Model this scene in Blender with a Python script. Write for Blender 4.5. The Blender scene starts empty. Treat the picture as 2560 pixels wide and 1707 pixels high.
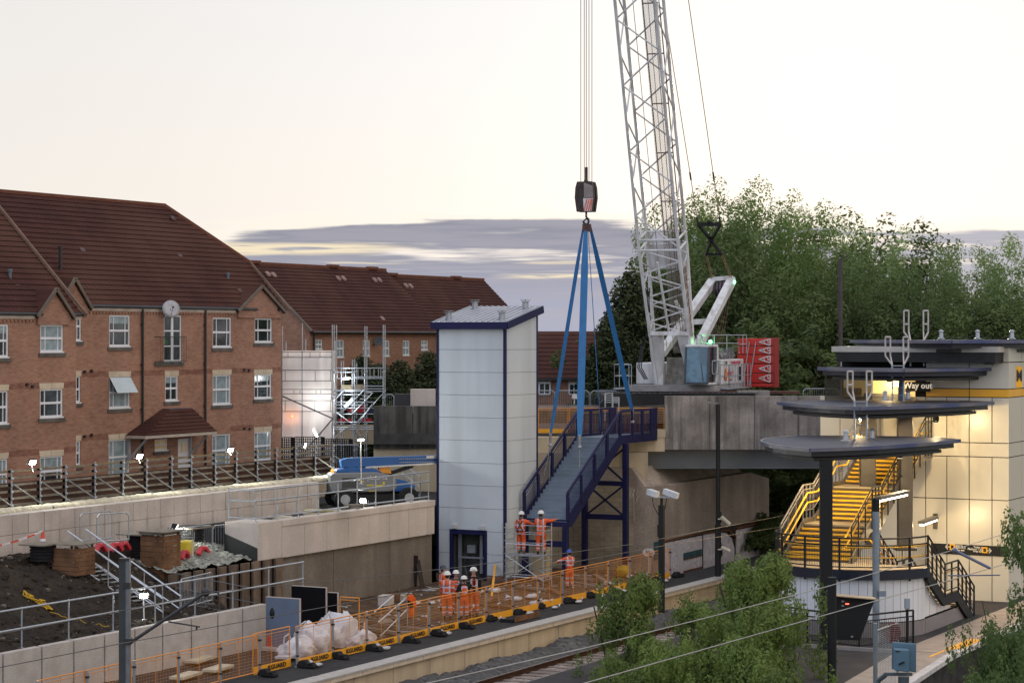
import bpy, math, random
from mathutils import Vector, Matrix
R = math.radians
SC = bpy.context.scene; COL = SC.collection
random.seed(7)
# ---------------------------------------------------------------- camera, sky, sun, exposure
# world axes: X runs along the railway (away from the camera), Y to the left of it, Z up, platform top = 0
CA, SA = math.cos(R(27.96)), math.sin(R(27.96)); F, HV, HC = 5500.0, 840.0, 10.8
cam = bpy.data.cameras.new('camera'); co = bpy.data.objects.new('camera', cam); COL.objects.link(co); SC.camera = co
co.location = (0, 0, HC); co.rotation_euler = (R(90), 0, math.atan2(SA, CA) - R(90))
cam.lens = F / 2560 * 36; cam.sensor_width = 36; cam.shift_y = -13.5 / 2560; cam.clip_end = 6000; cam.clip_start = 1
SUN_DIR = (0.155, 0.10)   # azimuth right of the view axis (rad), elevation (rad)
W = bpy.data.worlds.new('World'); SC.world = W; W.use_nodes = True
def world_nodes():
    nt = W.node_tree; N = nt.nodes; L = nt.links; N.clear()
    def n(t, **k):
        x = N.new(t)
        for a, b in k.items(): setattr(x, a, b)
        return x
    def ml(op, a, b=None, c=None, clamp=False):
        x = n('ShaderNodeMath', operation=op, use_clamp=clamp)
        for i, q in enumerate((a, b, c)):
            if q is None: continue
            if isinstance(q, (int, float)): x.inputs[i].default_value = q
            else: L.new(q, x.inputs[i])
        return x.outputs[0]
    def mix(f, a, b):
        x = n('ShaderNodeMix', data_type='RGBA')
        for s, q in ((x.inputs[0], f), (x.inputs[6], a), (x.inputs[7], b)):
            if isinstance(q, (int, float)): s.default_value = q
            elif isinstance(q, tuple): s.default_value = (*q, 1)
            else: L.new(q, s)
        return x.outputs[2]
    def sstep(v, a, b):
        x = n('ShaderNodeMapRange', interpolation_type='SMOOTHSTEP'); L.new(v, x.inputs[0])
        x.inputs[1].default_value = a; x.inputs[2].default_value = b; return x.outputs[0]
    def noise(v, scale, det=4):
        x = n('ShaderNodeTexNoise'); x.inputs['Scale'].default_value = scale; x.inputs['Detail'].default_value = det
        L.new(v, x.inputs['Vector']); return x.outputs[0]
    tc = n('ShaderNodeTexCoord'); sp = n('ShaderNodeSeparateXYZ'); L.new(tc.outputs['Generated'], sp.inputs[0])
    x, y, z = sp.outputs
    fw = ml('ADD', ml('MULTIPLY', x, CA), ml('MULTIPLY', y, SA)); rt = ml('SUBTRACT', ml('MULTIPLY', x, SA), ml('MULTIPLY', y, CA))
    az = ml('ARCTAN2', rt, fw); el = ml('ARCSINE', z)
    sky = n('ShaderNodeTexSky', sky_type='NISHITA', sun_disc=False)
    sky.sun_elevation = SUN_DIR[1]; sky.sun_rotation = R(90) - (math.atan2(SA, CA) - SUN_DIR[0]); sky.air_density = 1.0; sky.dust_density = 2.0; sky.ozone_density = 2.0
    # bright thin high overcast, warmest low on the left of the sun, white round the sun, blue behind
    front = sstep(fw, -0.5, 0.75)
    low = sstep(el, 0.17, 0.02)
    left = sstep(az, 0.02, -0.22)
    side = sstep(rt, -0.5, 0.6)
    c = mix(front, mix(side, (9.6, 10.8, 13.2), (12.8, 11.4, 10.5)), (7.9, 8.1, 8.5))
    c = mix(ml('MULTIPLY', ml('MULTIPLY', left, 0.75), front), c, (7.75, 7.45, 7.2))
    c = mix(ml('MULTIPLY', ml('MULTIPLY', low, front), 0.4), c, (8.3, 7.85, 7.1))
    sg = sstep(ml('ADD', ml('POWER', ml('ABSOLUTE', ml('SUBTRACT', az, 0.13)), 2), ml('POWER', ml('ABSOLUTE', ml('SUBTRACT', el, 0.05)), 2)), 0.03, 0.0)
    c = mix(ml('MULTIPLY', sg, 0.8), c, (8.9, 8.9, 8.8))
    c = mix(0.06, c, sky.outputs[0])
    # flat banks of cloud low in the west, with a bright break under the upper bank on the left
    def stretch(a, b, scale, det): 
        v_ = n('ShaderNodeCombineXYZ'); L.new(ml('MULTIPLY', az, a), v_.inputs[0]); L.new(ml('MULTIPLY', el, b), v_.inputs[1]); return noise(v_.outputs[0], scale, det)
    n1 = stretch(9, 150, 1.0, 7); n2 = stretch(14, 20, 1.2, 4); n3 = stretch(22, 420, 1.0, 4)
    def bell(v, c_, w): return sstep(ml('ABSOLUTE', ml('SUBTRACT', v, c_)), w, w*0.35)
    top = ml('ADD', 0.0462, ml('MULTIPLY', sstep(az, -0.15, -0.055), 0.0075))
    top = ml('SUBTRACT', top, ml('MULTIPLY', sstep(az, -0.03, 0.07), 0.0035))
    top = ml('SUBTRACT', top, ml('MULTIPLY', sstep(az, 0.12, 0.2), 0.002))
    top = ml('ADD', top, ml('ADD', ml('MULTIPLY', ml('SUBTRACT', n2, 0.5), 0.012), ml('MULTIPLY', ml('SUBTRACT', n1, 0.5), 0.020)))
    body = sstep(ml('SUBTRACT', top, el), -0.0005, 0.0028)
    leftfade = sstep(az, -0.148, -0.118)
    ragged = sstep(ml('ADD', ml('ADD', ml('MULTIPLY', n1, 0.8), ml('MULTIPLY', n3, 0.2)), ml('MULTIPLY', leftfade, 0.24)), 0.58, 0.74)
    body = ml('MULTIPLY', body, ml('MAXIMUM', ragged, sstep(el, 0.034, 0.028)))
    gap = ml('MULTIPLY', ml('MULTIPLY', bell(ml('ADD', el, ml('MULTIPLY', ml('SUBTRACT', n1, 0.5), 0.008)), 0.0395, 0.0034), sstep(az, -0.035, -0.075)), sstep(n3, 0.36, 0.5))
    gap2 = ml('MULTIPLY', ml('MULTIPLY', bell(ml('ADD', el, ml('MULTIPLY', ml('SUBTRACT', n1, 0.5), 0.004)), 0.0272, 0.0011), bell(az, 0.022, 0.035)), sstep(n3, 0.35, 0.5))
    gap3 = ml('MULTIPLY', bell(ml('ADD', el, ml('MULTIPLY', ml('SUBTRACT', n1, 0.5), 0.006)), 0.0335, 0.0009), ml('MULTIPLY', sstep(n3, 0.5, 0.58), 0.6))
    gaps = ml('MAXIMUM', gap, ml('MAXIMUM', gap2, gap3))
    near = sstep(ml('ABSOLUTE', az), 1.4, 0.6)
    body = ml('MULTIPLY', body, near)
    cc = mix(sstep(el, 0.005, 0.052), (3.6, 3.75, 4.8), (2.2, 2.3, 2.95))
    cc = mix(ml('MULTIPLY', sstep(n1, 0.42, 0.62), 0.5), cc, (4.0, 3.8, 4.3))
    cc = mix(ml('MULTIPLY', sstep(az, 0.1, 0.2), 0.6), cc, (5.2, 5.1, 5.6))
    rimg = ml('MULTIPLY', bell(ml('SUBTRACT', top, el), -0.001, 0.005), near)
    c = mix(ml('MULTIPLY', rimg, 0.5), c, (9.2, 8.6, 7.4))
    c = mix(ml('MULTIPLY', body, 0.95), c, cc)
    c = mix(ml('MULTIPLY', ml('MULTIPLY', gaps, near), 0.9), c, (9.0, 7.7, 5.4))
    gr = sstep(el, -0.004, -0.02)
    c = mix(gr, c, (1.2, 1.2, 1.1))
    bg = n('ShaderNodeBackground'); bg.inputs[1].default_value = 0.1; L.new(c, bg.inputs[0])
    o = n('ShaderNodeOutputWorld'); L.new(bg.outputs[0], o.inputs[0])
world_nodes()
sl = bpy.data.lights.new('sun', 'SUN'); sl.energy = 2.2; sl.angle = R(3); sl.color = (1, .8, .6)
so = bpy.data.objects.new('sun', sl); COL.objects.link(so)
_a = math.atan2(SA, CA) - SUN_DIR[0]
so.rotation_euler = Vector((math.cos(_a) * math.cos(SUN_DIR[1]), math.sin(_a) * math.cos(SUN_DIR[1]), math.sin(SUN_DIR[1]))).to_track_quat('Z', 'Y').to_euler()
so.location = (0, 0, 60)
SC.view_settings.view_transform = 'Standard'; SC.view_settings.look = 'None'; SC.view_settings.exposure = 0.15; SC.view_settings.gamma = 1
SC.render.engine = 'CYCLES'; SC.cycles.use_denoising = True; SC.cycles.max_bounces = 6; SC.cycles.transparent_max_bounces = 8
SC.cycles.sample_clamp_indirect = 4
try: SC.cycles.use_light_tree = True
except Exception: pass
# ---------------------------------------------------------------- photo pixel -> point of the place
def cw(X, Y, z): return Vector((CA * Y + SA * X, SA * Y - CA * X, z))
def at(u, v, Y): return cw((u - 1280) / F * Y, Y, HC - (v - HV) / F * Y)
def gnd(u, v, z=0):
    Y = (HC - z) * F / (v - HV); return at(u, v, Y)
def onY(u, v, y):
    d = (u - 1280) / F; return at(u, v, y / (SA - CA * d))
def onX(u, v, x):
    d = (u - 1280) / F; return at(u, v, x / (CA + SA * d))
FW = Vector((CA, SA, 0)); RT = Vector((SA, -CA, 0)); UP = Vector((0, 0, 1))
# ---------------------------------------------------------------- mesh builder
OFF = {}
class MB:
    def __init__(s): s.v = []; s.f = []; s.m = []; s.cur = 0
    def add(s, vs, fs):
        b = len(s.v); s.v += [Vector(p) for p in vs]
        for f in fs: s.f.append([b + i for i in f]); s.m.append(s.cur)
        return s
    def b(s, x0, x1, y0, y1, z0, z1):
        return s.add([(x0,y0,z0),(x1,y0,z0),(x1,y1,z0),(x0,y1,z0),(x0,y0,z1),(x1,y0,z1),(x1,y1,z1),(x0,y1,z1)],
              [(0,3,2,1),(4,5,6,7),(0,1,5,4),(1,2,6,5),(2,3,7,6),(3,0,4,7)])
    def ob(s, c, ax, ay, sx, sy, sz):   # oriented box: centre of the base, axes, sizes
        c = Vector(c); ax = Vector(ax).normalized(); ay = Vector(ay).normalized(); P = []
        for k in (0, 1):
            for i, j in ((-.5,-.5),(.5,-.5),(.5,.5),(-.5,.5)): P.append(c + ax*sx*i + ay*sy*j + UP*sz*k)
        return s.add(P, [(0,3,2,1),(4,5,6,7),(0,1,5,4),(1,2,6,5),(2,3,7,6),(3,0,4,7)])
    def bar(s, p, q, w, h=None, up=UP):
        h = h or w; p = Vector(p); q = Vector(q); d = (q - p)
        if d.length < 1e-6: return s
        d.normalize(); u = Vector(up)
        if abs(d.dot(u)) > .98: u = Vector((1, 0, 0))
        a = d.cross(u).normalized(); c = a.cross(d).normalized(); P = []
        for e in (p, q):
            for i, j in ((-.5,-.5),(.5,-.5),(.5,.5),(-.5,.5)): P.append(e + a*w*i + c*h*j)
        return s.add(P, [(0,1,2,3),(7,6,5,4),(0,4,5,1),(1,5,6,2),(2,6,7,3),(3,7,4,0)])
    def tube(s, p, q, r, n=6, r2=None):
        p = Vector(p); q = Vector(q); d = q - p
        if d.length < 1e-6: return s
        r2 = r if r2 is None else r2
        d.normalize(); u = Vector((1,0,0)) if abs(d.z) > .9 else UP; a = d.cross(u).normalized(); c = a.cross(d); P = []
        for e, rr in ((p, r), (q, r2)):
            for i in range(n):
                t = 2*math.pi*i/n; P.append(e + a*rr*math.cos(t) + c*rr*math.sin(t))
        fs = [(i, (i+1) % n, n+(i+1) % n, n+i) for i in range(n)] + [tuple(range(n-1, -1, -1)), tuple(range(n, 2*n))]
        return s.add(P, fs)
    def path(s, pts, r, n=6):
        for a, b_ in zip(pts, pts[1:]): s.tube(a, b_, r, n)
        return s
    def rope(s, pts, r, n=5):
        return s.path(pts, r, n)
    def extr(s, poly, vec):
        poly = [Vector(p) for p in poly]; vec = Vector(vec); n = len(poly)
        return s.add(poly + [p + vec for p in poly], [tuple(range(n-1,-1,-1)), tuple(range(n, 2*n))] + [(i,(i+1)%n,n+(i+1)%n,n+i) for i in range(n)])
    def quad(s, *P): return s.add(P, [tuple(range(len(P)))])
    def lathe(s, c, prof, n=12, ax=UP):
        c = Vector(c); ax = Vector(ax).normalized(); u = Vector((1,0,0)) if abs(ax.z) > .9 else UP
        a = ax.cross(u).normalized(); d = ax.cross(a); P = []; fs = []
        for r, z in prof:
            for i in range(n):
                t = 2*math.pi*i/n; P.append(c + ax*z + a*r*math.cos(t) + d*r*math.sin(t))
        for k in range(len(prof)-1):
            for i in range(n): fs.append((k*n+i, k*n+(i+1)%n, (k+1)*n+(i+1)%n, (k+1)*n+i))
        fs += [tuple(range(n-1,-1,-1)), tuple(range((len(prof)-1)*n, len(prof)*n))]
        return s.add(P, fs)
    def ball(s, c, rx, ry=None, rz=None, n=8, k=5, jit=0, rnd=random):
        ry = ry or rx; rz = rz or rx; c = Vector(c); P = [c + Vector((0,0,-rz))]; fs = []
        for j in range(1, k):
            t = math.pi*j/k - math.pi/2
            for i in range(n):
                p = 2*math.pi*i/n; g = 1 + (rnd.random()-.5)*jit
                P.append(c + Vector((rx*math.cos(t)*math.cos(p)*g, ry*math.cos(t)*math.sin(p)*g, rz*math.sin(t)*g)))
        P.append(c + Vector((0,0,rz)))
        for i in range(n): fs.append((0, 1+(i+1)%n, 1+i))
        for j in range(k-2):
            for i in range(n): fs.append((1+j*n+i, 1+j*n+(i+1)%n, 1+(j+1)*n+(i+1)%n, 1+(j+1)*n+i))
        e = 1+(k-1)*n
        for i in range(n): fs.append((e, e-n+i, e-n+(i+1)%n))
        return s.add(P, fs)
    def mesh(s, name, off=None):
        me = bpy.data.meshes.new(name); o = off or Vector()
        me.from_pydata([tuple(p - o) for p in s.v], [], s.f); me.update(); return me
def finish(me, mats, mis=None, smooth=False):
    for m in (mats if isinstance(mats, (list, tuple)) else [mats]): me.materials.append(m)
    if mis and max(mis) > 0: me.polygons.foreach_set('material_index', mis)
    if smooth: me.polygons.foreach_set('use_smooth', [True]*len(me.polygons))
def tag(o, label=None, cat=None, group=None, kind=None):
    for k, v in (('label', label), ('category', cat), ('group', group), ('kind', kind)):
        if v: o[k] = v
    return o
def thing(name, label, cat, loc=(0,0,0), rz=0, group=None):
    o = bpy.data.objects.new(name, None); COL.objects.link(o); o.location = loc; o.rotation_euler = (0,0,rz)
    o.empty_display_size = .3; OFF[o.name] = Vector(loc) if rz == 0 else Vector(); tag(o, label, cat, group); return o
def islands(mb):
    par = list(range(len(mb.v)))
    def fd(a):
        while par[a] != a: par[a] = par[par[a]]; a = par[a]
        return a
    for f in mb.f:
        for i in f[1:]: par[fd(i)] = fd(f[0])
    gr = {}
    for f, m in zip(mb.f, mb.m): gr.setdefault(fd(f[0]), []).append((f, m))
    out = []
    for fs in gr.values():
        q = MB(); mp = {}
        for f, m in fs:
            for i in f:
                if i not in mp: mp[i] = len(q.v); q.v.append(mb.v[i])
            q.f.append([mp[i] for i in f]); q.m.append(m)
        out.append(q)
    return out
SPLIT = {'corner_post', 'plinth', 'bearer', 'extinguisher', 'legs', 'inner_post', 'mount', 'bracket', 'indicator', 'screws', 'weld', 'ears', 'ridge_vent', 'beam', 'counter', 'pipe', 'stake'}
def part(name, mb, mat, parent, smooth=False, bev=0, label=None):
    if name in SPLIT:
        for q in islands(mb)[1:]: _part(name, q, mat, parent, smooth, bev, label)
        mb = islands(mb)[0]
    return _part(name, mb, mat, parent, smooth, bev, label)
def _part(name, mb, mat, parent, smooth=False, bev=0, label=None):
    off = OFF[parent.name]; me = mb.mesh(name, off); finish(me, mat, mb.m, smooth)
    o = bpy.data.objects.new(name, me); COL.objects.link(o); o.parent = parent; OFF[o.name] = off
    if bev: bevel(o, bev)
    if label: o['label'] = label
    return o
def single(name, mb, mat, label=None, cat=None, group=None, kind=None, smooth=False, bev=0):
    xs = [p.x for p in mb.v]; ys = [p.y for p in mb.v]; zs = [p.z for p in mb.v]
    off = Vector(((min(xs)+max(xs))/2, (min(ys)+max(ys))/2, min(zs)))
    me = mb.mesh(name, off); finish(me, mat, mb.m, smooth)
    o = bpy.data.objects.new(name, me); COL.objects.link(o); o.location = off; OFF[o.name] = off
    if bev: bevel(o, bev)
    return tag(o, label, cat, group, kind)
def struct(name, mb, mat, **k): return single(name, mb, mat, kind='structure', **k)
def bevel(o, w):
    m = o.modifiers.new('bevel', 'BEVEL'); m.width = w; m.segments = 2; m.limit_method = 'ANGLE'
def kids(o): return [c for c in COL.objects if c.parent == o]
def dup(root, loc, rz=None, label=None, group=None, scale=None):
    def cp(o, par):
        c = o.copy(); COL.objects.link(c)
        if par: c.parent = par
        for ch in CH.get(o.name, []): cp(ch, c)
        return c
    if root.name not in CH:
        def reg(o):
            ks = [c for c in bpy.data.objects if c.parent == o]; CH[o.name] = ks
            for k_ in ks: reg(k_)
        reg(root)
    r = cp(root, None); r.location = loc
    if rz is not None: r.rotation_euler = (0, 0, rz)
    if scale: r.scale = scale if isinstance(scale, tuple) else (scale,)*3
    tag(r, label, None, group); return r
CH = {}
# ---------------------------------------------------------------- materials
MATS = {}
def base(name, rough=.7, metal=0.0, spec=.5):
    m = bpy.data.materials.new(name); m.use_nodes = True; nt = m.node_tree; b = nt.nodes['Principled BSDF']
    b.inputs['Roughness'].default_value = rough; b.inputs['Metallic'].default_value = metal; b.inputs['Specular IOR Level'].default_value = spec
    return m, nt, b
def nd(nt, t, **k):
    x = nt.nodes.new(t)
    for a, b in k.items(): setattr(x, a, b)
    return x
def noise_of(nt, scale, det=3, vec=None, stretch=None, rough=.5):
    tc = nd(nt, 'ShaderNodeTexCoord'); n = nd(nt, 'ShaderNodeTexNoise'); n.inputs['Scale'].default_value = scale; n.inputs['Detail'].default_value = det
    n.inputs['Roughness'].default_value = rough
    src = tc.outputs['Object']
    if stretch:
        mp = nd(nt, 'ShaderNodeMapping'); mp.inputs['Scale'].default_value = stretch; nt.links.new(src, mp.inputs[0]); src = mp.outputs[0]
    nt.links.new(src, n.inputs['Vector']); return n.outputs[0]
def rmp(nt, fac, a, b):
    x = nd(nt, 'ShaderNodeMapRange'); nt.links.new(fac, x.inputs[0]); x.inputs[1].default_value = a; x.inputs[2].default_value = b; return x.outputs[0]
def mixc(nt, f, a, b, mode='MIX'):
    x = nd(nt, 'ShaderNodeMix', data_type='RGBA', blend_type=mode)
    for s, q in ((x.inputs[0], f), (x.inputs[6], a), (x.inputs[7], b)):
        if isinstance(q, (int, float)): s.default_value = q
        elif isinstance(q, tuple): s.default_value = (*q[:3], 1)
        else: nt.links.new(q, s)
    return x.outputs[2]
def bump(nt, b, fac, st=.3, dist=.02):
    x = nd(nt, 'ShaderNodeBump'); x.inputs['Strength'].default_value = st; x.inputs['Distance'].default_value = dist
    nt.links.new(fac, x.inputs['Height']); nt.links.new(x.outputs[0], b.inputs['Normal'])
def M(name, col, rough=.7, metal=0.0, var=.25, scale=2.0, bmp=0, col2=None, streak=None, fine=0):
    """plain weathered surface: colour varied by two noises, optional vertical streaks and bump"""
    if name in MATS: return MATS[name]
    m, nt, b = base(name, rough, metal, .12 if rough > .72 else .3 if rough > .5 else .5)
    c2 = col2 or tuple(c*(1-var) for c in col)
    f = rmp(nt, noise_of(nt, scale, 5), .35, .65); c = mixc(nt, f, col, c2)
    if streak:
        s = rmp(nt, noise_of(nt, 1.0, 4, stretch=(streak[0], streak[0], streak[0]*.06)), .45, .7); c = mixc(nt, s, c, streak[1])
    if fine:
        g = rmp(nt, noise_of(nt, scale*18, 3), .3, .7); c = mixc(nt, g, c, mixc(nt, fine, c, (0.02,0.02,0.02)))
    nt.links.new(c, b.inputs['Base Color'])
    if bmp: bump(nt, b, noise_of(nt, scale*8, 4), bmp, .03)
    MATS[name] = m; return m
def brickmat(name, c1, c2, mortar, bw=.225, bh=.075, ms=.012, msoft=.1, dirt=.3):
    m, nt, b = base(name, .9, 0, .08); tc = nd(nt, 'ShaderNodeTexCoord'); sp = nd(nt, 'ShaderNodeSeparateXYZ'); nt.links.new(tc.outputs['Object'], sp.inputs[0])
    ad = nd(nt, 'ShaderNodeMath', operation='ADD'); nt.links.new(sp.outputs[0], ad.inputs[0]); nt.links.new(sp.outputs[1], ad.inputs[1])
    cb = nd(nt, 'ShaderNodeCombineXYZ'); nt.links.new(ad.outputs[0], cb.inputs[0]); nt.links.new(sp.outputs[2], cb.inputs[1])
    br = nd(nt, 'ShaderNodeTexBrick'); nt.links.new(cb.outputs[0], br.inputs['Vector'])
    br.inputs['Color1'].default_value = (*c1, 1); br.inputs['Color2'].default_value = (*c2, 1); br.inputs['Mortar'].default_value = (*mortar, 1)
    br.inputs['Scale'].default_value = 1; br.inputs['Mortar Size'].default_value = ms; br.inputs['Mortar Smooth'].default_value = msoft
    br.inputs['Brick Width'].default_value = bw; br.inputs['Row Height'].default_value = bh
    f = rmp(nt, noise_of(nt, .5, 5), .4, .7); c = mixc(nt, f, br.outputs[0], mixc(nt, dirt, br.outputs[0], (.03,.025,.02)))
    g = rmp(nt, noise_of(nt, 9, 2, stretch=(.35,.35,1)), .35, .7); c = mixc(nt, g, c, mixc(nt, .22, c, (.5,.36,.26)))
    nt.links.new(c, b.inputs['Base Color']); bump(nt, b, br.outputs[1], -.4, .01); MATS[name] = m; return m
def emit(name, col, st):
    if name in MATS: return MATS[name]
    m, nt, b = base(name, .4); b.inputs['Base Color'].default_value = (*col, 1); b.inputs['Emission Color'].default_value = (*col, 1); b.inputs['Emission Strength'].default_value = st
    MATS[name] = m; return m
def leafmat(name, c1, c2, trans=.35, lv=1):
    m, nt, b = base(name, .6, 0, .12); oi = nd(nt, 'ShaderNodeObjectInfo')
    f = rmp(nt, noise_of(nt, .45, 3), .35, .65); c = mixc(nt, f, c1, c2)
    g = rmp(nt, noise_of(nt, 5, 2), .4, .7); c = mixc(nt, g, c, mixc(nt, .45, c, (.16,.18,.05)))
    h = nd(nt, 'ShaderNodeMath', operation='MULTIPLY'); h.inputs[1].default_value = .8; nt.links.new(oi.outputs['Random'], h.inputs[0])
    c = mixc(nt, h.outputs[0], mixc(nt, .3*lv, c, (.18,.27,.09)), mixc(nt, .45, c, (.03,.05,.03)))
    nt.links.new(c, b.inputs['Base Color'])
    tr = nd(nt, 'ShaderNodeBsdfTranslucent'); nt.links.new(mixc(nt, .4*max(.1,lv), c, (.24,.33,.08)), tr.inputs[0])
    mx = nd(nt, 'ShaderNodeMixShader'); mx.inputs[0].default_value = trans
    nt.links.new(b.outputs[0], mx.inputs[1]); nt.links.new(tr.outputs[0], mx.inputs[2]); nt.links.new(mx.outputs[0], nt.nodes['Material Output'].inputs[0])
    MATS[name] = m; return m
def glassy(name, col, rough=.08, spec=.9, col2=None, scale=1.5):
    m, nt, b = base(name, rough, 0, spec); f = rmp(nt, noise_of(nt, scale, 2), .45, .55)
    nt.links.new(mixc(nt, f, col, col2 or tuple(c*.4 for c in col)), b.inputs['Base Color']); MATS[name] = m; return m
brick = brickmat('brick_buff', (.345,.165,.115), (.255,.118,.085), (.30,.20,.15))
brick_d = brickmat('brick_band', (.22,.075,.055), (.17,.06,.045), (.2,.12,.09))
brick_far = brickmat('brick_far', (.32,.145,.095), (.24,.11,.075), (.28,.18,.13))
def tilemat():
    m, nt, b = base('roof_tile', .9, 0, .08); tc = nd(nt, 'ShaderNodeTexCoord')
    wv = nd(nt, 'ShaderNodeTexWave', wave_type='BANDS', bands_direction='X'); wv.inputs['Scale'].default_value = 1.05; nt.links.new(tc.outputs['Object'], wv.inputs['Vector'])
    f = rmp(nt, noise_of(nt, 1.2, 6), .3, .7); c = mixc(nt, f, (.075,.030,.025), (.052,.024,.021))
    g = rmp(nt, noise_of(nt, .22, 3), .45, .65); c = mixc(nt, g, c, (.09,.042,.032))
    h = rmp(nt, noise_of(nt, 14, 2), .3, .7); c = mixc(nt, h, c, mixc(nt, .25, c, (.02,.015,.015)))
    nt.links.new(c, b.inputs['Base Color']); bump(nt, b, wv.outputs[0], .5, .03); return m
tile = tilemat()
tile_lip = M('tile_edge', (.038,.021,.02), .9)
upvc = M('white_upvc', (.72,.74,.78), .35, var=.08)
lintel = M('cream_stone', (.55,.47,.36), .8, var=.2)
sillm = M('grey_stone_sill', (.13,.12,.11), .8, var=.4)
pane_d = glassy('window_glass_dark', (.03,.04,.045), .06)
pane_c = glassy('window_glass_curtained', (.26,.33,.36), .15, .7, (.2,.26,.29), 3)
pane_w = emit('window_glass_warm_lit', (.42,.3,.14), .18)
black = M('black_pipe', (.015,.015,.017), .5, var=.2)
gutter = M('gutter_black', (.02,.022,.026), .4, var=.2)
conc = M('concrete', (.33,.30,.275), .85, var=.2, scale=1.2, bmp=.15, streak=(2.2,(.22,.195,.175)), fine=.25)
conc_block = M('concrete_blocks', (.56,.50,.46), .88, var=.25, scale=.9, bmp=.2, streak=(2.5,(.44,.39,.355)), fine=.2)
conc_lt = M('concrete_pale', (.58,.515,.47), .85, var=.14, scale=.8, bmp=.1, streak=(1.6,(.47,.42,.38)), fine=.12)
conc_dk = M('concrete_stained', (.13,.125,.115), .85, var=.5, scale=.8, bmp=.15, streak=(3.5,(.045,.042,.04)), fine=.3)
conc_low = M('concrete_dirty_base', (.22,.19,.16), .9, var=.3, scale=.7, bmp=.15, streak=(1.2,(.15,.13,.11)), fine=.25)
conc_cream = M('concrete_cream', (.55,.46,.33), .85, var=.15, scale=.8, streak=(2.5,(.42,.34,.24)), fine=.1)
galv = M('galvanised_steel', (.38,.41,.45), .4, .6, var=.2, scale=5)
alum = M('aluminium', (.55,.57,.6), .35, .7, var=.15, scale=6)
navy = M('navy_paint', (.009,.010,.062), .55, var=.3, scale=2)
grey_step = M('grey_tread', (.20,.25,.32), .55, var=.25, scale=1.2)
timber = M('rough_timber', (.19,.10,.055), .85, var=.45, scale=1.8, bmp=.2)
timber_g = M('weathered_plank', (.21,.185,.15), .9, var=.35, scale=3, bmp=.2)
ply = M('brown_ply', (.075,.036,.028), .7, var=.35, scale=.8)
soil = M('dark_soil', (.048,.036,.026), .97, var=.5, scale=1.6, bmp=1.0, col2=(.026,.021,.017), fine=.5)
tarmac = M('tarmac', (.048,.048,.05), .9, var=.3, scale=3, bmp=.4, fine=.4)
orange_mesh = M('orange_mesh_paint', (.72,.27,.03), .5, var=.15)
yell = M('yellow_board', (.80,.36,.015), .45, var=.12)
rubber = M('black_rubber', (.022,.022,.024), .75, var=.3, scale=6)
sack = M('white_sack', (.52,.52,.53), .8, var=.25, scale=6, bmp=.3)
sack_c = M('cream_sandbag', (.55,.50,.38), .85, var=.25, scale=5, bmp=.3)
blkm = M('black_paint', (.009,.010,.012), .6, var=.2)
steel_dk = M('dark_steel', (.035,.035,.04), .5, .3, var=.3)
rust = M('rusty_rail_web', (.075,.038,.025), .85, var=.4, scale=6)
railtop = M('polished_rail', (.5,.5,.52), .25, .9, var=.1)
hiviz = None
# ================================================================ ground and other setting
def grid(x0, x1, y0, y1, nx, ny, fz):
    mb = MB(); P = [(x0+(x1-x0)*i/nx, y0+(y1-y0)*j/ny) for j in range(ny+1) for i in range(nx+1)]
    mb.add([(x, y, fz(x, y)) for x, y in P], [(j*(nx+1)+i, j*(nx+1)+i+1, (j+1)*(nx+1)+i+1, (j+1)*(nx+1)+i) for j in range(ny) for i in range(nx)]); return mb
from mathutils import noise as _n
def fbm(x, y, s=1, o=4):
    return _n.fractal(Vector((x*s, y*s, 3.7)), 1.0, 2.0, o)
grassy = M('rough_grass', (.045,.07,.025), .95, var=.4, scale=.3, bmp=.5, col2=(.07,.075,.03))
mb = MB(); mb.quad((-300,-2500,-1.6),(3000,-2500,-1.6),(3000,3500,-1.6),(-300,3500,-1.6)); struct('ground', mb, grassy)
def gravelmat(name, a, b_, c_, sc=16):
    m, nt, b = base(name, .9); vo = nd(nt, 'ShaderNodeTexVoronoi'); vo.inputs['Scale'].default_value = sc; tc = nd(nt, 'ShaderNodeTexCoord'); nt.links.new(tc.outputs['Object'], vo.inputs['Vector'])
    hs = nd(nt, 'ShaderNodeSeparateColor'); nt.links.new(vo.outputs['Color'], hs.inputs[0])
    c = mixc(nt, hs.outputs[0], a, b_); f = rmp(nt, noise_of(nt, .7, 4), .4, .65); c = mixc(nt, f, c, c_); nt.links.new(c, b.inputs['Base Color'])
    bump(nt, b, vo.outputs['Distance'], -1, .06); MATS[name] = m; return m
ballast_d = gravelmat('dark_ballast', (.02,.02,.022), (.12,.12,.125), (.05,.048,.05), 9)
ballast_p = gravelmat('pale_ballast', (.12,.095,.085), (.48,.41,.38), (.14,.11,.09), 11)
gravel = gravelmat('crushed_stone', (.08,.085,.075), (.42,.43,.38), (.16,.165,.145), 11)
def bz(x, y):
    z = -1.12 + .04*fbm(x, y, 2)
    if y > 36.2: z += min(.34, (y-36.2)*.34)*(1 + .55*fbm(x*1.0, y, .9)) + .05*fbm(x, y, 5)
    if y < 31.0: z -= min(.9, (31.0-y)*.4)
    return z
struct('ballast_ground', grid(38, 150, 28, 37.62, 500, 60, bz), ballast_d)
mb = grid(38, 150, 33.7, 35.85, 400, 14, lambda x, y: -1.02 + .03*fbm(x, y, 4) ); struct('ballast_ground', mb, ballast_p)
mb = grid(38, 150, 29.9, 33.55, 400, 20, lambda x, y: -1.03 + .03*fbm(x, y, 4) ); struct('ballast_ground', mb, ballast_p)
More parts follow.
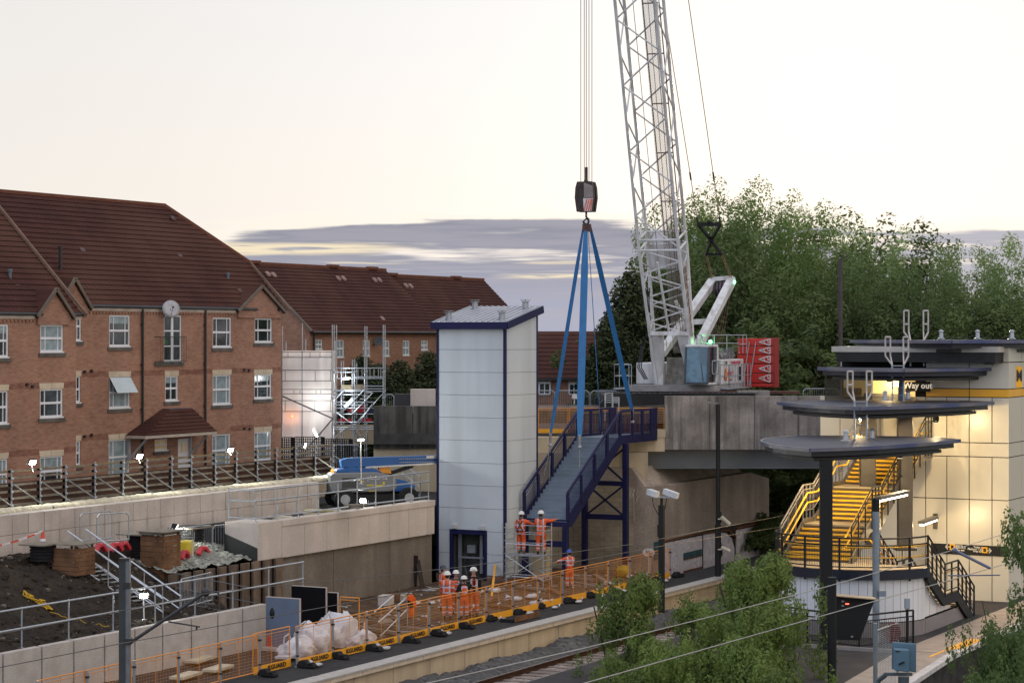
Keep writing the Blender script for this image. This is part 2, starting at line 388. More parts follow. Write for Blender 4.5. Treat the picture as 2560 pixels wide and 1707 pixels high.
# platform (new, left)
PX0, PX1 = 36, 104
struct('platform_pavement', grid(91.5, PX1, 38.28, 40.1, 60, 10, lambda x, y: .0 + .03*fbm(x, y, 1.2)), tarmac)
struct('platform_pavement', grid(PX0, 91.6, 38.28, 48.2, 280, 60, lambda x, y: .0 + .025*fbm(x, y, 1.2)), tarmac)
mud = M('brown_mud', (.13,.085,.055), .95, var=.4, scale=1.0, bmp=.6, fine=.3)
struct('muddy_ground', grid(71, 91.5, 40.3, 48.1, 120, 50, lambda x, y: -.06 + .12*min(1, (x-71)/3, (y-40.3)/.5, (91.5-x)/.5) + .05*fbm(x, y, 1.5)), mud)
platf = thing('platform_edge', 'cream fronted new platform edge with pale coping slabs above the ballast', 'platform', (70, 38, -1))
mb = MB(); x = PX0; g = .02
while x < PX1:
    L = 2.45; mb.b(x+g, x+L-g, 37.9, 38.2, -1.1, -.22); x += L
mb2 = MB(); mb2.b(PX0, PX1, 38.0, 38.3, -1.2, -.2)
part('front_wall', mb, M('platform_wall_cream', (.60,.50,.36), .8, var=.12, scale=1.2, streak=(2,(.46,.37,.26))), platf)
part('backing', mb2, M('joint_dark', (.06,.055,.05), .9), platf)
mb = MB(); x = PX0 - .6
while x < PX1:
    mb.b(x+.012, x+1.95-.012, 37.72, 38.1, -.2, -.07); x += 1.95
part('coping', mb, M('coping_cream', (.60,.51,.40), .75, var=.15, scale=3), platf, bev=.01)
mb = MB(); x = PX0 - .9
while x < PX1:
    mb.b(x+.004, x+.9, 37.70, 38.32, -.066, .012); x += .9
part('coping_slab', mb, M('coping_slab_grey', (.40,.38,.36), .7, var=.2, scale=4), platf, bev=.008)
# rails and sleepers
def track(yc, x0, x1, label):
    t = thing('railway_track', label, 'track', (x0, yc, -1))
    for s in (-1, 1):
        y = yc + s*.7525; mb = MB(); mb.b(x0, x1, y-.07, y+.07, -.99, -.965); mb.b(x0, x1, y-.012, y+.012, -.965, -.86); mb.b(x0, x1, y-.035, y+.035, -.86, -.822)
        r = part('rail', mb, rust, t); mb = MB(); mb.b(x0, x1, y-.03, y+.03, -.821, -.815); part('rail_head', mb, railtop, r)
    mb = MB(); x = x0
    while x < x1: mb.b(x, x+.26, yc-1.28, yc+1.28, -1.06, -.985); x += .68
    part('sleepers', mb, M('concrete_sleeper', (.24,.2,.18), .9, var=.3), t)['kind'] = 'stuff'
track(35.0, 40, 150, 'railway track nearest the new platform, two rusty rails on sleepers')
track(31.75, 40, 150, 'second railway track, further from the new platform, edged by the green bushes')
# lower dirty wall under the ramp + ramp parapet beam
mb = MB(); x = 70.5
while x < 82.5: mb.b(x+.01, min(x+4.38, 82.8), 47.9, 48.3, -.1, 2.25); x += 4.4
w = thing('ramp_retaining_wall', 'long pale concrete ramp parapet standing on a dirty grey wall beside the lift tower', 'wall', (78, 48.5, 0))
part('base_wall', mb, conc_low, w)
mb = MB(); mb.b(69.3, 70.9, 47.7, 49.25, 2.26, 3.7)
x = 70.92
while x < 82.4: mb.b(x, min(x+1.58, 82.7), 47.7, 48.15, 2.24, 3.45); x += 1.6
mb.b(70.9, 82.7, 47.66, 48.2, 3.45, 3.7)
part('parapet', mb, conc_lt, w, bev=.015)
mb = MB(); mb.extr([(69.27, 47.73, 2.28), (69.27, 49.25, 2.28), (69.27, 49.25, 3.25), (69.27, 47.73, 2.75)], (.02, 0, 0)); part('damp_proofing', mb, M('bitumen_black', (.012,.016,.018), .5, var=.3), w)
mb = MB(); mb.b(70.9, 82.6, 48.2, 52, 2.3, 3.3); mb.b(82.6, 92, 49.3, 52, 2.3, 3.3); mb.b(79.65, 92, 52.0, 56, 2.3, 3.3); struct('ramp_deck', mb, tarmac)
mb = MB(); mb.b(79.6, 79.9, 52, 56, 3.3, 4.4); single('return_wall', mb, conc_block, 'short return at the right end of the block wall behind the boom lift', 'wall')
# block retaining wall behind
bw = thing('block_retaining_wall', 'long retaining wall of stacked square concrete blocks below the brown hoarding', 'wall', (70, 52, 2))
mb = MB(); r_ = random.Random(3)
for k in range(4):
    x = 44 + (k % 2)*.0; z1 = 4.5 - k*.72
    while x < 79.6:
        jy = r_.uniform(-.012, .012); mb.b(x+.012, x+.848, 52+jy, 52.5, z1-.71, z1); x += .86
part('block_course', mb, conc_block, bw, bev=.012)
mb = MB(); mb.b(44, 79.6, 52.1, 52.4, 1.5, 4.45); part('core', mb, M('block_gap', (.04,.035,.03), .9), bw)
# upper ground behind it
struct('upper_ground', grid(30, 79.9, 52.45, 120, 120, 60, lambda x, y: 4.3 + .03*fbm(x, y, .8)), soil)
struct('upper_ground', grid(79.9, 112, 56.2, 120, 60, 60, lambda x, y: 4.3 + .03*fbm(x, y, .8)), soil)
mb = MB(); mb.b(79.9, 100, 56, 56.25, 2.3, 4.32); single('rear_retaining_wall', mb, conc_cream, 'low cream concrete wall behind the blue boom lift', 'wall')
mb = MB(); mb.b(112, 500, 48, 400, -1.5, 4.6); mb.b(30, 112, 120, 400, -1.5, 4.2); struct('far_ground', mb, grassy)
# embankment of soil
def ez(x, y):
    t = min(1, max(0, (y-44.6)/5.6)); z = 1.42 + 1.85*t*t*(3-2*t) - max(0, min(x, 64)-53)*.055*t*(1 if y < 50 else .4)
    z += .12*fbm(x, y, .7) + .10*fbm(x, y, 3.0) + .05*fbm(x, y, 9.0)
    if x > 61.5: z -= max(0, (x-61.5))*.32*(1-t*.9) 
    if x > 66 and y < 48: z = max(-.1, z - (x-66)*1.0)
    return z
struct('soil_terrain', grid(40, 70.4, 43.6, 52.0, 420, 130, ez), soil)
def pz(x, y): return ez(x, y) + .10*math.exp(-((x-66.5)**2/6+(y-49.2)**2/2)) + .05*fbm(x, y, 5) + .02
struct('crushed_stone_terrain', grid(64.2, 70.3, 47.95, 51.8, 80, 60, lambda x, y: 2.3 + .32*max(0, (y-48))*.5 + .07*fbm(x, y, 4) + .12*fbm(x, y, 1) + .35*math.exp(-((x-68.2)**2/1.5+(y-49.8)**2/1.2))), gravel)
mb = grid(91.4, 104, 40.0, 42.5, 60, 30, lambda x, y: -.9 + .06*fbm(x, y, 3)); struct('ballast_ground', mb, ballast_d)
# sheet piles
mb = MB(); x = 63.6
while x < 70.5:
    mb.b(x, x+.36, 47.55, 47.65, -.1, 2.28); mb.b(x+.36, x+.74, 47.72, 47.82, -.1, 2.25); mb.extr([(x+.36,47.6,-.1),(x+.40,47.6,-.1),(x+.44,47.92,-.1),(x+.38,47.92,-.1)], (0,0,2.3)); x += .74
single('sheet_pile_wall', mb, M('sheet_pile_brown', (.19,.14,.105), .8, var=.4, streak=(3,(.08,.06,.05))), 'corrugated brown sheet pile wall holding back the crushed stone', 'wall')
# near panel wall with rail
nw = thing('panel_retaining_wall', 'low mottled concrete panel wall in the left foreground below the soil bank', 'wall', (55, 43.4, 0))
mb = MB(); xs = [onY(u, 1600, 43.4).x for u in (8, 105, 185, 262, 338, 407, 479, 545, 607, 668)]
xs = [xs[0]-2.6*k for k in (5,4,3,2,1)] + xs
for a, b_ in zip(xs, xs[1:]): mb.b(a+.035, b_-.035, 43.4, 43.65, -.05, 1.5)
part('panel', mb, M('mottled_panel', (.60,.56,.53), .85, var=.1, scale=2, col2=(.50,.46,.43), fine=.5, bmp=.2), nw, bev=.01)
mb = MB(); mb.b(xs[0], xs[-1]-.1, 43.47, 43.6, -.05, 1.46); part('joint', mb, M('joint_grey', (.12,.12,.12), .8), nw)
def guard_rail(x0, x1, y, z, h, rails, step, name, label, r=.03, end=None):
    t = thing(name, label, 'railing', ((x0+x1)/2, y, z))
    n = max(1, round((x1-x0)/step))
    for i in range(n+1):
        x = x0+(x1-x0)*i/n; mb = MB(); mb.tube((x, y, z), (x, y, z+h), r*.85, 8); mb.b(x-.07, x+.07, y-.05, y+.05, z, z+.02); part('post', mb, galv, t, smooth=False)
    for k in rails:
        mb = MB(); mb.tube((x0-.05, y, z+h*k), (x1+.05, y, z+h*k), r, 8); 
        for i in range(n+1): mb.ball((x0+(x1-x0)*i/n, y, z+h*k), r*1.5, n=6, k=4)
        part('rail', mb, galv, t)
    if end:
        for k in rails: mb = MB(); mb.tube((x0, y, z+h*k), (x0, end, z+h*k), r, 8); part('end_rail', mb, galv, t)
        mb = MB(); mb.tube((x0, end, z), (x0, end, z+h), r, 8); part('post', mb, galv, t)
    return t
guard_rail(47, 66.6, 43.9, 1.45, 1.2, (1, .5), 2.25, 'guard_rail', 'two bar galvanised railing along the low panel wall in the left foreground', .032)
guard_rail(69.5, 82.6, 47.95, 3.7, 1.22, (1, .66, .12), 1.45, 'guard_rail', 'three bar galvanised railing on top of the pale ramp parapet', .03, 49.2)
# hoarding
hd = thing('site_hoarding', 'brown plywood barrier with grey scaffold planks and raking braces in front of the apartment block', 'barrier', (70, 54.5, 4.4))
px = [onY(u, 1200, 54.2).x for u in (26, 98, 162, 235, 305, 364, 427, 476, 536, 589, 641, 689, 737, 786, 830)]
px = [px[0]-1.6*k for k in (3,2,1)] + px
zb = 4.42
mb = MB(); mb.b(px[0], px[-1], 54.32, 54.36, zb, zb+.98); part('board', mb, ply, hd)
for k, h in enumerate((.12, .36, .62, .86, 1.12, 1.36)):
    mb = MB()
    for a, b_ in zip(px, px[1:]): mb.b(a-.12, b_+.1, 54.22-.012*(k%2), 54.26, zb+h, zb+h+.085)
    part('plank', mb, timber_g, hd)
for i, x in enumerate(px):
    mb = MB(); mb.tube((x, 54.15, zb), (x, 54.15, zb+1.52), .035, 6)
    for h in (.15,.4,.65,.9,1.15,1.4): mb.ball((x, 54.12, zb+h), .06, n=6, k=4)
    part('post', mb, galv, hd)
    mb = MB(); mb.tube((x, 54.1, zb+.95), (x+.55, 52.95, zb+.1), .032, 6); mb.tube((x, 54.1, zb+.08), (x+.7, 52.8, zb+.08), .03, 6); mb.ball((x+.7, 52.8, zb+.09), .07, n=6, k=4); part('brace', mb, M('weathered_tube', (.20,.20,.19), .6, .4, var=.3), hd)
# row of pale sandbags along the block wall top
mb = MB(); x = px[0]-1; r_ = random.Random(5)
while x < px[-2]:
    mb.ball((x, 52.95 + r_.uniform(-.08,.08), zb+.05), .3, .34, .17, n=8, k=5, jit=.12, rnd=r_); mb.ball((x+.15, 53.6 + r_.uniform(-.1,.1), zb+.02), .3, .34, .15, n=8, k=5, jit=.12, rnd=r_); x += .42
single('sandbag_bank', mb, sack_c, 'long bank of pale sandbags along the top of the block retaining wall', 'sandbags', kind='stuff', smooth=True)
# yellow cable along the hoarding
mb = MB(); pts = []
for i in range(60):
    t = i/59*(len(px)-1); k = min(int(t), len(px)-2); f = t-k; pts.append((px[k]+(px[k+1]-px[k])*f, 54.1, zb+1.5-.12*math.sin(math.pi*f)*(1 if k%2 else .5)))
mb.path(pts, .009, 4); single('power_cable', mb, M('yellow_cable', (.30,.19,.05), .6), 'thin yellow cable draped along the top of the brown barrier', 'cable')
# ---- flood lights
def lamp_light(loc, energy, col=(.97,1,.88), r=.12, spot=None, name='lamp_light', parent=None, blend=.6, size=2.2):
    l = bpy.data.lights.new(name, 'SPOT' if spot else 'POINT'); l.energy = energy; l.color = col; l.shadow_soft_size = r
    o = bpy.data.objects.new(name, l); COL.objects.link(o); loc = Vector(loc)
    if spot: l.spot_size = size; l.spot_blend = blend; o.rotation_euler = (loc-Vector(spot)).to_track_quat('Z', 'Y').to_euler()
    if parent is not None: o.parent = parent; o.location = loc - OFF[parent.name]
    else: o.location = loc
    return o
flood_em = emit('flood_lens', (1, 1, .92), 30)
def flood(p, aim, energy, label, post=None, cable=True):
    p = Vector(p); aim = Vector(aim); d = (aim-p).normalized(); base_ = Vector((p.x, p.y, post if post is not None else p.z-.35))
    t = thing('floodlight', label, 'floodlight', base_, 0, 'floodlights on the building site')
    a = d.cross(UP).normalized(); u = a.cross(d)
    mb = MB(); c = p - d*.05
    mb.extr([c-a*.14-u*.1, c+a*.14-u*.1, c+a*.14+u*.1, c-a*.14+u*.1], -d*.07); part('housing', mb, blkm, t)
    mb = MB(); c = p-d*.02; mb.extr([c-a*.12-u*.085, c+a*.12-u*.085, c+a*.12+u*.085, c-a*.12+u*.085], -d*.02); part('lens', mb, flood_em, t)
    mb = MB(); mb.tube(base_, p-d*.14-u*.1, .022, 6); mb.path([p-d*.1-a*.2, p-d*.14-a*.2-u*.15, p-d*.14+a*.2-u*.15, p-d*.1+a*.2], .012, 4)
    if cable: mb.b(base_.x-.07, base_.x+.07, base_.y-.07, base_.y+.07, base_.z, base_.z+.05)
    part('stand', mb, alum, t)
    lamp_light(p+d*.06, energy, spot=aim, parent=t, size=2.6)
    return t
for u, v, e, lb in ((83,1157,230,'leftmost floodlight above the brown barrier, before the left wing of the apartments'), (350,1142,230,'floodlight above the brown barrier, left of the tiled porch'), (577,1126,230,'floodlight above the brown barrier, right of the tiled porch'), (765,1113,90,'floodlight above the barrier in front of the black lattice screens')):
    p = onY(u, v, 53.9); flood(p, (p.x-1.2, 50.6, 3.6) if u != 765 else (85, 47, 3.9), e if u != 765 else 600, lb, post=zb+1.35, cable=False)
p = at(903, 1101, 95); flood(p, (80, 49.5, 3.4), 60, 'floodlight above the blue boom lift, near the stained parapet', post=4.4)
p = at(907, 1252, 92.0); flood(p, (76, 48.0, 3.2), 35, 'small floodlight on the ramp behind the railing', post=3.3)
p = gnd(352, 1487, 1.75) if False else onY(360, 1490, 44.6); flood(p, (p.x-1.0, 43.6, 1.4), 45, 'floodlight on a white post behind the low panel wall', post=1.45)
p = onY(440, 1317, 50.2); flood(p, (p.x+3, 49.0, 2.2), 120, 'floodlight on top of the tall timber crate', post=3.2)
# ================================================================ buildings
def wall_holes(mb, x0, x1, z0, z1, y, holes, depth=.1):
    xs = sorted({x0, x1, *[h[0] for h in holes], *[h[1] for h in holes]}); zs = sorted({z0, z1, *[h[2] for h in holes], *[h[3] for h in holes]})
    xs = [x for x in xs if x0 <= x <= x1]; zs = [z for z in zs if z0 <= z <= z1]
    for a, b_ in zip(xs, xs[1:]):
        for c, d in zip(zs, zs[1:]):
            mx, mz = (a+b_)/2, (c+d)/2
            if any(h[0] < mx < h[1] and h[2] < mz < h[3] for h in holes): continue
            mb.quad((a,y,c),(b_,y,c),(b_,y,d),(a,y,d))
    for h in holes:
        a, b_, c, d = max(h[0],x0), min(h[1],x1), h[2], h[3]; e = y+depth
        mb.quad((a,y,c),(a,e,c),(b_,e,c),(b_,y,c)); mb.quad((a,y,d),(b_,y,d),(b_,e,d),(a,e,d)); mb.quad((a,y,c),(a,y,d),(a,e,d),(a,e,c)); mb.quad((b_,y,c),(b_,e,c),(b_,e,d),(b_,y,d))
def window(par, x0, x1, z0, z1, y, style='sash', pane=None, lint=True, sill=True, dep=.09, rnd=random):
    f = MB(); yy = y+.03; t = .065; e = y+dep
    f.b(x0, x0+t, yy, e, z0, z1); f.b(x1-t, x1, yy, e, z0, z1); f.b(x0+t, x1-t, yy, e, z0, z0+t); f.b(x0+t, x1-t, yy, e, z1-t, z1)
    zm = (z0+z1)/2; w = x1-x0
    if style in ('sash', 'open'):
        f.b(x0+t, x1-t, yy+.005, e, zm-.045, zm+.045)
        for q in (.24, .8): f.b(x0+w*q-.018, x0+w*q+.018, yy+.015, e, z0+t, z1-t)
    elif style == 'two':
        f.b(x0+t, x1-t, yy+.005, e, zm-.045, zm+.045); f.b((x0+x1)/2-.025, (x0+x1)/2+.025, yy+.012, e, z0+t, z1-t)
    elif style == 'door':
        f.b((x0+x1)/2-.08, (x0+x1)/2+.08, yy+.005, e, z0+t, z1-t)
        for q in (.33, .66): f.b(x0+t, x1-t, yy+.012, e, z0+(z1-z0)*q-.03, z0+(z1-z0)*q+.03)
    f.b(x0-.03, x1+.03, y-.03, yy+.02, z0-.05, z0)
    wn = part('window', f, upvc, par)
    p = MB(); p.quad((x0+t,e-.012,z0+t),(x1-t,e-.012,z0+t),(x1-t,e-.012,z1-t),(x0+t,e-.012,z1-t)); part('pane', p, pane or pane_d, wn)
    if pane is pane_d and style != 'door' and rnd.random() < .65:
        c = MB(); h = rnd.choice((.3,.5,.22)); c.quad((x0+t,e-.016,z1-t-(z1-z0)*h),(x1-t,e-.016,z1-t-(z1-z0)*h),(x1-t,e-.016,z1-t),(x0+t,e-.016,z1-t)); part('blind', c, pane_c, wn)
    if style == 'open':
        o_ = MB(); a = (x0, y+.0, z1-.03); o_.extr([(x0,y-.02,z1-.02),(x1,y-.02,z1-.02),(x1+.02,y-.42,zm+.02),(x0+.02,y-.42,zm+.02)], (0,-.03,-.03)); part('open_sash', o_, M('sash_pale', (.42,.5,.55), .2, var=.1), wn)
    if sill: s = MB(); s.b(x0-.13, x1+.13, y-.06, y+.02, z0-.2, z0-.052); part('sill', s, sillm, wn)
    if lint:
        s = MB(); xm = (x0+x1)/2; h = .24
        s.extr([(x0-.02,y-.018,z1),(xm-.012,y-.018,z1),(xm-.012,y-.018,z1+h),(x0-.06,y-.018,z1+h)], (0,.04,0)); s.extr([(xm+.012,y-.018,z1),(x1+.02,y-.018,z1),(x1+.06,y-.018,z1+h),(xm+.012,y-.018,z1+h)], (0,.04,0)); part('lintel', s, lintel, wn)
    return wn
def roof_slope(par, a0, a1, b0, b1, n, name='roof', mats=None, kink=None):
    """courses of tiles from eave line a0-a1 to ridge line b0-b1; kink=(fraction, point) breaks the right edge"""
    a0, a1, b0, b1 = map(Vector, (a0, a1, b0, b1)); mb = MB(); nrm = (a1-a0).cross(b0-a0).normalized()
    if nrm.z < 0: nrm.negate()
    def Rr(t):
        if kink:
            k, p = kink; p = Vector(p); return a1.lerp(p, t/k) if t < k else p.lerp(b1, (t-k)/(1-k))
        return a1.lerp(b1, t)
    def Ll(t): return a0.lerp(b0, t)
    for i in range(n):
        t0, t1 = i/n, (i+1)/n; up = nrm*.034
        l0, r0, l1, r1 = Ll(t0)+up, Rr(t0)+up, Ll(t1), Rr(t1)
        mb.cur = 0; mb.quad(l0, r0, r1, l1); mb.cur = 1; mb.quad(Ll(t0)-up*.1, Rr(t0)-up*.1, r0, l0)
    return part(name, mb, [tile, tile_lip], par)
def gable_edge(par, pts, r=.06, m=None, name='verge'):
    mb = MB()
    for a, b_ in zip(pts, pts[1:]): mb.bar(a, b_, r*2, r*2.2)
    return part(name, mb, m or tile_lip, par)
def px_rect(u0, u1, v0, v1, y):
    a = onY((u0), (v0+v1)/2, y); b_ = onY(u1, (v0+v1)/2, y); t = onY((u0+u1)/2, v0, y); q = onY((u0+u1)/2, v1, y); return a.x, b_.x, q.z, t.z
def gablet(par, u0, u1, up, vp, ye, ze, y, slope=1.04, depth=2.6):
    """small brick wall gable with its own little roof running back into the main roof"""
    a = onY(u0, 780, y).x; b_ = onY(u1, 780, y).x; p = onY(up, vp, y); xm = (a+b_)/2; zp = p.z
    y -= .07; mb = MB(); mb.extr([(a+.16, y, ze-.42), (b_-.16, y, ze-.42), (b_-.16, y, ze-.02), (xm, y, zp-.12), (a+.16, y, ze-.02)], (0, .5, 0)); part('gable', mb, brick, par)
    for s, x in ((-1, a), (1, b_)):
        mb = MB(); yb = y + (zp-ze)/slope; t = Vector((xm, y-.12, zp)); e = Vector((x, y-.12, ze-.12)); tb = Vector((xm, yb+.3, zp)); eb = Vector((x, y+.5, ze-.12))
        mb.add([t, e, eb, tb], [(0,1,2,3)]); mb.add([t-Vector((0,0,.07)), e-Vector((0,0,.07)), eb-Vector((0,0,.07)), tb-Vector((0,0,.07))], [(3,2,1,0)]); part('gable_roof', mb, tile, par)
        mb = MB(); mb.bar((xm, y-.13, zp+.0), (x, y-.13, ze-.12), .07, .14); part('verge', mb, M('verge_mortar', (.17,.14,.12), .9), par)
    mb = MB(); mb.bar((a-.03, y+.35, ze+.1), (a+.12, y+1.25, ze+1.05), .13, .02); part('flashing', mb, M('lead', (.12,.14,.18), .5), par)
# ---- apartment block
A = thing('apartment_block', 'three storey brick apartment block with a big dark tiled roof and a tiled porch', 'building', (80, 64, 4))
YM, YW = 61.0, 58.3; XR = 90.6; XW = onY(190, 900, YW).x
EZM, EZW = 12.1, 11.68
wins = [((273,325,788,865),'sash',pane_d,0),((532,578,794,867),'sash',pane_d,0),((637,680,796,855),'sash',pane_d,1),((160,203,780,851),'sash',pane_d,1),
 ((273,325,942,1019),'open',pane_c,1),((413,445,940,1001),'two',pane_d,1),((532,577,937,1010),'sash',pane_c,1),((636,679,936,995),'sash',pane_d,1),((160,201,941,1006),'sash',pane_d,1),
 ((272,324,1098,1186),'sash',pane_c,1),((531,576,1085,1166),'sash',pane_c,0),((636,678,1079,1150),'sash',pane_c,1),((160,201,1103,1163),'sash',pane_d,1),
 ((410,454,788,903),'door',pane_d,0),((387,419,1097,1125),'two',pane_w,0)]
holes = [(px_rect(*w[0], YM)) for w in wins]
door = px_rect(445,477,1096,1176, YM)
mb = MB(); wall_holes(mb, XW-1, XR, 3.8, EZM, YM, holes+[door])
mb.quad((XR,YM,3.8),(XR,YM+10,3.8),(XR,YM+10,EZM),(XR,YM,EZM)); mb.quad((XR,YM,EZM),(XR,YM+10,EZM),(XR,YM+7.5,EZM+2.5),(XR,YM+2.5,EZM+2.5))
part('wall', mb, brick, A)
rw = random.Random(11)
for h, w in zip(holes, wins): window(A, *h, YM, w[1], w[2], lint=bool(w[3]), rnd=rw)
wwins = [((-30,21,811,892),'sash',pane_d,0),((101,158,812,879),'sash',pane_c,1),((-32,20,977,1059),'sash',pane_d,1),((100,157,972,1042),'sash',pane_d,1),((-34,19,1148,1225),'sash',pane_c,1),((100,157,1140,1215),'sash',pane_d,1)]
wh = [(px_rect(*w[0], YW)) for w in wwins]
mb = MB(); wall_holes(mb, 52, XW, 3.8, EZW, YW, wh); mb.quad((XW,YW,3.8),(XW,YM,3.8),(XW,YM,EZW+2),(XW,YW,EZW)); part('wall', mb, brick, A)
for h, w in zip(wh, wwins): window(A, *h, YW, w[1], w[2], lint=bool(w[3]), rnd=rw)
# front door
f = MB(); x0,x1,z0,z1 = door; f.b(x0,x0+.09,YM+.02,YM+.09,z0,z1); f.b(x1-.09,x1,YM+.02,YM+.09,z0,z1); f.b(x0+.09,x1-.09,YM+.02,YM+.09,z1-.08,z1); f.b(x0+.09,x1-.09,YM+.045,YM+.09,z0,z0+.75); f.b(x0+.09,x1-.09,YM+.045,YM+.09,z0+.75,z1-.08)
d = part('door', f, upvc, A); f = MB()
for q in (.33,.66): f.b(x0+(x1-x0)*q-.07,x0+(x1-x0)*q+.07,YM+.035,YM+.05,z0+.85,z1-.2)
part('pane', f, pane_w, d)
# bands, dentils, gutters
def band(x0, x1, z, y, hs, h=.24):
    mb = MB(); cuts = sorted([(q[0]-.07, q[1]+.07) for q in hs if q[2] < z+h and q[3]+.26 > z]); x = x0
    for c in cuts+[(x1, x1)]:
        if c[0] > x: mb.b(x, c[0], y-.006, y+.02, z, z+h)
        x = max(x, c[1])
    part('brick_band', mb, brick_d, A)
for z, hs in ((onY(352,939,YM).z, holes), (onY(337,1093,YM).z, holes)): band(XW, XR, z, YM, hs+[door])
for z in (onY(60,972,YW).z, onY(60,1139,YW).z): band(52, XW, z, YW, wh)
def dentils(x0, x1, y, z, skip=()):
    mb = MB(); x = x0
    while x < x1:
        if not any(a < x < b_ for a, b_ in skip): mb.b(x, x+.11, y-.05, y, z-.32, z-.24)
        x += .225
    mb.b(x0, x1, y-.045, y, z-.24, z-.12); part('dentil_course', mb, brick, A)
sk = [(onY(a,780,YM).x, onY(b_,780,YM).x) for a, b_ in ((600,705),)]
dentils(onY(215,780,YM).x, XR, YM, EZM, sk); dentils(52, onY(95,780,YW).x, YW, EZW)
def gut(x0, x1, y, z):
    mb = MB(); mb.tube((x0,y-.13,z-.0),(x1,y-.13,z-.0),.065,8); g_ = part('gutter', mb, gutter, A); mb = MB(); mb.b(x0,x1,y-.065,y-.035,z-.19,z-.05); part('fascia', mb, M('soffit_pale',(.5,.44,.38),.7), A)
gut(onY(215,780,YM).x, onY(638,780,YM).x, YM, EZM); gut(onY(690,780,YM).x, XR+.25, YM, EZM); gut(52, onY(100,780,YW).x, YW, EZW); gut(onY(172,780,YW).x, XW+.3, YW, EZW)
for u in (353, 510):
    x = onY(u, 900, YM).x; mb = MB(); mb.tube((x,YM-.09,4.2),(x,YM-.09,EZM-.1),.055,8)
    for z in (5.5,7.5,9.5,11.3): mb.b(x-.08,x+.08,YM-.1,YM,z,z+.04)
    part('downpipe', mb, black, A)
# roofs
roof_slope(A, (XW-6,YM-.05,EZM+.06), (XR+.3,YM-.05,EZM+.06), (XW-14,YM+5,17.2), (87.8,YM+5,17.2), 22, kink=(.46,(XR+.3, YM+2.1, EZM+2.33)))
roof_slope(A, (46,YW-.05,EZW+.06), (XW+.3,YW-.05,EZW+.06), (46,YW+5,16.8), (XW+.3,YW+5,16.8), 22)
mb = MB(); mb.add([(87.8,YM+5,17.2),(XR+.3,YM+2.1,EZM+2.33),(XR+.3,YM+7.9,EZM+2.33)],[(0,1,2)]); mb.add([(46,YM+5,17.2),(87.8,YM+5,17.2),(XR+.3,YM+10.3,EZM-.1),(46,YM+10.3,EZM-.1)],[(0,1,2,3)]); part('roof_back', mb, tile, A)
vm = M('ridge_tile', (.17,.07,.045), .8)
gable_edge(A, [(XR+.3,YM-.3,EZM), (XR+.3,YM+2.1,EZM+2.43)], .05, M('verge_tile', (.2,.13,.1), .9))
gable_edge(A, [(XR+.3,YM+2.1,EZM+2.4),(87.8,YM+5,17.25),(50,YM+5,17.25)], .07, vm, 'ridge')
gable_edge(A, [(XW+.3,YW-.3,EZW), (XW+.3,YW+5,16.9)], .05, M('verge_tile', (.2,.13,.1), .9))
gablet(A, 588, 706, 662, 716, 0, EZM, YM-.02); gablet(A, 92, 200, 130, 722, 0, EZW, YW-.02) if False else None
def gablet_px(u0, u1, up, vp, ze, y): gablet(A, u0, u1, up, vp, 0, ze, y)
gablet_px(85, 178, 130, 722, EZW, YW-.02); gablet_px(136, 222, 180, 696, EZM, YM-.02)
# roof vents and pipes
rv = MB(); 
def on_roof(u, v, y0, z0):   # point of the roof plane z = z0 + 1.04*(y-y0)
    for k in range(0, 700):
        y = y0 + k*.01; p = onY(u, v, y)
        if p.z <= z0 + 1.04*(y-y0): return p
    return p
for u, v in ((202,627),(446,642),(428,547),(596,729)): p = on_roof(u, v, YM, EZM); rv.ob(p+Vector((0,-.1,0)), (1,0,0), (0,1,1.04), .3, .2, .08)
p = on_roof(45, 717, YW, EZW); rv.ob(p, (1,0,0), (0,1,1.04), .3, .2, .08); part('roof_vent', rv, M('vent_tile',(.1,.06,.06),.7), A)
for u, v, h in ((151,680,1.0),(570,703,.3),(25,698,.3)):
    y0, z0 = (YW, EZW) if u < 100 else (YM, EZM); p = on_roof(u, v, y0, z0); mb = MB(); mb.tube(p, p+UP*h, .07, 8); mb.tube(p+UP*h, p+UP*(h+.12), .1, 8); mb.ob(p-UP*.05, (1,0,0), (0,1,1.04), .45, .3, .05); part('flue_pipe', mb, M('lead',(.12,.14,.18),.5) if h < .5 else black, A)
for u, v in ((214,929),(231,927),(613,924),(625,926),(214,1091),(231,1087),(613,1071),(627,1072)):
    p = onY(u, v, YM-.1); mb = MB(); mb.tube(p, p+Vector((0,.12,0)), .07, 8, .05); part('flue_terminal', mb, black, A)
for u, v in ((70,961),(84,966)): p = onY(u, v, YW-.1); mb = MB(); mb.tube(p, p+Vector((0,.12,0)), .07, 8, .05); part('flue_terminal', mb, black, A)
# juliet balcony
x0, x1, _, _ = px_rect(402, 466, 0, 10, YM-.35); z0 = onY(430, 903, YM).z; z1 = onY(430, 842, YM).z; mb = MB(); y = YM-.35
for z in (z0, z1): mb.path([(x0,YM,z),(x0,y,z),(x1,y,z),(x1,YM,z)], .018, 5)
n = 16
for i in range(n+1): mb.tube((x0+(x1-x0)*i/n,y,z0),(x0+(x1-x0)*i/n,y,z1),.009,4)
part('balcony_rail', mb, black, A)
mb = MB(); mb.b(x0-.03,x1+.03,YM-.08,YM,z0-.2,z0-.03); part('balcony_sill', mb, sillm, A)
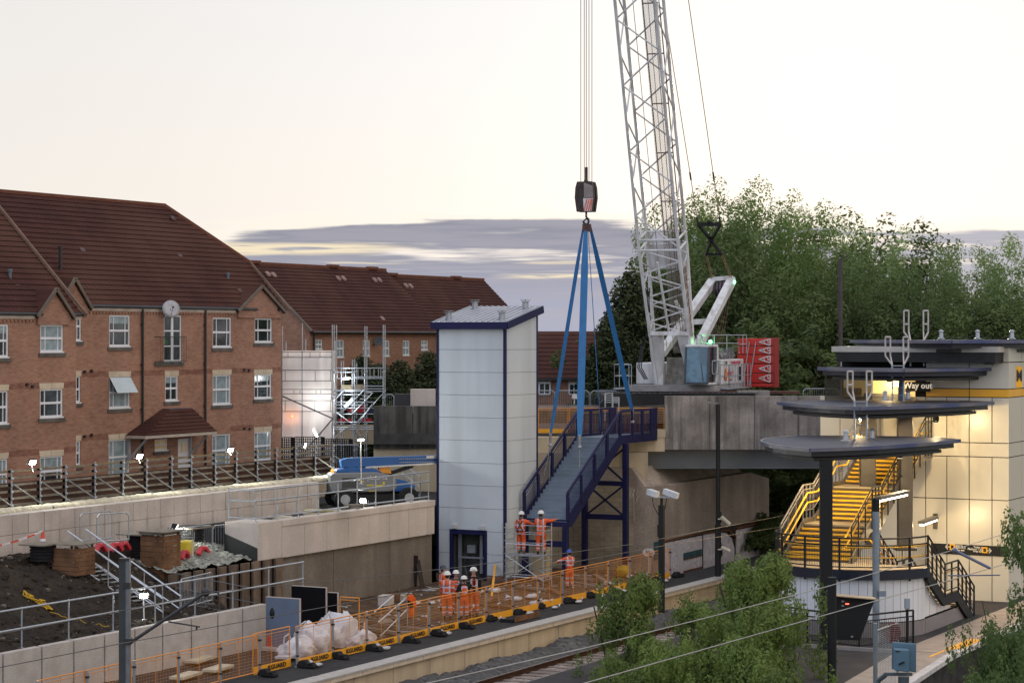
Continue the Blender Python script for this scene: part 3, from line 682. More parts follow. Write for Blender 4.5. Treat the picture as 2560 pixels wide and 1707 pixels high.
# porch
pc = MB(); e0 = onY(362,1089,YM-1.1); e1 = onY(540,1083,YM-1.1); ze = e0.z; xa, xb = e0.x, e1.x; t0 = onY(407,1022,YM); t1 = onY(460,1022,YM); zt = t0.z
a, b_, c, d_ = Vector((xa,YM-1.15,ze)), Vector((xb,YM-1.15,ze)), Vector((xb,YM,ze)), Vector((xa,YM,ze)); f0, f1, g0, g1 = Vector((t0.x,YM-.45,zt)), Vector((t1.x,YM-.45,zt)), Vector((t1.x,YM,zt+.02)), Vector((t0.x,YM,zt+.02))
P = part('porch', MB().add([a,b_,c,d_],[(0,3,2,1)]), upvc, A)
roof_slope(P, a, b_, f0, f1, 7, 'porch_roof')
mb = MB(); mb.quad(a,f0,g0 if False else g1,d_); mb.quad(b_,c,g0,f1); mb.quad(f0,f1,g0,g1); part('porch_roof', mb, M('lead',(.12,.14,.18),.5), P) if False else None
mb = MB(); mb.quad(d_,a,f0,g1); mb.quad(b_,c,g0,f1); part('porch_roof', mb, tile, P); mb = MB(); mb.quad(f0,f1,g0,g1); part('porch_cap', mb, M('lead',(.12,.14,.18),.5), P)
mb = MB(); mb.b(xa,xb,YM-1.14,YM-1.1,ze-.14,ze-.01); mb.b(xa,xa+.05,YM-1.1,YM,ze-.14,ze-.01); part('porch_fascia', mb, M('soffit_pale',(.5,.44,.38),.7), P)
for x in (xa+.25, xb-.55):
    mb = MB(); mb.bar((x,YM-.05,ze-.12),(x,YM-.05,ze-1.25),.09,.09); mb.bar((x,YM-1.0,ze-.16),(x,YM-.08,ze-1.05),.08,.08); part('porch_bracket', mb, M('painted_timber',(.4,.4,.44),.6), P)
# satellite dish
p = onY(427, 773, YM-.5); dsh = thing('satellite_dish', 'pale oval satellite dish on the eaves above the narrow balcony door', 'satellite dish', p)
ax = Vector((-.75,-.9,.25)).normalized(); mb = MB(); mb.lathe(p, [(.02,.06),(.22,.03),(.40,-.04),(.41,-.05),(.22,.01),(.02,.03)][::1], 20, -ax); part('dish', mb, M('dish_grey', (.45,.45,.48), .5), dsh, smooth=True)
mb = MB(); mb.tube(p, p+Vector((.1,.48,-.35)), .02, 6); mb.tube(p+Vector((0,0,-.35)), p+ax*.45, .012, 5); mb.ball(p+ax*.45, .05); part('arm', mb, black, dsh)
# ---- middle houses B1, B2
def house(name, label, x0, x1, ye, ez, yr, zr, wins, n, extra=None):
    t = thing(name, label, 'building', ((x0+x1)/2, ye, 4))
    hs = [px_rect(*w, ye) for w in wins]; hs = [h for h in hs if h[0] > x0 and h[1] < x1]
    mb = MB(); wall_holes(mb, x0, x1, 3, ez, ye, hs); yb = 2*yr-ye
    mb.quad((x0,ye,3),(x0,ye,ez),(x0,yb,ez),(x0,yb,3)); mb.add([(x0,ye,ez),(x0,yr,zr-.1),(x0,yb,ez)],[(0,1,2)]); mb.quad((x1,ye,3),(x1,yb,3),(x1,yb,ez),(x1,ye,ez)); mb.add([(x1,ye,ez),(x1,yb,ez),(x1,yr,zr-.1)],[(0,1,2)])
    part('wall', mb, brick_far, t)
    rr = random.Random(4)
    for h in hs: window(t, *h, ye, 'two', pane_c if rr.random() < .5 else pane_d, lint=False, sill=False, rnd=rr)
    roof_slope(t, (x0-.2,ye-.3,ez-.1), (x1+.2,ye-.3,ez-.1), (x0-.2,yr,zr), (x1+.2,yr,zr), n)
    mb = MB(); mb.quad((x0-.2,yr,zr),(x1+.2,yr,zr),(x1+.2,yb+.3,ez-.1),(x0-.2,yb+.3,ez-.1)); part('roof_back', mb, tile, t)
    gable_edge(t, [(x0-.2,ye-.3,ez-.05),(x0-.2,yr,zr+.05)], .06, M('verge_mortar', (.17,.14,.12), .9)); gable_edge(t, [(x0-.2,yr,zr+.04),(x1+.2,yr,zr+.04)], .08, vm, 'ridge')
    mb = MB(); mb.tube((x0,ye-.3,ez-.12),(x1,ye-.3,ez-.12),.07,6); part('gutter', mb, gutter, t)
    mb = MB(); x = x0
    while x < x1: mb.b(x,x+.11,ye-.05,ye,ez-.4,ez-.3); x += .225
    part('dentil_course', mb, brick_far, t)
    return t
B = house('brick_house', 'brick house with a long brown tiled roof, right behind the apartment block', 113, 129, 74, 11.15, 78.4, 15.3,
   [(789,806,849,873),(842,860,850,893),(907,925,851,890),(958,974,851,890),(1007,1024,851,888),(1053,1070,851,875)], 20)
mb = MB()
for u, v in ((667,687),(681,689),(843,698),(856,698),(934,702),(946,702),(953,799)):
    for k in range(600):
        y = 74+k*.01; p = onY(u, v, y)
        if p.z <= 11.15+.955*(y-74): break
    mb.ob(p+Vector((0,-.1,0)), (1,0,0), (0,1,.95), .38, .3, .12)
part('roof_vent', mb, M('vent_tile_pale',(.28,.18,.16),.7), B)
for u in (635, 832, 930): mb = MB(); p = onY(u, 672, 78.4); mb.b(p.x-.5,p.x+.5,78.2,78.6,15.32,15.5); part('ridge_vent', mb, vm, B)
x = onY(782,900,74).x; mb = MB(); mb.tube((x,73.9,4),(x,73.9,11),.06,6); part('downpipe', mb, black, B)
C2_ = house('brick_house', 'further brick house whose brown roof ends behind the top of the lift tower', 129.3, 143, 74.4, 11.0, 78.4, 14.95, [(1100,1115,851,890)], 20)
mb = MB()
for u, v in ((1012,716),(1024,717)):
    for k in range(600):
        y = 74.4+k*.01; p = onY(u, v, y)
        if p.z <= 11+.98*(y-74.4): break
    mb.ob(p+Vector((0,-.1,0)), (1,0,0), (0,1,.95), .38, .3, .12)
part('roof_vent', mb, M('vent_tile_pale',(.28,.18,.16),.7), C2_)
for u in (980,1140): mb = MB(); p = onY(u, 695, 78.4); mb.b(p.x-.5,p.x+.5,78.2,78.6,14.97,15.15); part('ridge_vent', mb, vm, C2_)
p = onY(946, 853, 73.6); dd = thing('satellite_dish', 'small dark grey satellite dish between windows of the house behind the scaffold', 'satellite dish', p); mb = MB(); mb.lathe(p, [(.02,.05),(.3,.0),(.31,-.02),(.02,.03)], 16, Vector((.6,.8,-.2))); part('dish', mb, M('dish_dark',(.06,.07,.08),.6), dd); mb = MB(); mb.tube(p, p+Vector((.1,.4,-.25)), .03, 5); part('arm', mb, black, dd)
# ---- terrace house beyond the bridge, square to the bridge
def fr(u, v, Y): return at(u, v, Y)
T = thing('terrace_house', 'low terraced house with a brown roof between the lift tower and the dark conifer', 'building', at(1430, 975, 128))
Yc = 126.0
mb = MB(); a = at(1180, 940, Yc); b_ = at(1575, 940, Yc)
hz = []
wr = [(1348,1375,957,985),(1423,1447,959,985)]
def lf(X0, X1, z0, z1, Yd, mb): mb.quad(cw(X0,Yd,z0),cw(X1,Yd,z0),cw(X1,Yd,z1),cw(X0,Yd,z1))
X0, X1 = (1180-1280)/F*Yc, (1575-1280)/F*Yc; ez_ = HC-103*Yc/F
mb.extr([cw(X0,Yc,4), cw(X1,Yc,4), cw(X1,Yc,ez_), cw(X0,Yc,ez_)], FW*9); part('wall', mb, brick_far, T)
roof_slope(T, cw(X0,Yc-.3,ez_-.05), cw(X1,Yc-.3,ez_-.05), cw(X0,Yc+4.4,HC+12*(Yc+4.4)/F), cw(X1,Yc+4.4,HC+12*(Yc+4.4)/F), 11)
mb = MB(); mb.quad(cw(X0,Yc+4.4,HC+.27),cw(X1,Yc+4.4,HC+.27),cw(X1,Yc+9,ez_),cw(X0,Yc+9,ez_)); part('roof_back', mb, tile, T)
mb = MB(); mb.bar(cw(X0,Yc-.35,ez_-.1), cw(X1,Yc-.35,ez_-.1), .12, .12); part('gutter', mb, gutter, T)
for u0,u1,v0,v1 in wr:
    c = [at(u0,v1,Yc-.05),at(u1,v1,Yc-.05),at(u1,v0,Yc-.05),at(u0,v0,Yc-.05)]; f = MB()
    for p, q in zip(c, c[1:]+c[:1]): f.bar(p, q, .08, .08, up=FW)
    f.bar((c[0]+c[1])/2, (c[2]+c[3])/2, .06, .06, up=FW); wn = part('window', f, upvc, T); f = MB(); f.quad(*[p+FW*.03 for p in c]); part('pane', f, pane_d, wn)
    f = MB(); f.extr([at(u0-3,v0,Yc-.02),at(u1+3,v0,Yc-.02),at(u1+3,v0-8,Yc-.02),at(u0-3,v0-8,Yc-.02)], FW*.04); part('lintel', f, lintel, wn)
# ================================================================ text
def text_mesh(txt, h, depth=.004, bold=False):
    cu = bpy.data.curves.new('lettering', 'FONT'); cu.body = txt; cu.size = h; cu.extrude = depth; cu.align_x = 'CENTER'; cu.align_y = 'CENTER'; cu.offset = .03*h if bold else .0; cu.resolution_u = 2
    o = bpy.data.objects.new('tmp', cu); COL.objects.link(o); dg = bpy.context.evaluated_depsgraph_get(); me = bpy.data.meshes.new_from_object(o.evaluated_get(dg)); bpy.data.objects.remove(o); return me
def put_text(name, txt, h, c, right, up, mat, parent, bold=False, sx=1, depth=.004):
    me = text_mesh(txt, h, depth, bold); r = Vector(right).normalized(); u = Vector(up).normalized(); n = r.cross(u); c = Vector(c) - OFF[parent.name]
    Mx = Matrix(((r.x*sx,u.x,n.x,c.x),(r.y*sx,u.y,n.y,c.y),(r.z*sx,u.z,n.z,c.z),(0,0,0,1))); me.transform(Mx); me.materials.clear(); me.materials.append(mat); me.name = name
    o = bpy.data.objects.new(name, me); COL.objects.link(o); o.parent = parent; OFF[o.name] = OFF[parent.name]; return o
# ================================================================ lift tower
LX0, LX1, LY0, LY1 = 85.0, 88.06, 45.45, 48.9
cladA = M('cladding_white', (.53,.58,.62), .38, var=.1, scale=.45, streak=(1.1,(.43,.46,.49)), bmp=.06); 
Lt = thing('lift_tower', 'tall white panelled lift tower with navy corner trims and a sloping metal roof', 'lift tower', (86.5, 47.2, 0))
dy0, dy1, dz = 46.5, 48.1, 2.1
zs = [.28] + [10.2-k for k in range(9, -1, -1)] + [11.2]; zs = [.28, 1.2, 2.2, 3.2, 4.2, 5.2, 6.2, 7.2, 8.2, 9.2, 10.2, 11.25]
mb = MB(); g = .008
for a, b_ in zip(zs, zs[1:]):
    if a < 2.1:
        mb.b(LX0, LX0+.08, LY0+.1, dy0-.02, a+g, min(b_, 20)-g); mb.b(LX0, LX0+.08, dy1+.02, LY1-.1, a+g, b_-g)
        if b_ > 2.15: mb.b(LX0, LX0+.08, dy0-.02, dy1+.02, 2.14, b_-g)
    else: mb.b(LX0, LX0+.08, LY0+.1, LY1-.1, a+g, b_-g)
part('front_cladding', mb, cladA, Lt)
mb = MB()
for a, b_ in zip(zs, zs[1:]):
    hi = b_-g
    if a > 10.1: mb.extr([(LX0+.1,LY0,a+g),(LX1-.05,LY0,a+g),(LX1-.05,LY0,11.95),(LX0+.1,LY0,11.25)], (0,.08,0)); continue
    mb.b(LX0+.1, LX1-.05, LY0, LY0+.08, a+g, hi)
part('side_cladding', mb, cladA, Lt)
mb = MB(); mb.b(LX0+.1, LX1, LY1-.08, LY1, .28, 11.25); mb.b(LX1-.08, LX1, LY0+.1, LY1-.1, .28, 11.3); part('rear_cladding', mb, cladA, Lt)
mb = MB(); mb.b(LX0+.04, LX1-.04, LY0+.03, dy0-.15, .28, 11.2); mb.b(LX0+.04, LX1-.04, dy1+.15, LY1-.04, .28, 11.2); mb.b(LX0+.04, LX1-.04, dy0-.15, dy1+.15, 2.15, 11.2); mb.b(LX0+1.9, LX1-.04, dy0-.15, dy1+.15, .1, 2.15)
part('core', mb, M('seam_grey', (.14,.15,.17), .8), Lt)  # dark grey core, seen in the seams between panels
for (x, y, w1, w2) in ((LX0-.02, LY0-.02, .12, .12), (LX0-.02, LY1-.1, .12, .12), (LX1-.1, LY0-.02, .12, .12)):
    mb = MB(); mb.b(x, x+w1, y, y+w2, .28, 11.3 if x < 86 else 11.95); part('corner_trim', mb, navy, Lt)
mb = MB(); mb.b(LX0-.03, LX1, LY0-.03, dy0-.12, -.05, .28); mb.b(LX0-.03, LX0+.4, dy1+.12, LY1+.03, -.05, .28); part('plinth', mb, brickmat('brick_plinth', (.2,.07,.05), (.15,.055,.045), (.2,.15,.12)), Lt)
mb = MB(); f = .14; mb.b(LX0-.04, LX0+.12, dy0-.14, dy0+f-.14, .0, dz+.15); mb.b(LX0-.04, LX0+.12, dy1-f+.14, dy1+.14, .0, dz+.15); mb.b(LX0-.04, LX0+.12, dy0+f-.14, dy1-f+.14, dz-.05, dz+.15); dr = part('door_frame', mb, navy, Lt)
mb = MB(); mb.b(LX0+.5, LX0+.54, dy0, dy1, .05, dz); part('inner_door', mb, glassy('lift_interior', (.05,.052,.05), .3, .5, (.02,.02,.02), 2), dr)
mb = MB(); mb.b(LX0+.35, LX0+.42, dy1-.25, dy1-.08, .05, dz); mb.b(LX0+.35, LX0+.42, dy0+.28, dy0+.42, .3, dz-.1); mb.b(LX0+.3, LX0+.34, dy0+.1, dy1-.1, .95, 1.03); mb.b(LX0+.25, LX0+.4, dy0+.6, dy0+1.0, 1.2, 1.55); part('inner_post', mb, galv, dr)
for u, v in ((1138,1315),(1207,1319)):
    p = onX(u, v, LX0); mb = MB(); mb.b(LX0-.14, LX0, p.y-.1, p.y+.1, p.z-.1, p.z+.1); part('wall_light', mb, M('light_fitting', (.5,.5,.52), .4), Lt, bev=.02)
# roof
ov = .2; rz = lambda x: 11.32 + (x-LX0)*.215
P = [Vector((LX0-ov,LY0-ov,rz(LX0-ov))), Vector((LX1+ov,LY0-ov,rz(LX1+ov))), Vector((LX1+ov,LY1+ov,rz(LX1+ov))), Vector((LX0-ov,LY1+ov,rz(LX0-ov)))]
mb = MB(); mb.extr([P[0]-UP*.16, P[1]-UP*.16, P[2]-UP*.16, P[3]-UP*.16], UP*.3); rf = part('roof', mb, M('roof_metal', (.42,.44,.5), .3, .3, var=.1), Lt)
mb = MB()
for a, b_ in ((P[0],P[1]),(P[1],P[2]),(P[2],P[3]),(P[3],P[0])): mb.bar(a-UP*.02, b_-UP*.02, .06, .32)
part('fascia', mb, navy, rf)
mb = MB()
for k in range(13):
    y = LY0-.05+(LY1-LY0+.1)*k/12; mb.bar((LX0-.1,y,rz(LX0-.1)+.16),(LX1+.1,y,rz(LX1+.1)+.16),.06,.05)
part('roof_rib', mb, M('roof_metal', ()), rf)
for x, y in ((LX0+.35,LY0+.35),(LX0+.35,LY1-.4),(LX1-.3,LY0+.45),(LX1-.3,LY1-.4)):
    z = rz(x)+.13; mb = MB(); mb.tube((x,y,z),(x,y,z+.3),.14,10); mb.tube((x,y,z+.3),(x,y,z+.33),.2,10); mb.tube((x,y,z+.38),(x,y,z+.4),.24,10); mb.tube((x,y,z+.33),(x,y,z+.38),.03,6); part('roof_vent', mb, galv, rf)
# ================================================================ footbridge stair
SX0, SX1, SY0, SY1, SZ0, SZ1, SXE = 86.5, 91.75, 43.05, 45.2, 2.72, 6.12, 95.8
St = thing('footbridge_stair', 'navy steel staircase with grey treads hanging from blue slings, its landing by the road bridge', 'staircase', (86.5, 44.1, 0.2))
n = 20; go = (SX1-SX0)/n; ri = (SZ1-SZ0)/n
for s, y in ((0, SY0), (1, SY1)):
    mb = MB(); mb.extr([(SX0-.25,y-.03,SZ0-.12),(SX0-.25,y-.03,SZ0+.12),(SX1-.1,y-.03,SZ1+.12),(SXE,y-.03,SZ1+.12),(SXE,y-.03,SZ1-.28),(SX1+.12,y-.03,SZ1-.28),(SX0+.12,y-.03,SZ0-.3),(SX0-.25,y-.03,SZ0-.3)], (0,.06,0)); part('stringer', mb, navy, St)
mb = MB()
for i in range(n):
    x = SX0+go*i; z = SZ0+ri*(i+1); mb.b(x, x+go+.02, SY0+.03, SY1-.03, z-.03, z); mb.b(x, x+.02, SY0+.03, SY1-.03, z-ri, z-.03)
part('treads', mb, grey_step, St)
mb = MB()
for i in range(n): x = SX0+go*i; z = SZ0+ri*(i+1); mb.b(x-.012, x+.05, SY0+.05, SY1-.05, z+.001, z+.012)
part('nosings', mb, M('nosing_pale', (.3,.34,.4), .5), St)
mb = MB(); mb.b(SX1, SXE, SY0+.03, SY1-.03, SZ1-.08, SZ1); mb.b(SX0-.3, SX0+.05, SY0, SY1, SZ0-.12, SZ0-.04); part('landing_plate', mb, grey_step, St)
mb = MB(); mb.b(SX0-.32, SX0-.2, SY0-.05, SY1+.05, SZ0-.28, SZ0-.06); mb.b(SX0-.3, SX0-.2, SY0-.05, SY1+.05, SZ0-.04, SZ0+.04)
for x in (SX1+.1, 93.6, SXE-.15): mb.b(x, x+.12, SY0, SY1, SZ1-.28, SZ1-.08)
part('cross_beam', mb, navy, St)
def zline(x): return SZ0 + (SZ1-SZ0)*min(1, max(0, (x-SX0)/(SX1-SX0)))
for y in (SY0, SY1):
    mb = MB(); H = 1.2; pts = [(SX0-.2,y,SZ0+H),(SX1,y,SZ1+H+.02),(SXE,y,SZ1+H+.02)]
    for a, b_ in zip(pts, pts[1:]): mb.bar(a, b_, .09, .1)
    part('handrail', mb, navy, St)
    mb = MB()
    for h in (.16, 1.0):
        pts = [(SX0-.15,y,SZ0+h+.02),(SX1,y,SZ1+h+.02),(SXE,y,SZ1+h+.02)]
        for a, b_ in zip(pts, pts[1:]): mb.bar(a, b_, .03, .03)
    x = SX0-.1
    while x < SXE-.75: z = zline(x); mb.b(x-.009,x+.009,y-.009,y+.009,z+.16,z+1.02); x += .1
    part('balusters', mb, navy, St)
    for x in (SX0-.2, SX0+1.15, SX0+2.5, SX0+3.8, SX1-.05, SX1+1.3, SX1+2.4):
        mb = MB(); z = zline(x); mb.b(x-.075,x+.075,y-.05,y+.05,z-.1,z+1.18); part('baluster_post', mb, navy, St)
    mb = MB(); mb.b(SXE-.75, SXE, y-.04, y+.04, SZ1-.05, SZ1+1.22); part('end_panel', mb, navy, St)
for x, y, z0, z1 in ((92.2,45.1,-.02,SZ1-.28),(92.2,43.0,-.02,SZ1-.28),(86.3,43.15,-.02,SZ0-.25),(86.3,45.15,-.02,SZ0-.25)):
    mb = MB(); mb.b(x-.13,x+.13,y-.11,y+.11,z0,z1); mb.b(x-.24,x+.24,y-.2,y+.2,z0-.02,z0+.04); part('leg', mb, navy, St)
mb = MB(); mb.bar((92.2,43.1,2.42),(92.2,45.0,2.42),.14,.24); mb.bar((92.2,43.1,3.98),(92.2,45.0,3.98),.14,.22); mb.b(86.2,86.4,43.26,45.04,1.55,1.8)
for a, b_ in (((45.0,2.5),(43.1,3.9)),((45.0,3.9),(43.1,2.5)),((45.0,4.1),(43.1,5.6)),((45.0,5.6),(43.1,4.1))): mb.bar((92.2,a[0],a[1]),(92.2,b_[0],b_[1]),.07,.08)
part('bracing', mb, navy, St)
mb = MB(); mb.b(86.9, 87.3, 44.4, 45.1, -.02, 2.3); single('timber_pack', mb, M('cream_panel', (.55,.45,.28), .8, var=.1), 'upright cream panel behind the scaffold tower under the stair', 'panel')
# ================================================================ slings, hook block, ropes
hk = cw(3.36, 99.5, 0); HKz = lambda v: HC - (v-HV)*99.5/F
blue = M('blue_webbing', (.03,.15,.37), .6, var=.15, scale=3)
ring = Vector((hk.x, hk.y, HKz(552)))
ends = [(onY(1376,1088,SY1), .11, 'leftmost blue sling, to the left side of the stair'), (onY(1449,1092,SY0), .2, 'widest blue sling, hanging almost straight down to the near side of the stair'), (onY(1503,1085,SY1), .075, 'thinnest blue sling, seen edge-on, to the far landing'), (onY(1581,1030,SY0), .15, 'rightmost blue sling, slanting to the navy railing of the landing')]
chainm = M('chain_steel', (.4,.42,.45), .4, .7)
for i, (e, w_, lb) in enumerate(ends):
    s = ring + RT*(-.12, -.02, .06, .16)[i]*1.0 + UP*(-.2); t = thing('lifting_sling', lb, 'sling', e, 0, 'blue lifting slings')
    mb = MB(); N = 10
    tw = (0, 0, 1.25, -.2)[i]
    for k in range(N):
        a = s.lerp(e, k/N); b_ = s.lerp(e, (k+1)/N)
        def wd(f): return w_*(.45+.55*min(1, f*5, (1-f)*6+.25))
        dr_ = (RT*math.cos(tw)+FW*math.sin(tw))
        mb.add([a-dr_*wd(k/N)*.8, a+dr_*wd(k/N)*.8, b_+dr_*wd((k+1)/N)*.8, b_-dr_*wd((k+1)/N)*.8, a-dr_*wd(k/N)*.8+FW*.03, a+dr_*wd(k/N)*.8+FW*.03, b_+dr_*wd((k+1)/N)*.8+FW*.03, b_-dr_*wd((k+1)/N)*.8+FW*.03], [(0,1,2,3),(7,6,5,4),(0,4,5,1),(2,6,7,3),(1,5,6,2),(0,3,7,4)])
    part('webbing', mb, blue, t)
    mb = MB(); mb.tube(s+UP*.05, s-UP*.3, .07, 6); part('sleeve', mb, M('sleeve_brown', (.1,.06,.05), .7), t)
    mb = MB(); mb.tube(e+UP*.1, e-UP*.35, .07, 7, .05); mb.ball(e-UP*.45, .1, n=8, k=5); sh = part('shackle', mb, chainm, t)
    if i < 2:
        foot = [onY(1352,1212,SY1), onY(1449,1168,SY0)][i]; mb = MB()
        for q in ([foot, onY(1373,1225,SY1-.1), onY(1360,1190,SY1-.1)] if i == 0 else [foot]):
            m_ = 22
            for k in range(m_): c = (e-UP*.45).lerp(q, (k+.5)/m_); mb.ball(c, .03, .03, .045, n=5, k=3)
        part('chain', mb, chainm, t)
Hb = thing('hook_block', 'dark hook block with red and white hazard stripes hanging above the blue slings', 'hook block', Vector((hk.x, hk.y, HKz(530))))
th = R(20); fF = -(RT*math.sin(th)+FW*math.cos(th)); fW = RT*math.cos(th)-FW*math.sin(th)
def hbp(a, b_, v): return Vector((hk.x, hk.y, 0)) + fW*a + fF*b_ + UP*HKz(v)
hmat = M('hook_brown', (.055,.04,.038), .6, var=.4, scale=6)
# two cheek plates wide at mid height; near faces seen from a corner
def hexo(b0, b1, mat, nm, x0=-.4, x1=.4):
    mb = MB(); pr = [(.34,455),(.42,470),(.45,495),(.36,530)]; poly = [hbp(-w_*1.0, b0, v) for w_, v in pr] + [hbp(w_*1.0, b0, v) for w_, v in reversed(pr)]; mb.extr(poly, fF*(b1-b0)); return part(nm, mb, mat, Hb)
hexo(-.32,-.1,hmat,'cheek_plate'); hexo(.1,.32,hmat,'cheek_plate')
mb = MB(); mb.extr([hbp(-.25,-.1,462),hbp(.25,-.1,462),hbp(.28,-.1,515),hbp(-.28,-.1,515)], fF*.2); part('sheave', mb, steel_dk, Hb)
gr_ = M('block_grey', (.28,.24,.23), .6); mb = MB(); mb.extr([hbp(.0,.33,458),hbp(.40,.33,466),hbp(.44,.33,495),hbp(.0,.33,496)], fF*.03); part('side_plate', mb, gr_, Hb)
hz_w = M('hazard_white', (.6,.56,.55), .5, var=.05); hz_r = M('hazard_red', (.55,.09,.05), .5, var=.05)
mb = MB(); mb.extr([hbp(-.04,.33,497),hbp(.44,.33,497),hbp(.35,.33,529),hbp(.0,.33,529)], fF*.02); part('hazard_plate', mb, hz_w, Hb)
mb = MB()
for k in range(4): a = -.02+k*.1; mb.quad(hbp(a,.355,528),hbp(a+.055,.355,528),hbp(min(a+.2,.43),.355,499),hbp(min(a+.145,.38),.355,499))
part('hazard_stripe', mb, hz_r, Hb)
mb = MB(); mb.tube(hbp(0,0,458), hbp(0,0,447), .12, 8, .06); mb.b(hk.x-.05,hk.x+.05,hk.y-.05,hk.y+.05,HKz(450),HKz(446)+.5); part('top_yoke', mb, hmat, Hb)
mb = MB(); c = hbp(0,0,530); mb.path([c, c-UP*.25, c-UP*.35+fW*.12, c-UP*.52+fW*.1, c-UP*.58, c-UP*.5-fW*.12, c-UP*.4-fW*.14], .05, 7); mb.path([c-UP*.3+fW*.0, ring+UP*.0-RT*.1], .035, 6); mb.path([c-UP*.3, ring+RT*.12], .035, 6); part('hook', mb, steel_dk, Hb)
# ================================================================ crane
CF = cw(8.29, 112, 9.0)          # boom foot
def cr(a, b_, z): return Vector((CF.x, CF.y, 0)) + fW*a + fF*b_ + UP*z
white = M('crane_white', (.66,.67,.70), .4, var=.18, scale=1.2, streak=(3,(.40,.38,.37)))
red = M('crane_red', (.55,.025,.02), .4, var=.2, scale=1.0)
Cr = thing('crawler_crane', 'white lattice boom crawler crane with red counterweights standing on the road bridge', 'crane', cr(0, -1.5, 6.5))
bd = (fF*.351+UP).normalized(); bn = fW.cross(bd).normalized()    # bn: across the boom depth
if bn.dot(fF) < 0: bn = -bn
def bp(t, i, j):      # t height above foot, i -1/1 across width, j -1 back /1 front
    Wd = 1.02 if t < 38 else 1.02 - (t-38)*.05
    D = .12 + min(1, t/6.3)*.62 if t < 6.3 else .74
    return CF + fF*.351*t + UP*t + fW*Wd*i + bn*D*j
T6 = 6.3; TT = 39.5
for i in (-1, 1):
    for j in (-1, 1):
        mb = MB(); mb.tube(bp(T6,i,j), bp(TT,i,j), .085 if not (i == 1 and j == 1) else .085, 8); mb.tube(bp(1.9,i,j) if True else 0, bp(T6,i,j), .1, 8); part('boom_chord', mb, white, Cr)
bay = 1.55; mb = MB(); k = 0; t = T6+.15
while t < TT-.5:
    t2 = min(TT, t+bay)
    for face in ('f','b','l','r'):
        s = 1 if k % 2 else -1
        if face == 'f': a, b_ = bp(t,-s,1), bp(t2,s,1)
        elif face == 'b': a, b_ = bp(t,s,-1), bp(t2,-s,-1)
        elif face == 'l': a, b_ = bp(t,-1,-s), bp(t2,-1,s)
        else: a, b_ = bp(t,1,s), bp(t2,1,-s)
        mb.tube(a, b_, .042, 6)
    t = t2; k += 1
part('boom_lacing', mb, white, Cr)
mb = MB()
for t in (T6, T6+.5):
    c = [bp(t,-1,1), bp(t,1,1), bp(t,1,-1), bp(t,-1,-1)]
    for a, b_ in zip(c, c[1:]+c[:1]): mb.tube(a, b_, .06, 6)
t = 2.0; k = 0
while t < T6-.3:
    t2 = t+.62; s = 1 if k % 2 else -1
    mb.tube(bp(t,-s,1), bp(t2,s,1), .042, 6); mb.tube(bp(t,1,s), bp(t2,1,-s), .036, 6); mb.tube(bp(t,-1,-s), bp(t2,-1,s), .036, 6); mb.tube(bp(t,s,-1), bp(t2,-s,-1), .04, 6); t = t2; k += 1
mb.tube(bp(2,0,1), bp(5.7,-.15,1), .07, 6)
part('base_lacing', mb, white, Cr)
mb = MB()   # foot plates: two solid legs joined by a cross plate
for i in (-1, 1):
    mb.extr([bp(2.0,i*1.06,1.1), bp(2.0,i*.35,1.1), cr(.62*i,.05,8.95), cr(.62*i,.05,8.3), cr(1.05*i,.05,8.3), bp(1.0,i*1.08,1.6)], -fF*.3)
    mb.extr([bp(2.0,i*1.06,1.2), bp(2.0,i*1.06,-1.2), cr(1.0*i,-.5,8.3), cr(1.0*i,.1,8.3)], -fW*.12*i)
mb.bar(bp(2.05,-1,1.05), bp(2.05,1,1.05), .16, .2)
part('boom_foot', mb, white, Cr)
mb = MB(); mb.extr([bp(T6-.1,-.9,-1), bp(T6-.1,.9,-1), bp(T6-1.3,.9,-1), bp(T6-1.3,-.9,-1)], bn*.04); part('boom_plate', mb, white, Cr)
def gratmat():
    m, nt, b = base('grating_mesh', .6); tc = nd(nt, 'ShaderNodeTexCoord'); mp = nd(nt, 'ShaderNodeMapping'); nt.links.new(tc.outputs['Object'], mp.inputs[0]); b.inputs['Base Color'].default_value = (.3,.27,.25,1)
    tr = nd(nt, 'ShaderNodeBsdfTransparent'); mx = nd(nt, 'ShaderNodeMixShader'); br = nd(nt, 'ShaderNodeTexChecker'); br.inputs['Scale'].default_value = 22; nt.links.new(tc.outputs['Object'], br.inputs[0])
    ma = nd(nt, 'ShaderNodeMath', operation='MULTIPLY'); nt.links.new(br.outputs['Fac'], ma.inputs[0]); ma.inputs[1].default_value = .3
    m2 = nd(nt, 'ShaderNodeMath', operation='ADD'); nt.links.new(ma.outputs[0], m2.inputs[0]); m2.inputs[1].default_value = .28
    nt.links.new(m2.outputs[0], mx.inputs[0]); nt.links.new(tr.outputs[0], mx.inputs[1]); nt.links.new(b.outputs[0], mx.inputs[2]); nt.links.new(mx.outputs[0], nt.nodes['Material Output'].inputs[0]); return m
mb = MB(); mb.quad(bp(.9,-.02,-.6), bp(.9,.78,-.6), bp(TT-2,.78,-.9), bp(TT-2,-.02,-.9)); part('boom_walkway', mb, gratmat(), Cr)
mb = MB(); mb.tube(bp(T6,-.04,-.85), bp(TT-2,-.04,-.92), .035, 5); mb.tube(bp(T6,.78,-.85), bp(TT-2,.78,-.92), .03, 5)
t = T6+2
while t < TT-3: mb.bar(bp(t,-.04,-.88), bp(t,.78,-.88), .06, .06); t += 2.35
part('walkway_frame', mb, M('frame_brown', (.12,.06,.05), .6), Cr)
mb = MB(); mb.extr([bp(5.6,1.12,.9), bp(5.6,1.12,.35), bp(1.9,1.12,.75), bp(1.9,1.12,1.25)], fW*.03); sp_ = part('boom_signboard', mb, M('sign_cream', (.5,.47,.44), .5), Cr)
mb = MB()
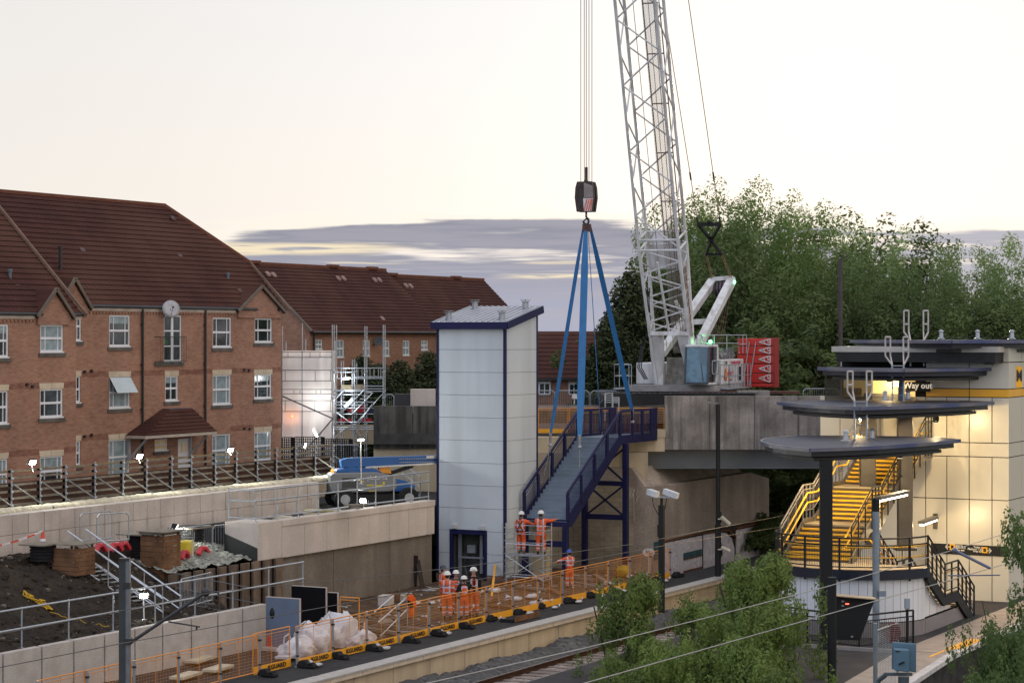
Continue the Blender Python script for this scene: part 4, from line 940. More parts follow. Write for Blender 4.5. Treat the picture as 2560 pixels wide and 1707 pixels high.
for k in range(9):
    t = 5.4-k*.4; mb.extr([bp(t,1.16,.85-.03*k+.05*0+ (k*.035)), bp(t,1.16,.42+.04*k), bp(t-.33,1.16,.46+.04*k), bp(t-.33,1.16,.88+.035*k)], fW*.01)
part('sign_panel', mb, M('sign_redbrown', (.22,.09,.07), .5), sp_)
mb = MB(); tp = bp(TT,0,0); mb.lathe(tp+fF*.4, [(.5,-.5),(.5,.5)], 14, fW); part('tip_sheave', mb, steel_dk, Cr)
# hoist ropes (falls) and boom ropes
hr = M('wire_rope', (.16,.09,.07), .6, .3)
for d_ in (-.185,-.07,0,.09,.19):
    mb = MB(); a = Vector((hk.x,hk.y,HKz(462)))+RT*d_*1.35+FW*d_*.3; b_ = tp+fF*.75+fW*d_*1.6; b_ = Vector((a.x*.97+b_.x*.03, a.y*.97+b_.y*.03, tp.z+.2)); mb.tube(a, b_, .016, 5); part('hoist_rope', mb, hr, Cr)
for i, j, t1, x in ((.4,-1,30,.3),(.75,-.9,30,.5),(.95,-.7,32,.7),(-.55,-.9,32,0)):
    mb = MB(); mb.tube(bp(1.2,i*.6,j*.5), bp(TT-1,i,j), .016, 5); part('boom_rope', mb, hr, Cr)
# A-frame
AT = [cr(-.18, -6.0, 13.75), cr(.98, -6.0, 13.8)]; AT = [at(1782, 703, 117.5), at(1830, 699, 117.1)]
AB = [cr(-1.0, -1.0, 9.9), at(1738, 880, 112.8)]
for a, b_ in zip(AB, AT): mb = MB(); mb.bar(a, b_, .36, .42, up=fW); part('a_frame_leg', mb, white, Cr)
mb = MB(); mb.bar(AT[0]+UP*.1, AT[1]+UP*.1, .45, .22); part('a_frame_head', mb, white, Cr); mb = MB(); mid = AB[1].lerp(AT[1], .42); mb.bar(mid, AB[0].lerp(AT[0], .42), .3, .28); part('a_frame_tie', mb, white, Cr); mb = MB(); mb.tube(cr(-.3,-1.2,12.6), cr(.8,-2.6,9.6), .1, 8); part('a_frame_strut', mb, white, Cr)
c = (AT[0]+AT[1])/2 - UP*.45; dx = (AT[1]-AT[0]).normalized(); mb = MB()
mb.lathe(c-dx*.38, [(.42,0),(.42,.06),(.3,.08),(.3,.15),(.42,.17),(.42,.24),(.3,.26),(.3,.33),(.42,.35),(.42,.42),(.3,.44),(.3,.5),(.42,.52),(.42,.6),(.36,.66),(.42,.7),(.42,.76)], 16, dx); part('sheave_pack', mb, M('sheave_grey', (.09,.07,.08), .5), Cr)
mb = MB()
for k in range(7): q = c+dx*(-.3+k*.12); mb.tube(q+(-fF)*.2, cr(.55+.12*k,-4.4,10.0), .012, 4)
part('luffing_ropes', mb, hr, Cr)
def pt(u, v, Y): return at(u, v, Y)
X0_, X1_, X2_, X3_ = pt(1745,561,113.8), pt(1801,561,113.6), pt(1765,636,115.9), pt(1805,636,115.7); cm = pt(1778,600,114.8)
mb = MB(); mb.bar(X0_, X1_, .16, .2); mb.bar(X2_, X3_, .1, .12)
for q in (X0_, X1_, X2_, X3_): mb.bar(q, cm, .11, .14)
mb.ball(cm, .16); mb.ball((X0_+X1_)/2+UP*.1, .14); part('spreader_frame', mb, blkm, Cr)
cp_ = M('pendant_copper', (.42,.25,.17), .5, .3)
for a, b_ in ((X2_, AT[0]), (X3_, AT[1])):
    for d_ in (-.04,.04): mb = MB(); mb.tube(a+RT*d_, b_+RT*d_, .022, 5); part('pendant', mb, cp_, Cr)
for a, i in ((X0_, -.6), (X1_, 1.0)):
    mb = MB(); e = bp(TT-.5, i, -1.2); mb.tube(a, e, .022, 5); part('pendant', mb, cp_, Cr)
    mb = MB()
    for f_ in (.0,.07,.36): q = a.lerp(e, f_); mb.tube(q, a.lerp(e, f_+.012), .05, 6)
    part('pendant_link', mb, steel_dk, Cr)
# upper works
mb = MB(); mb.extr([cr(-2.3,.9,8.0),cr(2.3,.9,8.0),cr(2.3,-6.3,8.0),cr(-2.3,-6.3,8.0)], UP*.32); part('turntable_deck', mb, M('deck_grey', (.3,.29,.29), .6), Cr)
mb = MB(); mb.lathe(cr(0,-2,0)+UP*7.5, [(1.3,0),(1.5,.2),(1.5,.5)], 20); part('slew_ring', mb, steel_dk, Cr)
mb = MB(); mb.extr([cr(1.25,-.6,8.33),cr(2.3,-.6,8.33),cr(2.3,-5.2,8.33),cr(1.25,-5.2,8.33)], UP*1.28); hs = part('engine_house', mb, white, Cr, bev=.05)
mb = MB(); mb.extr([cr(2.315,-3.9,8.5),cr(2.315,-4.6,8.5),cr(2.315,-4.6,9.2),cr(2.315,-3.9,9.2)], -fW*.02); part('grille', mb, blkm, hs)
mb = MB(); mb.extr([cr(-2.3,-.8,8.33),cr(-.9,-.8,8.33),cr(-.9,-5.2,8.33),cr(-2.3,-5.2,8.33)], UP*1.1); part('engine_house', mb, white, Cr, bev=.05)
mb = MB(); mb.extr([cr(-.85,-.3,8.33),cr(.75,-.3,8.33),cr(.75,-4.8,8.33),cr(-.85,-4.8,8.33)], UP*.5); mb.extr([cr(-.6,-.6,8.8),cr(.5,-.6,8.8),cr(.5,-1.2,8.8),cr(-.6,-1.2,8.8)], UP*.9); part('winch_bed', mb, M('grimy_cream', (.3,.28,.25), .7, var=.5, scale=3), Cr)
rd = M('red_lettering', (.5,.03,.08), .5); bkk = M('black_lettering', (.03,.03,.04), .5)
put_text('lettering', 'Tel: 0845 673 5934', .26, cr(2.33,-3.4,9.4), -fF, UP, rd, hs, True, .95); put_text('lettering', '1160', .26, cr(2.33,-1.35,9.4), -fF, UP, bkk, hs, True, 1.0)
put_text('lettering', 'select', .55, cr(2.33,-2.3,8.9), -fF, UP, rd, hs, False, 1.0); put_text('lettering', 'PLANT', .17, cr(2.33,-2.3,8.55), -fF, UP, rd, hs, False, 1.2)
mb = MB(); c = cr(2.34,-1.3,8.75); mb.lathe(c, [(.01,0),(.23,.0),(.23,.02),(.01,.03)], 12, fW); mb.lathe(c+UP*.3, [(.01,0),(.12,.0),(.12,.02),(.01,.03)], 10, fW); part('logo', mb, M('logo_orange', (.75,.2,.03), .5), hs)
# cab
glass_b = glassy('cab_glass', (.045,.13,.2), .08, .9, (.02,.07,.11), 2)
cb = MB(); A0, A1, B0, B1, Z0, Z1 = .95, 2.15, 1.55, -.45, 8.35, 10.25
cb.extr([cr(A0,B0-.12,Z0),cr(A1,B0-.12,Z0),cr(A1,B1,Z0),cr(A0,B1,Z0)], UP*.12); cb.extr([cr(A0,B0-.25,Z1),cr(A1,B0-.25,Z1),cr(A1,B1,Z1),cr(A0,B1,Z1)], UP*.12)
cb.extr([cr(A1-.02,.1,Z0+.1),cr(A1-.02,B1,Z0+.1),cr(A1-.02,B1,Z1),cr(A1-.02,B1+.25,Z1),cr(A1-.02,B1+.25,Z0+.9)], fW*.05); cb.extr([cr(A0,B1,Z0),cr(A1,B1,Z0),cr(A1,B1,Z1),cr(A0,B1,Z1)], fF*.06)
cab = part('cab', cb, white, Cr, bev=.03)
mb = MB(); mb.extr([cr(A0+.03,B0,Z0+.15),cr(A1-.06,B0,Z0+.15),cr(A1-.06,B0-.28,Z1),cr(A0+.03,B0-.28,Z1)], -fF*.03); part('windscreen', mb, glass_b, cab)
mb = MB(); mb.extr([cr(A1-.02,B0-.1,Z0+.12),cr(A1-.02,B0-.34,Z1-.02),cr(A1-.02,B1+.3,Z1-.02),cr(A1-.02,B1+.3,Z0+.95),cr(A1-.02,.15,Z0+.12)], -fW*.03); part('side_glass', mb, glassy('cab_side_glass', (.02,.035,.035), .08, .9), cab)
mb = MB()
for a, b_ in ((cr(A0,B0+.01,Z0+.1),cr(A0,B0-.27,Z1)),(cr(A1-.02,B0+.01,Z0+.1),cr(A1-.02,B0-.27,Z1)),(cr(A0,B0+.01,Z0+.1),cr(A1,B0+.01,Z0+.1)),(cr(A1,.55,Z0+.15),cr(A1,.5,Z1))): mb.bar(a, b_, .09, .09)
mb.bar(cr(1.9,B0+.04,Z0+.2), cr(1.75,B0-.15,Z1-.8), .03, .03); part('cab_frame', mb, M('cab_dark_frame', (.04,.055,.075), .4), cab)
mb = MB(); c = [cr(2.2,.9,8.9),cr(2.2,.9,9.55),cr(2.2,-.3,9.55),cr(2.2,-.3,8.9)]
for a, b_ in zip(c, c[1:]+c[:1]): mb.tube(a, b_, .03, 5)
part('guard_frame', mb, galv, cab)
# walkways with rails
mb = MB()
def rails_(p0, p1, z0, h, n):
    for k in range(n+1):
        q = p0.lerp(p1, k/n); mb.tube(q+UP*z0, q+UP*(z0+h), .025, 5)
    for hh in (h, h*.5): mb.tube(p0+UP*(z0+hh), p1+UP*(z0+hh), .025, 5)
q0, q1 = cr(2.75,-.3,0), cr(2.75,-4.9,0); rails_(q0, q1, 8.2, 1.15, 7); rails_(cr(2.3,-.3,0), q0, 8.2, 1.15, 1); rails_(cr(-2.9,1.0,0), cr(-2.9,-1.5,0), 8.2, 1.15, 3); rails_(cr(-2.9,1.0,0), cr(-2.0,1.0,0), 8.2, 1.15, 1)
rails_(cr(1.3,-.4,0), cr(2.4,-3.8,0), 10.0, .85, 3); rails_(cr(2.4,-3.8,0), cr(2.5,-5.0,0), 9.9, .95, 2); rails_(cr(1.0,-.6,0), cr(1.0,-3.8,0), 10.0, .85, 3)
mb.extr([cr(2.3,-.3,8.1),cr(2.8,-.3,8.1),cr(2.8,-5,8.1),cr(2.3,-5,8.1)], UP*.06); mb.extr([cr(-2.95,1.05,8.1),cr(-2.3,1.05,8.1),cr(-2.3,-1.5,8.1),cr(-2.95,-1.5,8.1)], UP*.06)
for a in (2.6, 2.95): mb.tube(cr(a-.35,-5.2,8.2), cr(a,-5.2,10.5), .03, 5)
part('access_rails', mb, galv, Cr)
mb = MB(); r_ = random.Random(2)
for k in range(6): mb.ball(cr(1.6+r_.uniform(-.3,.4),-1.2-k*.6,9.8), .2, .25, .18, jit=.3, rnd=r_)
for k in range(5): mb.ob(cr(1.9,-1-k*.7,9.6), fW, fF, .35, .3, r_.uniform(.3,.6))
part('machinery', mb, M('machinery_grey', (.22,.22,.24), .5, .3, var=.4, scale=5), Cr)
for k, (z0, z1) in enumerate(((8.12,8.3),(8.34,8.82),(8.86,9.32),(9.36,9.8),(9.84,10.25),(10.29,10.68))):
    mb = MB(); mb.extr([cr(1.9,-5.4,z0),cr(3.85,-5.4,z0),cr(3.85,-6.3,z0),cr(1.9,-6.3,z0)], UP*(z1-z0)); cwt = part('counterweight', mb, red, Cr, bev=.03)
    if k:
        mb = MB(); zz = (z0+z1)/2; x = 3.4; h = (z1-z0)*.42
        A_, B_, C_ = cr(x-.32,-5.37,zz), cr(x+.28,-5.37,zz+h), cr(x+.28,-5.37,zz-h)
        for a, b_ in ((A_,B_),(B_,C_),(C_,A_)): mb.bar(a, b_, .05, .05, up=fF)
        m1, m2 = A_.lerp(B_,.5), A_.lerp(C_,.5)
        for f_ in (.33, .66): mb.bar(A_.lerp(B_,f_+.1), (A_.lerp(B_,f_+.1)+ (C_-B_)*.5+(C_-A_)*.1), .04, .04, up=fF)
        part('triangle_mark', mb, M('mark_white', (.65,.62,.64), .5), cwt)
mb = MB(); mb.extr([cr(3.85,-5.35,8.1),cr(3.95,-5.35,8.1),cr(3.95,-6.3,8.1),cr(3.85,-6.3,8.1)], UP*2.62); part('end_plate', mb, M('red_dark', (.3,.02,.02), .5), Cr)
green = emit('green_lamp', (.1, 1, .25), 12)
mb = MB(); p = at(1835,705,116.8); mb.ball(p, .1); part('warning_lamp', mb, green, Cr); mb = MB(); p = at(1776,854,112.5); mb.ball(p, .1); part('warning_lamp', mb, green, Cr)
lamp_light(at(1776,854,112.2), 8, (.2,1,.3), .05, parent=Cr)
# hoses
mb = MB()
for k in range(3): mb.path([cr(-1.3-.08*k,.5,8.6), cr(-1.6-.1*k,.6,9.2), cr(-1.5-.05*k,.6,10.3), bp(2.2,-1.1,1.0), bp(4.4,-.9+.1*k,1.05)], .03, 5)
part('hoses', mb, M('hose_black', (.02,.02,.025), .4), Cr)
# crawlers
for Yd, lb in ((108.4,'near'),(115.6,'far')):
    mb = MB(); xa, xb = (1500-1280)/F*108.4, (1905-1280)/F*108.4
    poly = [cw(xa,Yd,7.0),cw(xa+.25,Yd,6.62),cw(xb-.25,Yd,6.62),cw(xb,Yd,7.0),cw(xb,Yd,7.55),cw(xb-.35,Yd,7.95),cw(xa+.5,Yd,7.95),cw(xa,Yd,7.5)]
    mb.extr(poly, FW*.95); cwl = part('crawler_track', mb, M('track_black', (.018,.018,.02), .6, var=.4), Cr)
    mb = MB(); x = xa+.4
    while x < xb-.3: mb.b(0,0,0,0,0,0) if False else mb.ob(cw(x,Yd+.47,7.95), RT, FW, .2, 1.0, .05); x += .26
    part('track_shoes', mb, steel_dk, cwl)
mb = MB(); mb.extr([cw(4.5,108.6,7.55),cw(11.5,108.6,7.55),cw(11.5,116.5,7.55),cw(4.5,116.5,7.55)], UP*.35); part('car_body', mb, steel_dk, Cr)
# ================================================================ road bridge
Br = thing('road_bridge', 'concrete road bridge with streaked parapets and a grey steel girder crossing the railway', 'bridge', cw(6, 108, 0))
def U(u, Yd): return (u-1280)/F*Yd
def slab(mb, u0, u1, Yd, z0, z1, th, X=None):
    X0, X1 = (U(u0,Yd), U(u1,Yd)) if X is None else X
    mb.extr([cw(X0,Yd,z0),cw(X1,Yd,z0),cw(X1,Yd,z1),cw(X0,Yd,z1)], FW*th)
mb = MB()
for a, b_ in ((934,1031),(1033,1130),(1132,1230)): slab(mb, a, b_, 106.2, 5.36, 7.42, .45)
part('parapet', mb, conc_dk, Br, bev=.01)
mb = MB()
js = [1662,1773,1886,1996,2108,2222,2330]
for a, b_ in zip(js, js[1:]): slab(mb, a+.4, b_-.4, 105, 5.38, 7.94, .45)
part('parapet', mb, M('concrete_streaked', (.38,.34,.31), .85, var=.5, scale=.9, bmp=.15, streak=(3.2,(.10,.095,.09)), fine=.3), Br, bev=.01)
mb = MB(); slab(mb, 1620, 2330, 105.7, 4.5, 5.38, .1); slab(mb, 1620, 2330, 105.5, 4.45, 4.52, .5); part('girder', mb, M('girder_grey', (.12,.135,.145), .5, var=.25, scale=.6), Br)
mb = MB(); slab(mb, 934, 2330, 105.9, 5.6, 6.1, 14); slab(mb, 1620, 2330, 110, 4.6, 5.6, .2); slab(mb, 1620, 2330, 114, 4.6, 5.6, .2); part('deck', mb, M('road_surface', (.07,.068,.066), .9, var=.3), Br)
mb = MB(); slab(mb, 1330, 1662, 104.9, 5.3, 5.98, 1.0); slab(mb, 1630, 1664, 104.85, 5.98, 6.35, .5); part('bearing_shelf', mb, conc_cream, Br)
mb = MB(); slab(mb, 934, 1200, 106.4, 2.0, 5.36, .6); slab(mb, 1330, 1620, 104.3, 3.6, 5.3, 1.5); slab(mb, 1560, 1619, 103.9, 2.9, 5.3, .4); part('abutment_upper', mb, conc_cream, Br)
blk_m = brickmat('block_masonry', (.38,.34,.265), (.31,.275,.215), (.20,.175,.14), .6, .23, .01, .5, .6)
mb = MB(); slab(mb, 1300, 1592, 103.5, -.2, 3.7, .6); slab(mb, 1300, 1598, 103.7, 3.7, 3.85, .7); part('abutment_wall', mb, blk_m, Br)
# far abutment, parallel to the railway
mb = MB(); mb.extr([(94.1,42.45,-1.6),(108.9,42.45,-1.6),(108.9,42.45,3.3),(106.3,42.45,3.75),(94.1,42.45,3.75)], (0,6,0)); mb.extr([(94.1,42.9,3.75),(106.3,42.9,3.75),(105.2,43.6,4.6),(94.1,43.6,4.6)], (0,5,0)); part('abutment_wall', mb, M('abutment_brown', (.50,.42,.35), .88, var=.35, scale=.5, bmp=.15, streak=(1.5,(.32,.265,.225)), fine=.3), Br)
# dribbles of white paint / leaching below the bearing
mb = MB(); r_ = random.Random(9)
for k in range(9):
    u = 1573+k*5.5+r_.uniform(-2,2); L = r_.uniform(15,42) if k != 2 else 85; p = at(u, 1218+r_.uniform(-3,8), 103.4); q = at(u-r_.uniform(4,14) if k != 2 else u+1, 1218+L, 103.4); mb.bar(p, q, .035, .02, up=FW)
part('lime_streaks', mb, M('lime_white', (.5,.48,.42), .8), Br)
# mural relief
Mu = thing('relief_mural', 'pale relief mural of large broken blocks with teal slots along the far abutment wall', 'mural', onY(1780, 1440, 42.4))
mosaic = gravelmat('mural_mosaic', (.42,.385,.41), (.72,.68,.71), (.55,.50,.53), 7); tealm = M('mural_teal', (.03,.10,.115), .7, var=.4, scale=2, col2=(.02,.05,.06)); rimm = M('mural_rim', (.18,.08,.04), .8, var=.4)
def mur(name, px_, mat, dep, y=42.45):
    mb = MB(); mb.extr([onY(u, v, y) for u, v in px_], (0,-dep,0)); return part(name, mb, mat, Mu)
mur('backing', [(1650,1470),(1925,1440),(1925,1290),(1650,1352)], M('mural_dark', (.05,.04,.037), .9, var=.3), .02)
mur('relief_block', [(1652,1470),(1752,1450),(1752,1338),(1652,1358)], mosaic, .07); mur('relief_block', [(1757,1450),(1833,1440),(1833,1370),(1826,1345),(1812,1332),(1795,1330),(1757,1336)], mosaic, .07); mur('relief_block', [(1838,1440),(1901,1425),(1901,1312),(1838,1325)], mosaic, .07)
mur('slot', [(1705,1397),(1751,1386),(1751,1371),(1705,1382)], tealm, .085); mur('slot', [(1860,1360),(1901,1350),(1901,1338),(1860,1347)], tealm, .085); mur('slot', [(1705,1450),(1751,1440),(1751,1419),(1705,1430)], M('mural_blue', (.06,.09,.14), .7, var=.5, scale=3, col2=(.2,.12,.07)), .085); mur('slot', [(1787,1395),(1795,1400),(1803,1385),(1803,1360),(1787,1365)], M('mural_dark', ()), .085)
mur('side_strip', [(1904,1432),(1924,1425),(1924,1302),(1904,1308)], tealm, .05); mur('side_strip', [(1634,1400),(1648,1397),(1648,1352),(1634,1355)], tealm, .03)
for a in ([(1652,1352),(1752,1330),(1752,1333),(1652,1356)], [(1757,1330),(1820,1322),(1836,1340),(1836,1346),(1818,1326),(1757,1334)], [(1838,1318),(1902,1303),(1902,1307),(1838,1322)], [(1705,1400),(1751,1389),(1751,1386),(1705,1397)], [(1860,1363),(1901,1353),(1901,1350),(1860,1360)], [(1705,1430),(1751,1419),(1751,1415),(1705,1426)]): mur('rim', a, rimm, .1)
# oval number plate on the wall
p = at(1622, 1380, 101.6); pl = thing('number_plate', 'small white oval number plate at the corner of the abutment, just above the orange fence', 'sign', p)
mb = MB(); mb.extr([p+RT*.28*math.cos(k*math.pi/10)+UP*.2*math.sin(k*math.pi/10) for k in range(20)], FW*.03); mb.tube(p+FW*.05, p-UP*1.5+FW*.05, .02, 5); part('plate', mb, hz_w, pl); put_text('lettering', '31c', .22, p-FW*.01, RT, UP, bkk, pl, True)
# things on the bridge deck
def crowd_barrier(p0, p1, z, label, h=1.05, group='steel crowd barriers'):
    t = thing('crowd_barrier', label, 'barrier', (p0+p1)/2, 0, group); mb = MB(); p0 = Vector((p0.x,p0.y,z)); p1 = Vector((p1.x,p1.y,z)); d = (p1-p0).normalized()
    mb.path([p0+UP*.12, p0+UP*(h-.12), p0+d*.12+UP*h, p1-d*.12+UP*h, p1+UP*(h-.12), p1+UP*.12, p0+UP*.12], .024, 6); 
    for q in (p0+d*.3, p1-d*.3): mb.bar(q+Vector((-d.y,d.x,0))*.25+UP*.02, q-Vector((-d.y,d.x,0))*.25+UP*.02, .04, .03); mb.tube(q+UP*.02, q+UP*.12, .02, 5)
    fr_ = part('frame', mb, galv, t); mb = MB(); L = (p1-p0).length; n = int(L/.11)
    for k in range(1, n): mb.tube(p0+d*L*k/n+UP*.13, p0+d*L*k/n+UP*(h-.01), .007, 4)
    part('bars', mb, galv, t); return t
zt = 6.12
crowd_barrier(at(1300,975,113), at(1387,975,113), 6.95, 'crowd barrier on the bridge just right of the lift tower'); crowd_barrier(at(1390,975,113), at(1473,975,113), 6.95, 'crowd barrier on the bridge crossed by the two left blue slings'); crowd_barrier(at(1477,975,112.6), at(1558,975,112.6), 6.95, 'crowd barrier on the bridge left of the crane track')
crowd_barrier(at(2008,975,111), at(2097,975,111), 7.1, 'crowd barrier on the bridge right of the red counterweights'); crowd_barrier(at(2105,975,111), at(2190,975,111), 7.0, 'crowd barrier on the bridge behind the lowest roof ladder'); crowd_barrier(at(962,990,109.5), at(985,990,109.5), 6.6, 'crowd barrier at the left end of the bridge beside the dark box', 1.3)
mb = MB(); slab(mb, 1026, 1088, 108, 7.0, 8.2, .6); single('concrete_block', mb, M('concrete_pale', ()), 'pale concrete block standing on the left bridge parapet beside the lift tower', 'block', bev=.02)
mb = MB(); slab(mb, 986, 1025, 108.5, 7.0, 7.95, .5); single('dark_cabinet', mb, M('cabinet_black', (.025,.025,.03), .5), 'dark flat cabinet beside the pale block on the left of the bridge', 'cabinet')
mb = MB(); slab(mb, 1300, 1662, 110.5, 6.1, 7.1, .3); slab(mb, 1330, 1500, 111, 7.1, 7.3, .3); single('concrete_barrier', mb, conc, 'low grey concrete barrier across the bridge deck behind the orange fence', 'barrier')
mb = MB(); slab(mb, 1700, 2000, 110.2, 7.9, 8.02, 1.5); single('timber_mat', mb, M('mat_brown', (.13,.065,.055), .8, var=.4), 'reddish brown crane mat lying below the crane body', 'mat')
mb = MB(); slab(mb, 1845, 1925, 109.6, 7.6, 8.08, 1.0); single('concrete_block', mb, conc, 'grey concrete block on the bridge below the red counterweights', 'block')
for k, (u0,u1,v0,v1,lb) in enumerate(((1513,1531,983,1005,'mesh crate on the bridge left of the crane track, taller of two'),(1532,1547,993,1006,'low mesh crate beside the taller one on the bridge'))):
    mb = MB(); p = at((u0+u1)/2, v1, 107.2); w_ = (u1-u0)/F*107; h_ = (v1-v0)/F*107
    for i in range(5):
        z = p.z+h_*i/4; c = [p+RT*a*w_/2+FW*b_*.25 for a, b_ in ((-1,-1),(1,-1),(1,1),(-1,1))]
        for a, b_ in zip(c, c[1:]+c[:1]): mb.bar(Vector((a.x,a.y,z)), Vector((b_.x,b_.y,z)), .03, .03)
    for q in c: mb.bar(Vector((q.x,q.y,p.z-.9)), Vector((q.x,q.y,p.z+h_)), .04, .04)
    single('mesh_crate', mb, galv, lb, 'crate')
mb = MB(); p = at(1436, 990, 109.5); mb.extr([at(1430,985,109.5),at(1442,984,109.5),at(1443,997,109.5),at(1430,996,109.5)], FW*.02); mb.bar(at(1436,996,109.6), at(1436,1010,109.6), .04, .04); single('notice_board', mb, M('paper_white', (.6,.58,.6), .6), 'small white notice on the barrier between the two left slings', 'sign')
# ================================================================ station on the right
warm = (1, .74, .38)
# platform 2
def e2(t):   # platform edge line (curved), t = x
    y = 22.2 - 0
    return y
edge = [gnd(u, v, 0) for u, v in ((2150,1790),(2225,1740),(2292,1695),(2345,1660),(2385,1634),(2412,1622),(2470,1597),(2530,1570))]
edge = [edge[0] - (edge[1]-edge[0])*3] + edge + [edge[-1] + Vector((30, 0, 0))]
inner = [Vector((p.x, 31.8, 0)) for p in edge]; inner[0] = Vector((edge[0].x, 31.8, 0))
mb = MB(); n = len(edge)
for i in range(n-1): mb.quad(edge[i], edge[i+1], inner[i+1], inner[i])
struct('station_platform', mb, M('station_tarmac', (.055,.052,.055), .85, var=.25, scale=1))
mb = MB()
for i in range(n-1):
    a, b_ = edge[i], edge[i+1]; nn = Vector((-(b_-a).y, (b_-a).x, 0)).normalized()
    mb.quad(a+nn*.02+UP*.006, b_+nn*.02+UP*.006, b_+nn*1.9+UP*.006, a+nn*1.9+UP*.006)
struct('platform_paving', mb, M('paving_buff', (.36,.30,.26), .75, var=.2, scale=1.5))
sk_ = thing('station_platform_edge', 'white painted platform edge above a dark wall at the bottom right', 'platform edge', edge[3])
mb = MB()
for i in range(n-1):
    a, b_ = edge[i], edge[i+1]; nn = Vector((-(b_-a).y, (b_-a).x, 0)).normalized(); mb.add([a-nn*.06+UP*.012, b_-nn*.06+UP*.012, b_+nn*.24+UP*.012, a+nn*.24+UP*.012, a-nn*.06-UP*.14, b_-nn*.06-UP*.14], [(0,1,2,3),(4,5,1,0)])
part('white_edge', mb, M('edge_white', (.55,.53,.55), .7, var=.3, scale=3), sk_)
mb = MB()
for i in range(n-1): a, b_ = edge[i], edge[i+1]; mb.quad(a-UP*1.7, b_-UP*1.7, b_-UP*.1, a-UP*.1)
part('wall', mb, M('platform_wall_dark', (.05,.048,.05), .9, var=.5, scale=2, bmp=.3), sk_)
mb = MB()
for i in range(6, n-1):
    a, b_ = edge[i], edge[i+1]; L = (b_-a).length; d = (b_-a).normalized(); k = 0
    while k < min(L, 14): mb.quad(a+d*k+UP*-.02+Vector((0,-.075,0)), a+d*(k+.3)+UP*-.02+Vector((0,-.075,0)), a+d*(k+.3)+UP*.014+Vector((0,.1,.0)), a+d*k+UP*.014+Vector((0,.1,0))); k += .6
part('yellow_marks', mb, yell, sk_)
mb = MB(); a, b_ = gnd(2322,1642,0), gnd(2420,1603,0); mb.bar(a+UP*.012, b_+UP*.012, .1, .012); mb.bar(gnd(2385,1622,0)+UP*.014, gnd(2440,1598,0)+UP*.014, .5, .012); struct('yellow_line', mb, yell)
# building
bx, by0, by1 = 88.4, 24.1, 31.2
pan = M('panel_cream', (.58,.545,.47), .3, var=.04, scale=.5); seam = M('panel_joint', (.02,.018,.018), .8); yb = M('yellow_band', (.85,.42,.01), .3, var=.05)
Sb = thing('station_building', 'cream panelled station building with a yellow band, lit warmly beside the stairs', 'building', (92, 28, 0))
ysn = [onX(u, 1200, bx).y for u in (2523, 2480, 2423, 2367, 2314, 2255, 2200, 2150, 2100, 2050)]
zsn = [HC-(v-840)*onX(2400,1000,bx).dot(FW)/F for v in (1500, 1245, 1138, 1105, 992, 972, 935)]
zsn = [-.1, zsn[0], zsn[0]+1.0*0 or zsn[0]] 
Yw = 90.5
def zv(v): return HC-(v-840)*Yw/F
rows = [-.1, zv(1500), zv(1246), zv(1140), zv(1105), zv(992), zv(971), zv(905), 10.35]
mb = MB(); mb.b(bx+.05, bx+14, by0+.05, by1, -.1, 10.3); part('core', mb, seam, Sb); mb = MB(); mb.b(bx+.02, bx+14, by1, by1+.05, -.1, 10.3); part('side_cladding', mb, pan, Sb)
mb = MB(); my = MB(); g = .018
for i, (a, b_) in enumerate(zip(rows, rows[1:])):
    cols = ysn if i in (1,2,4) else ysn[::2] if i != 6 else ysn[::2]
    for y0, y1 in zip(cols, cols[1:]):
        if i >= 5 and y1 > 28.1: continue
        (my if i == 5 else mb).b(bx, bx+.05, y0+g, y1-g, a+g, b_-g)
    x = bx; xx = bx+.05
    while xx < bx+13.9: (my if i == 5 else mb).b(xx+g, xx+2.0-g, by0, by0+.05, a+g, b_-g); xx += 2.0
part('panels', mb, pan, Sb); part('yellow_band', my, yb, Sb)
mb = MB(); mb.b(bx-.03, bx+.02, 28.0, 31.1, zv(1000), 9.3); uo = part('upper_opening', mb, emit('lit_lobby', (.8,.52,.18), .85), Sb)
mb = MB(); mb.b(bx-.07, bx+.0, onX(2326,960,bx).y, onX(2264,960,bx).y, zv(979), zv(955)); so_ = part('exit_sign', mb, blkm, uo); put_text('lettering', 'Way out', .34, (bx-.09, onX(2296,964,bx).y, zv(965)), (0,-1,0), UP, emit('lettering_cream', (.75,.7,.6), .35), so_, True)
mb = MB(); mb.b(bx-.06, bx-.03, 28.0, 31.1, zv(1000), zv(996)+.05); mb.b(bx-.08, bx-.03, 28.2, 30.2, zv(1000)+.1, zv(985)); part('counter', mb, M('lobby_grey', (.3,.27,.2), .5), uo)
mb = MB(); mb.b(bx-.06, bx+.02, 30.3, 31.1, zv(992), zv(972)); part('yellow_band', mb, yb, uo)
# louvre and top fascia
mb = MB(); mb.b(bx-1.2, bx+14, 24.3, 31.0, zv(905), zv(880)); 
lv = part('louvre', mb, M('louvre_black', (.012,.012,.014), .6), Sb)
mb = MB()
for k in range(5): z = zv(903)+k*.08; mb.b(bx-1.23, bx-1.19, 24.3, 31.0, z, z+.02)
part('louvre_blades', mb, M('blade', (.05,.045,.04), .5), lv)
mb = MB(); mb.b(bx-1.25, bx+13, 24.2, 31.2, zv(880), zv(866)); part('top_fascia', mb, M('fascia_cream', (.45,.42,.38), .5), Sb)
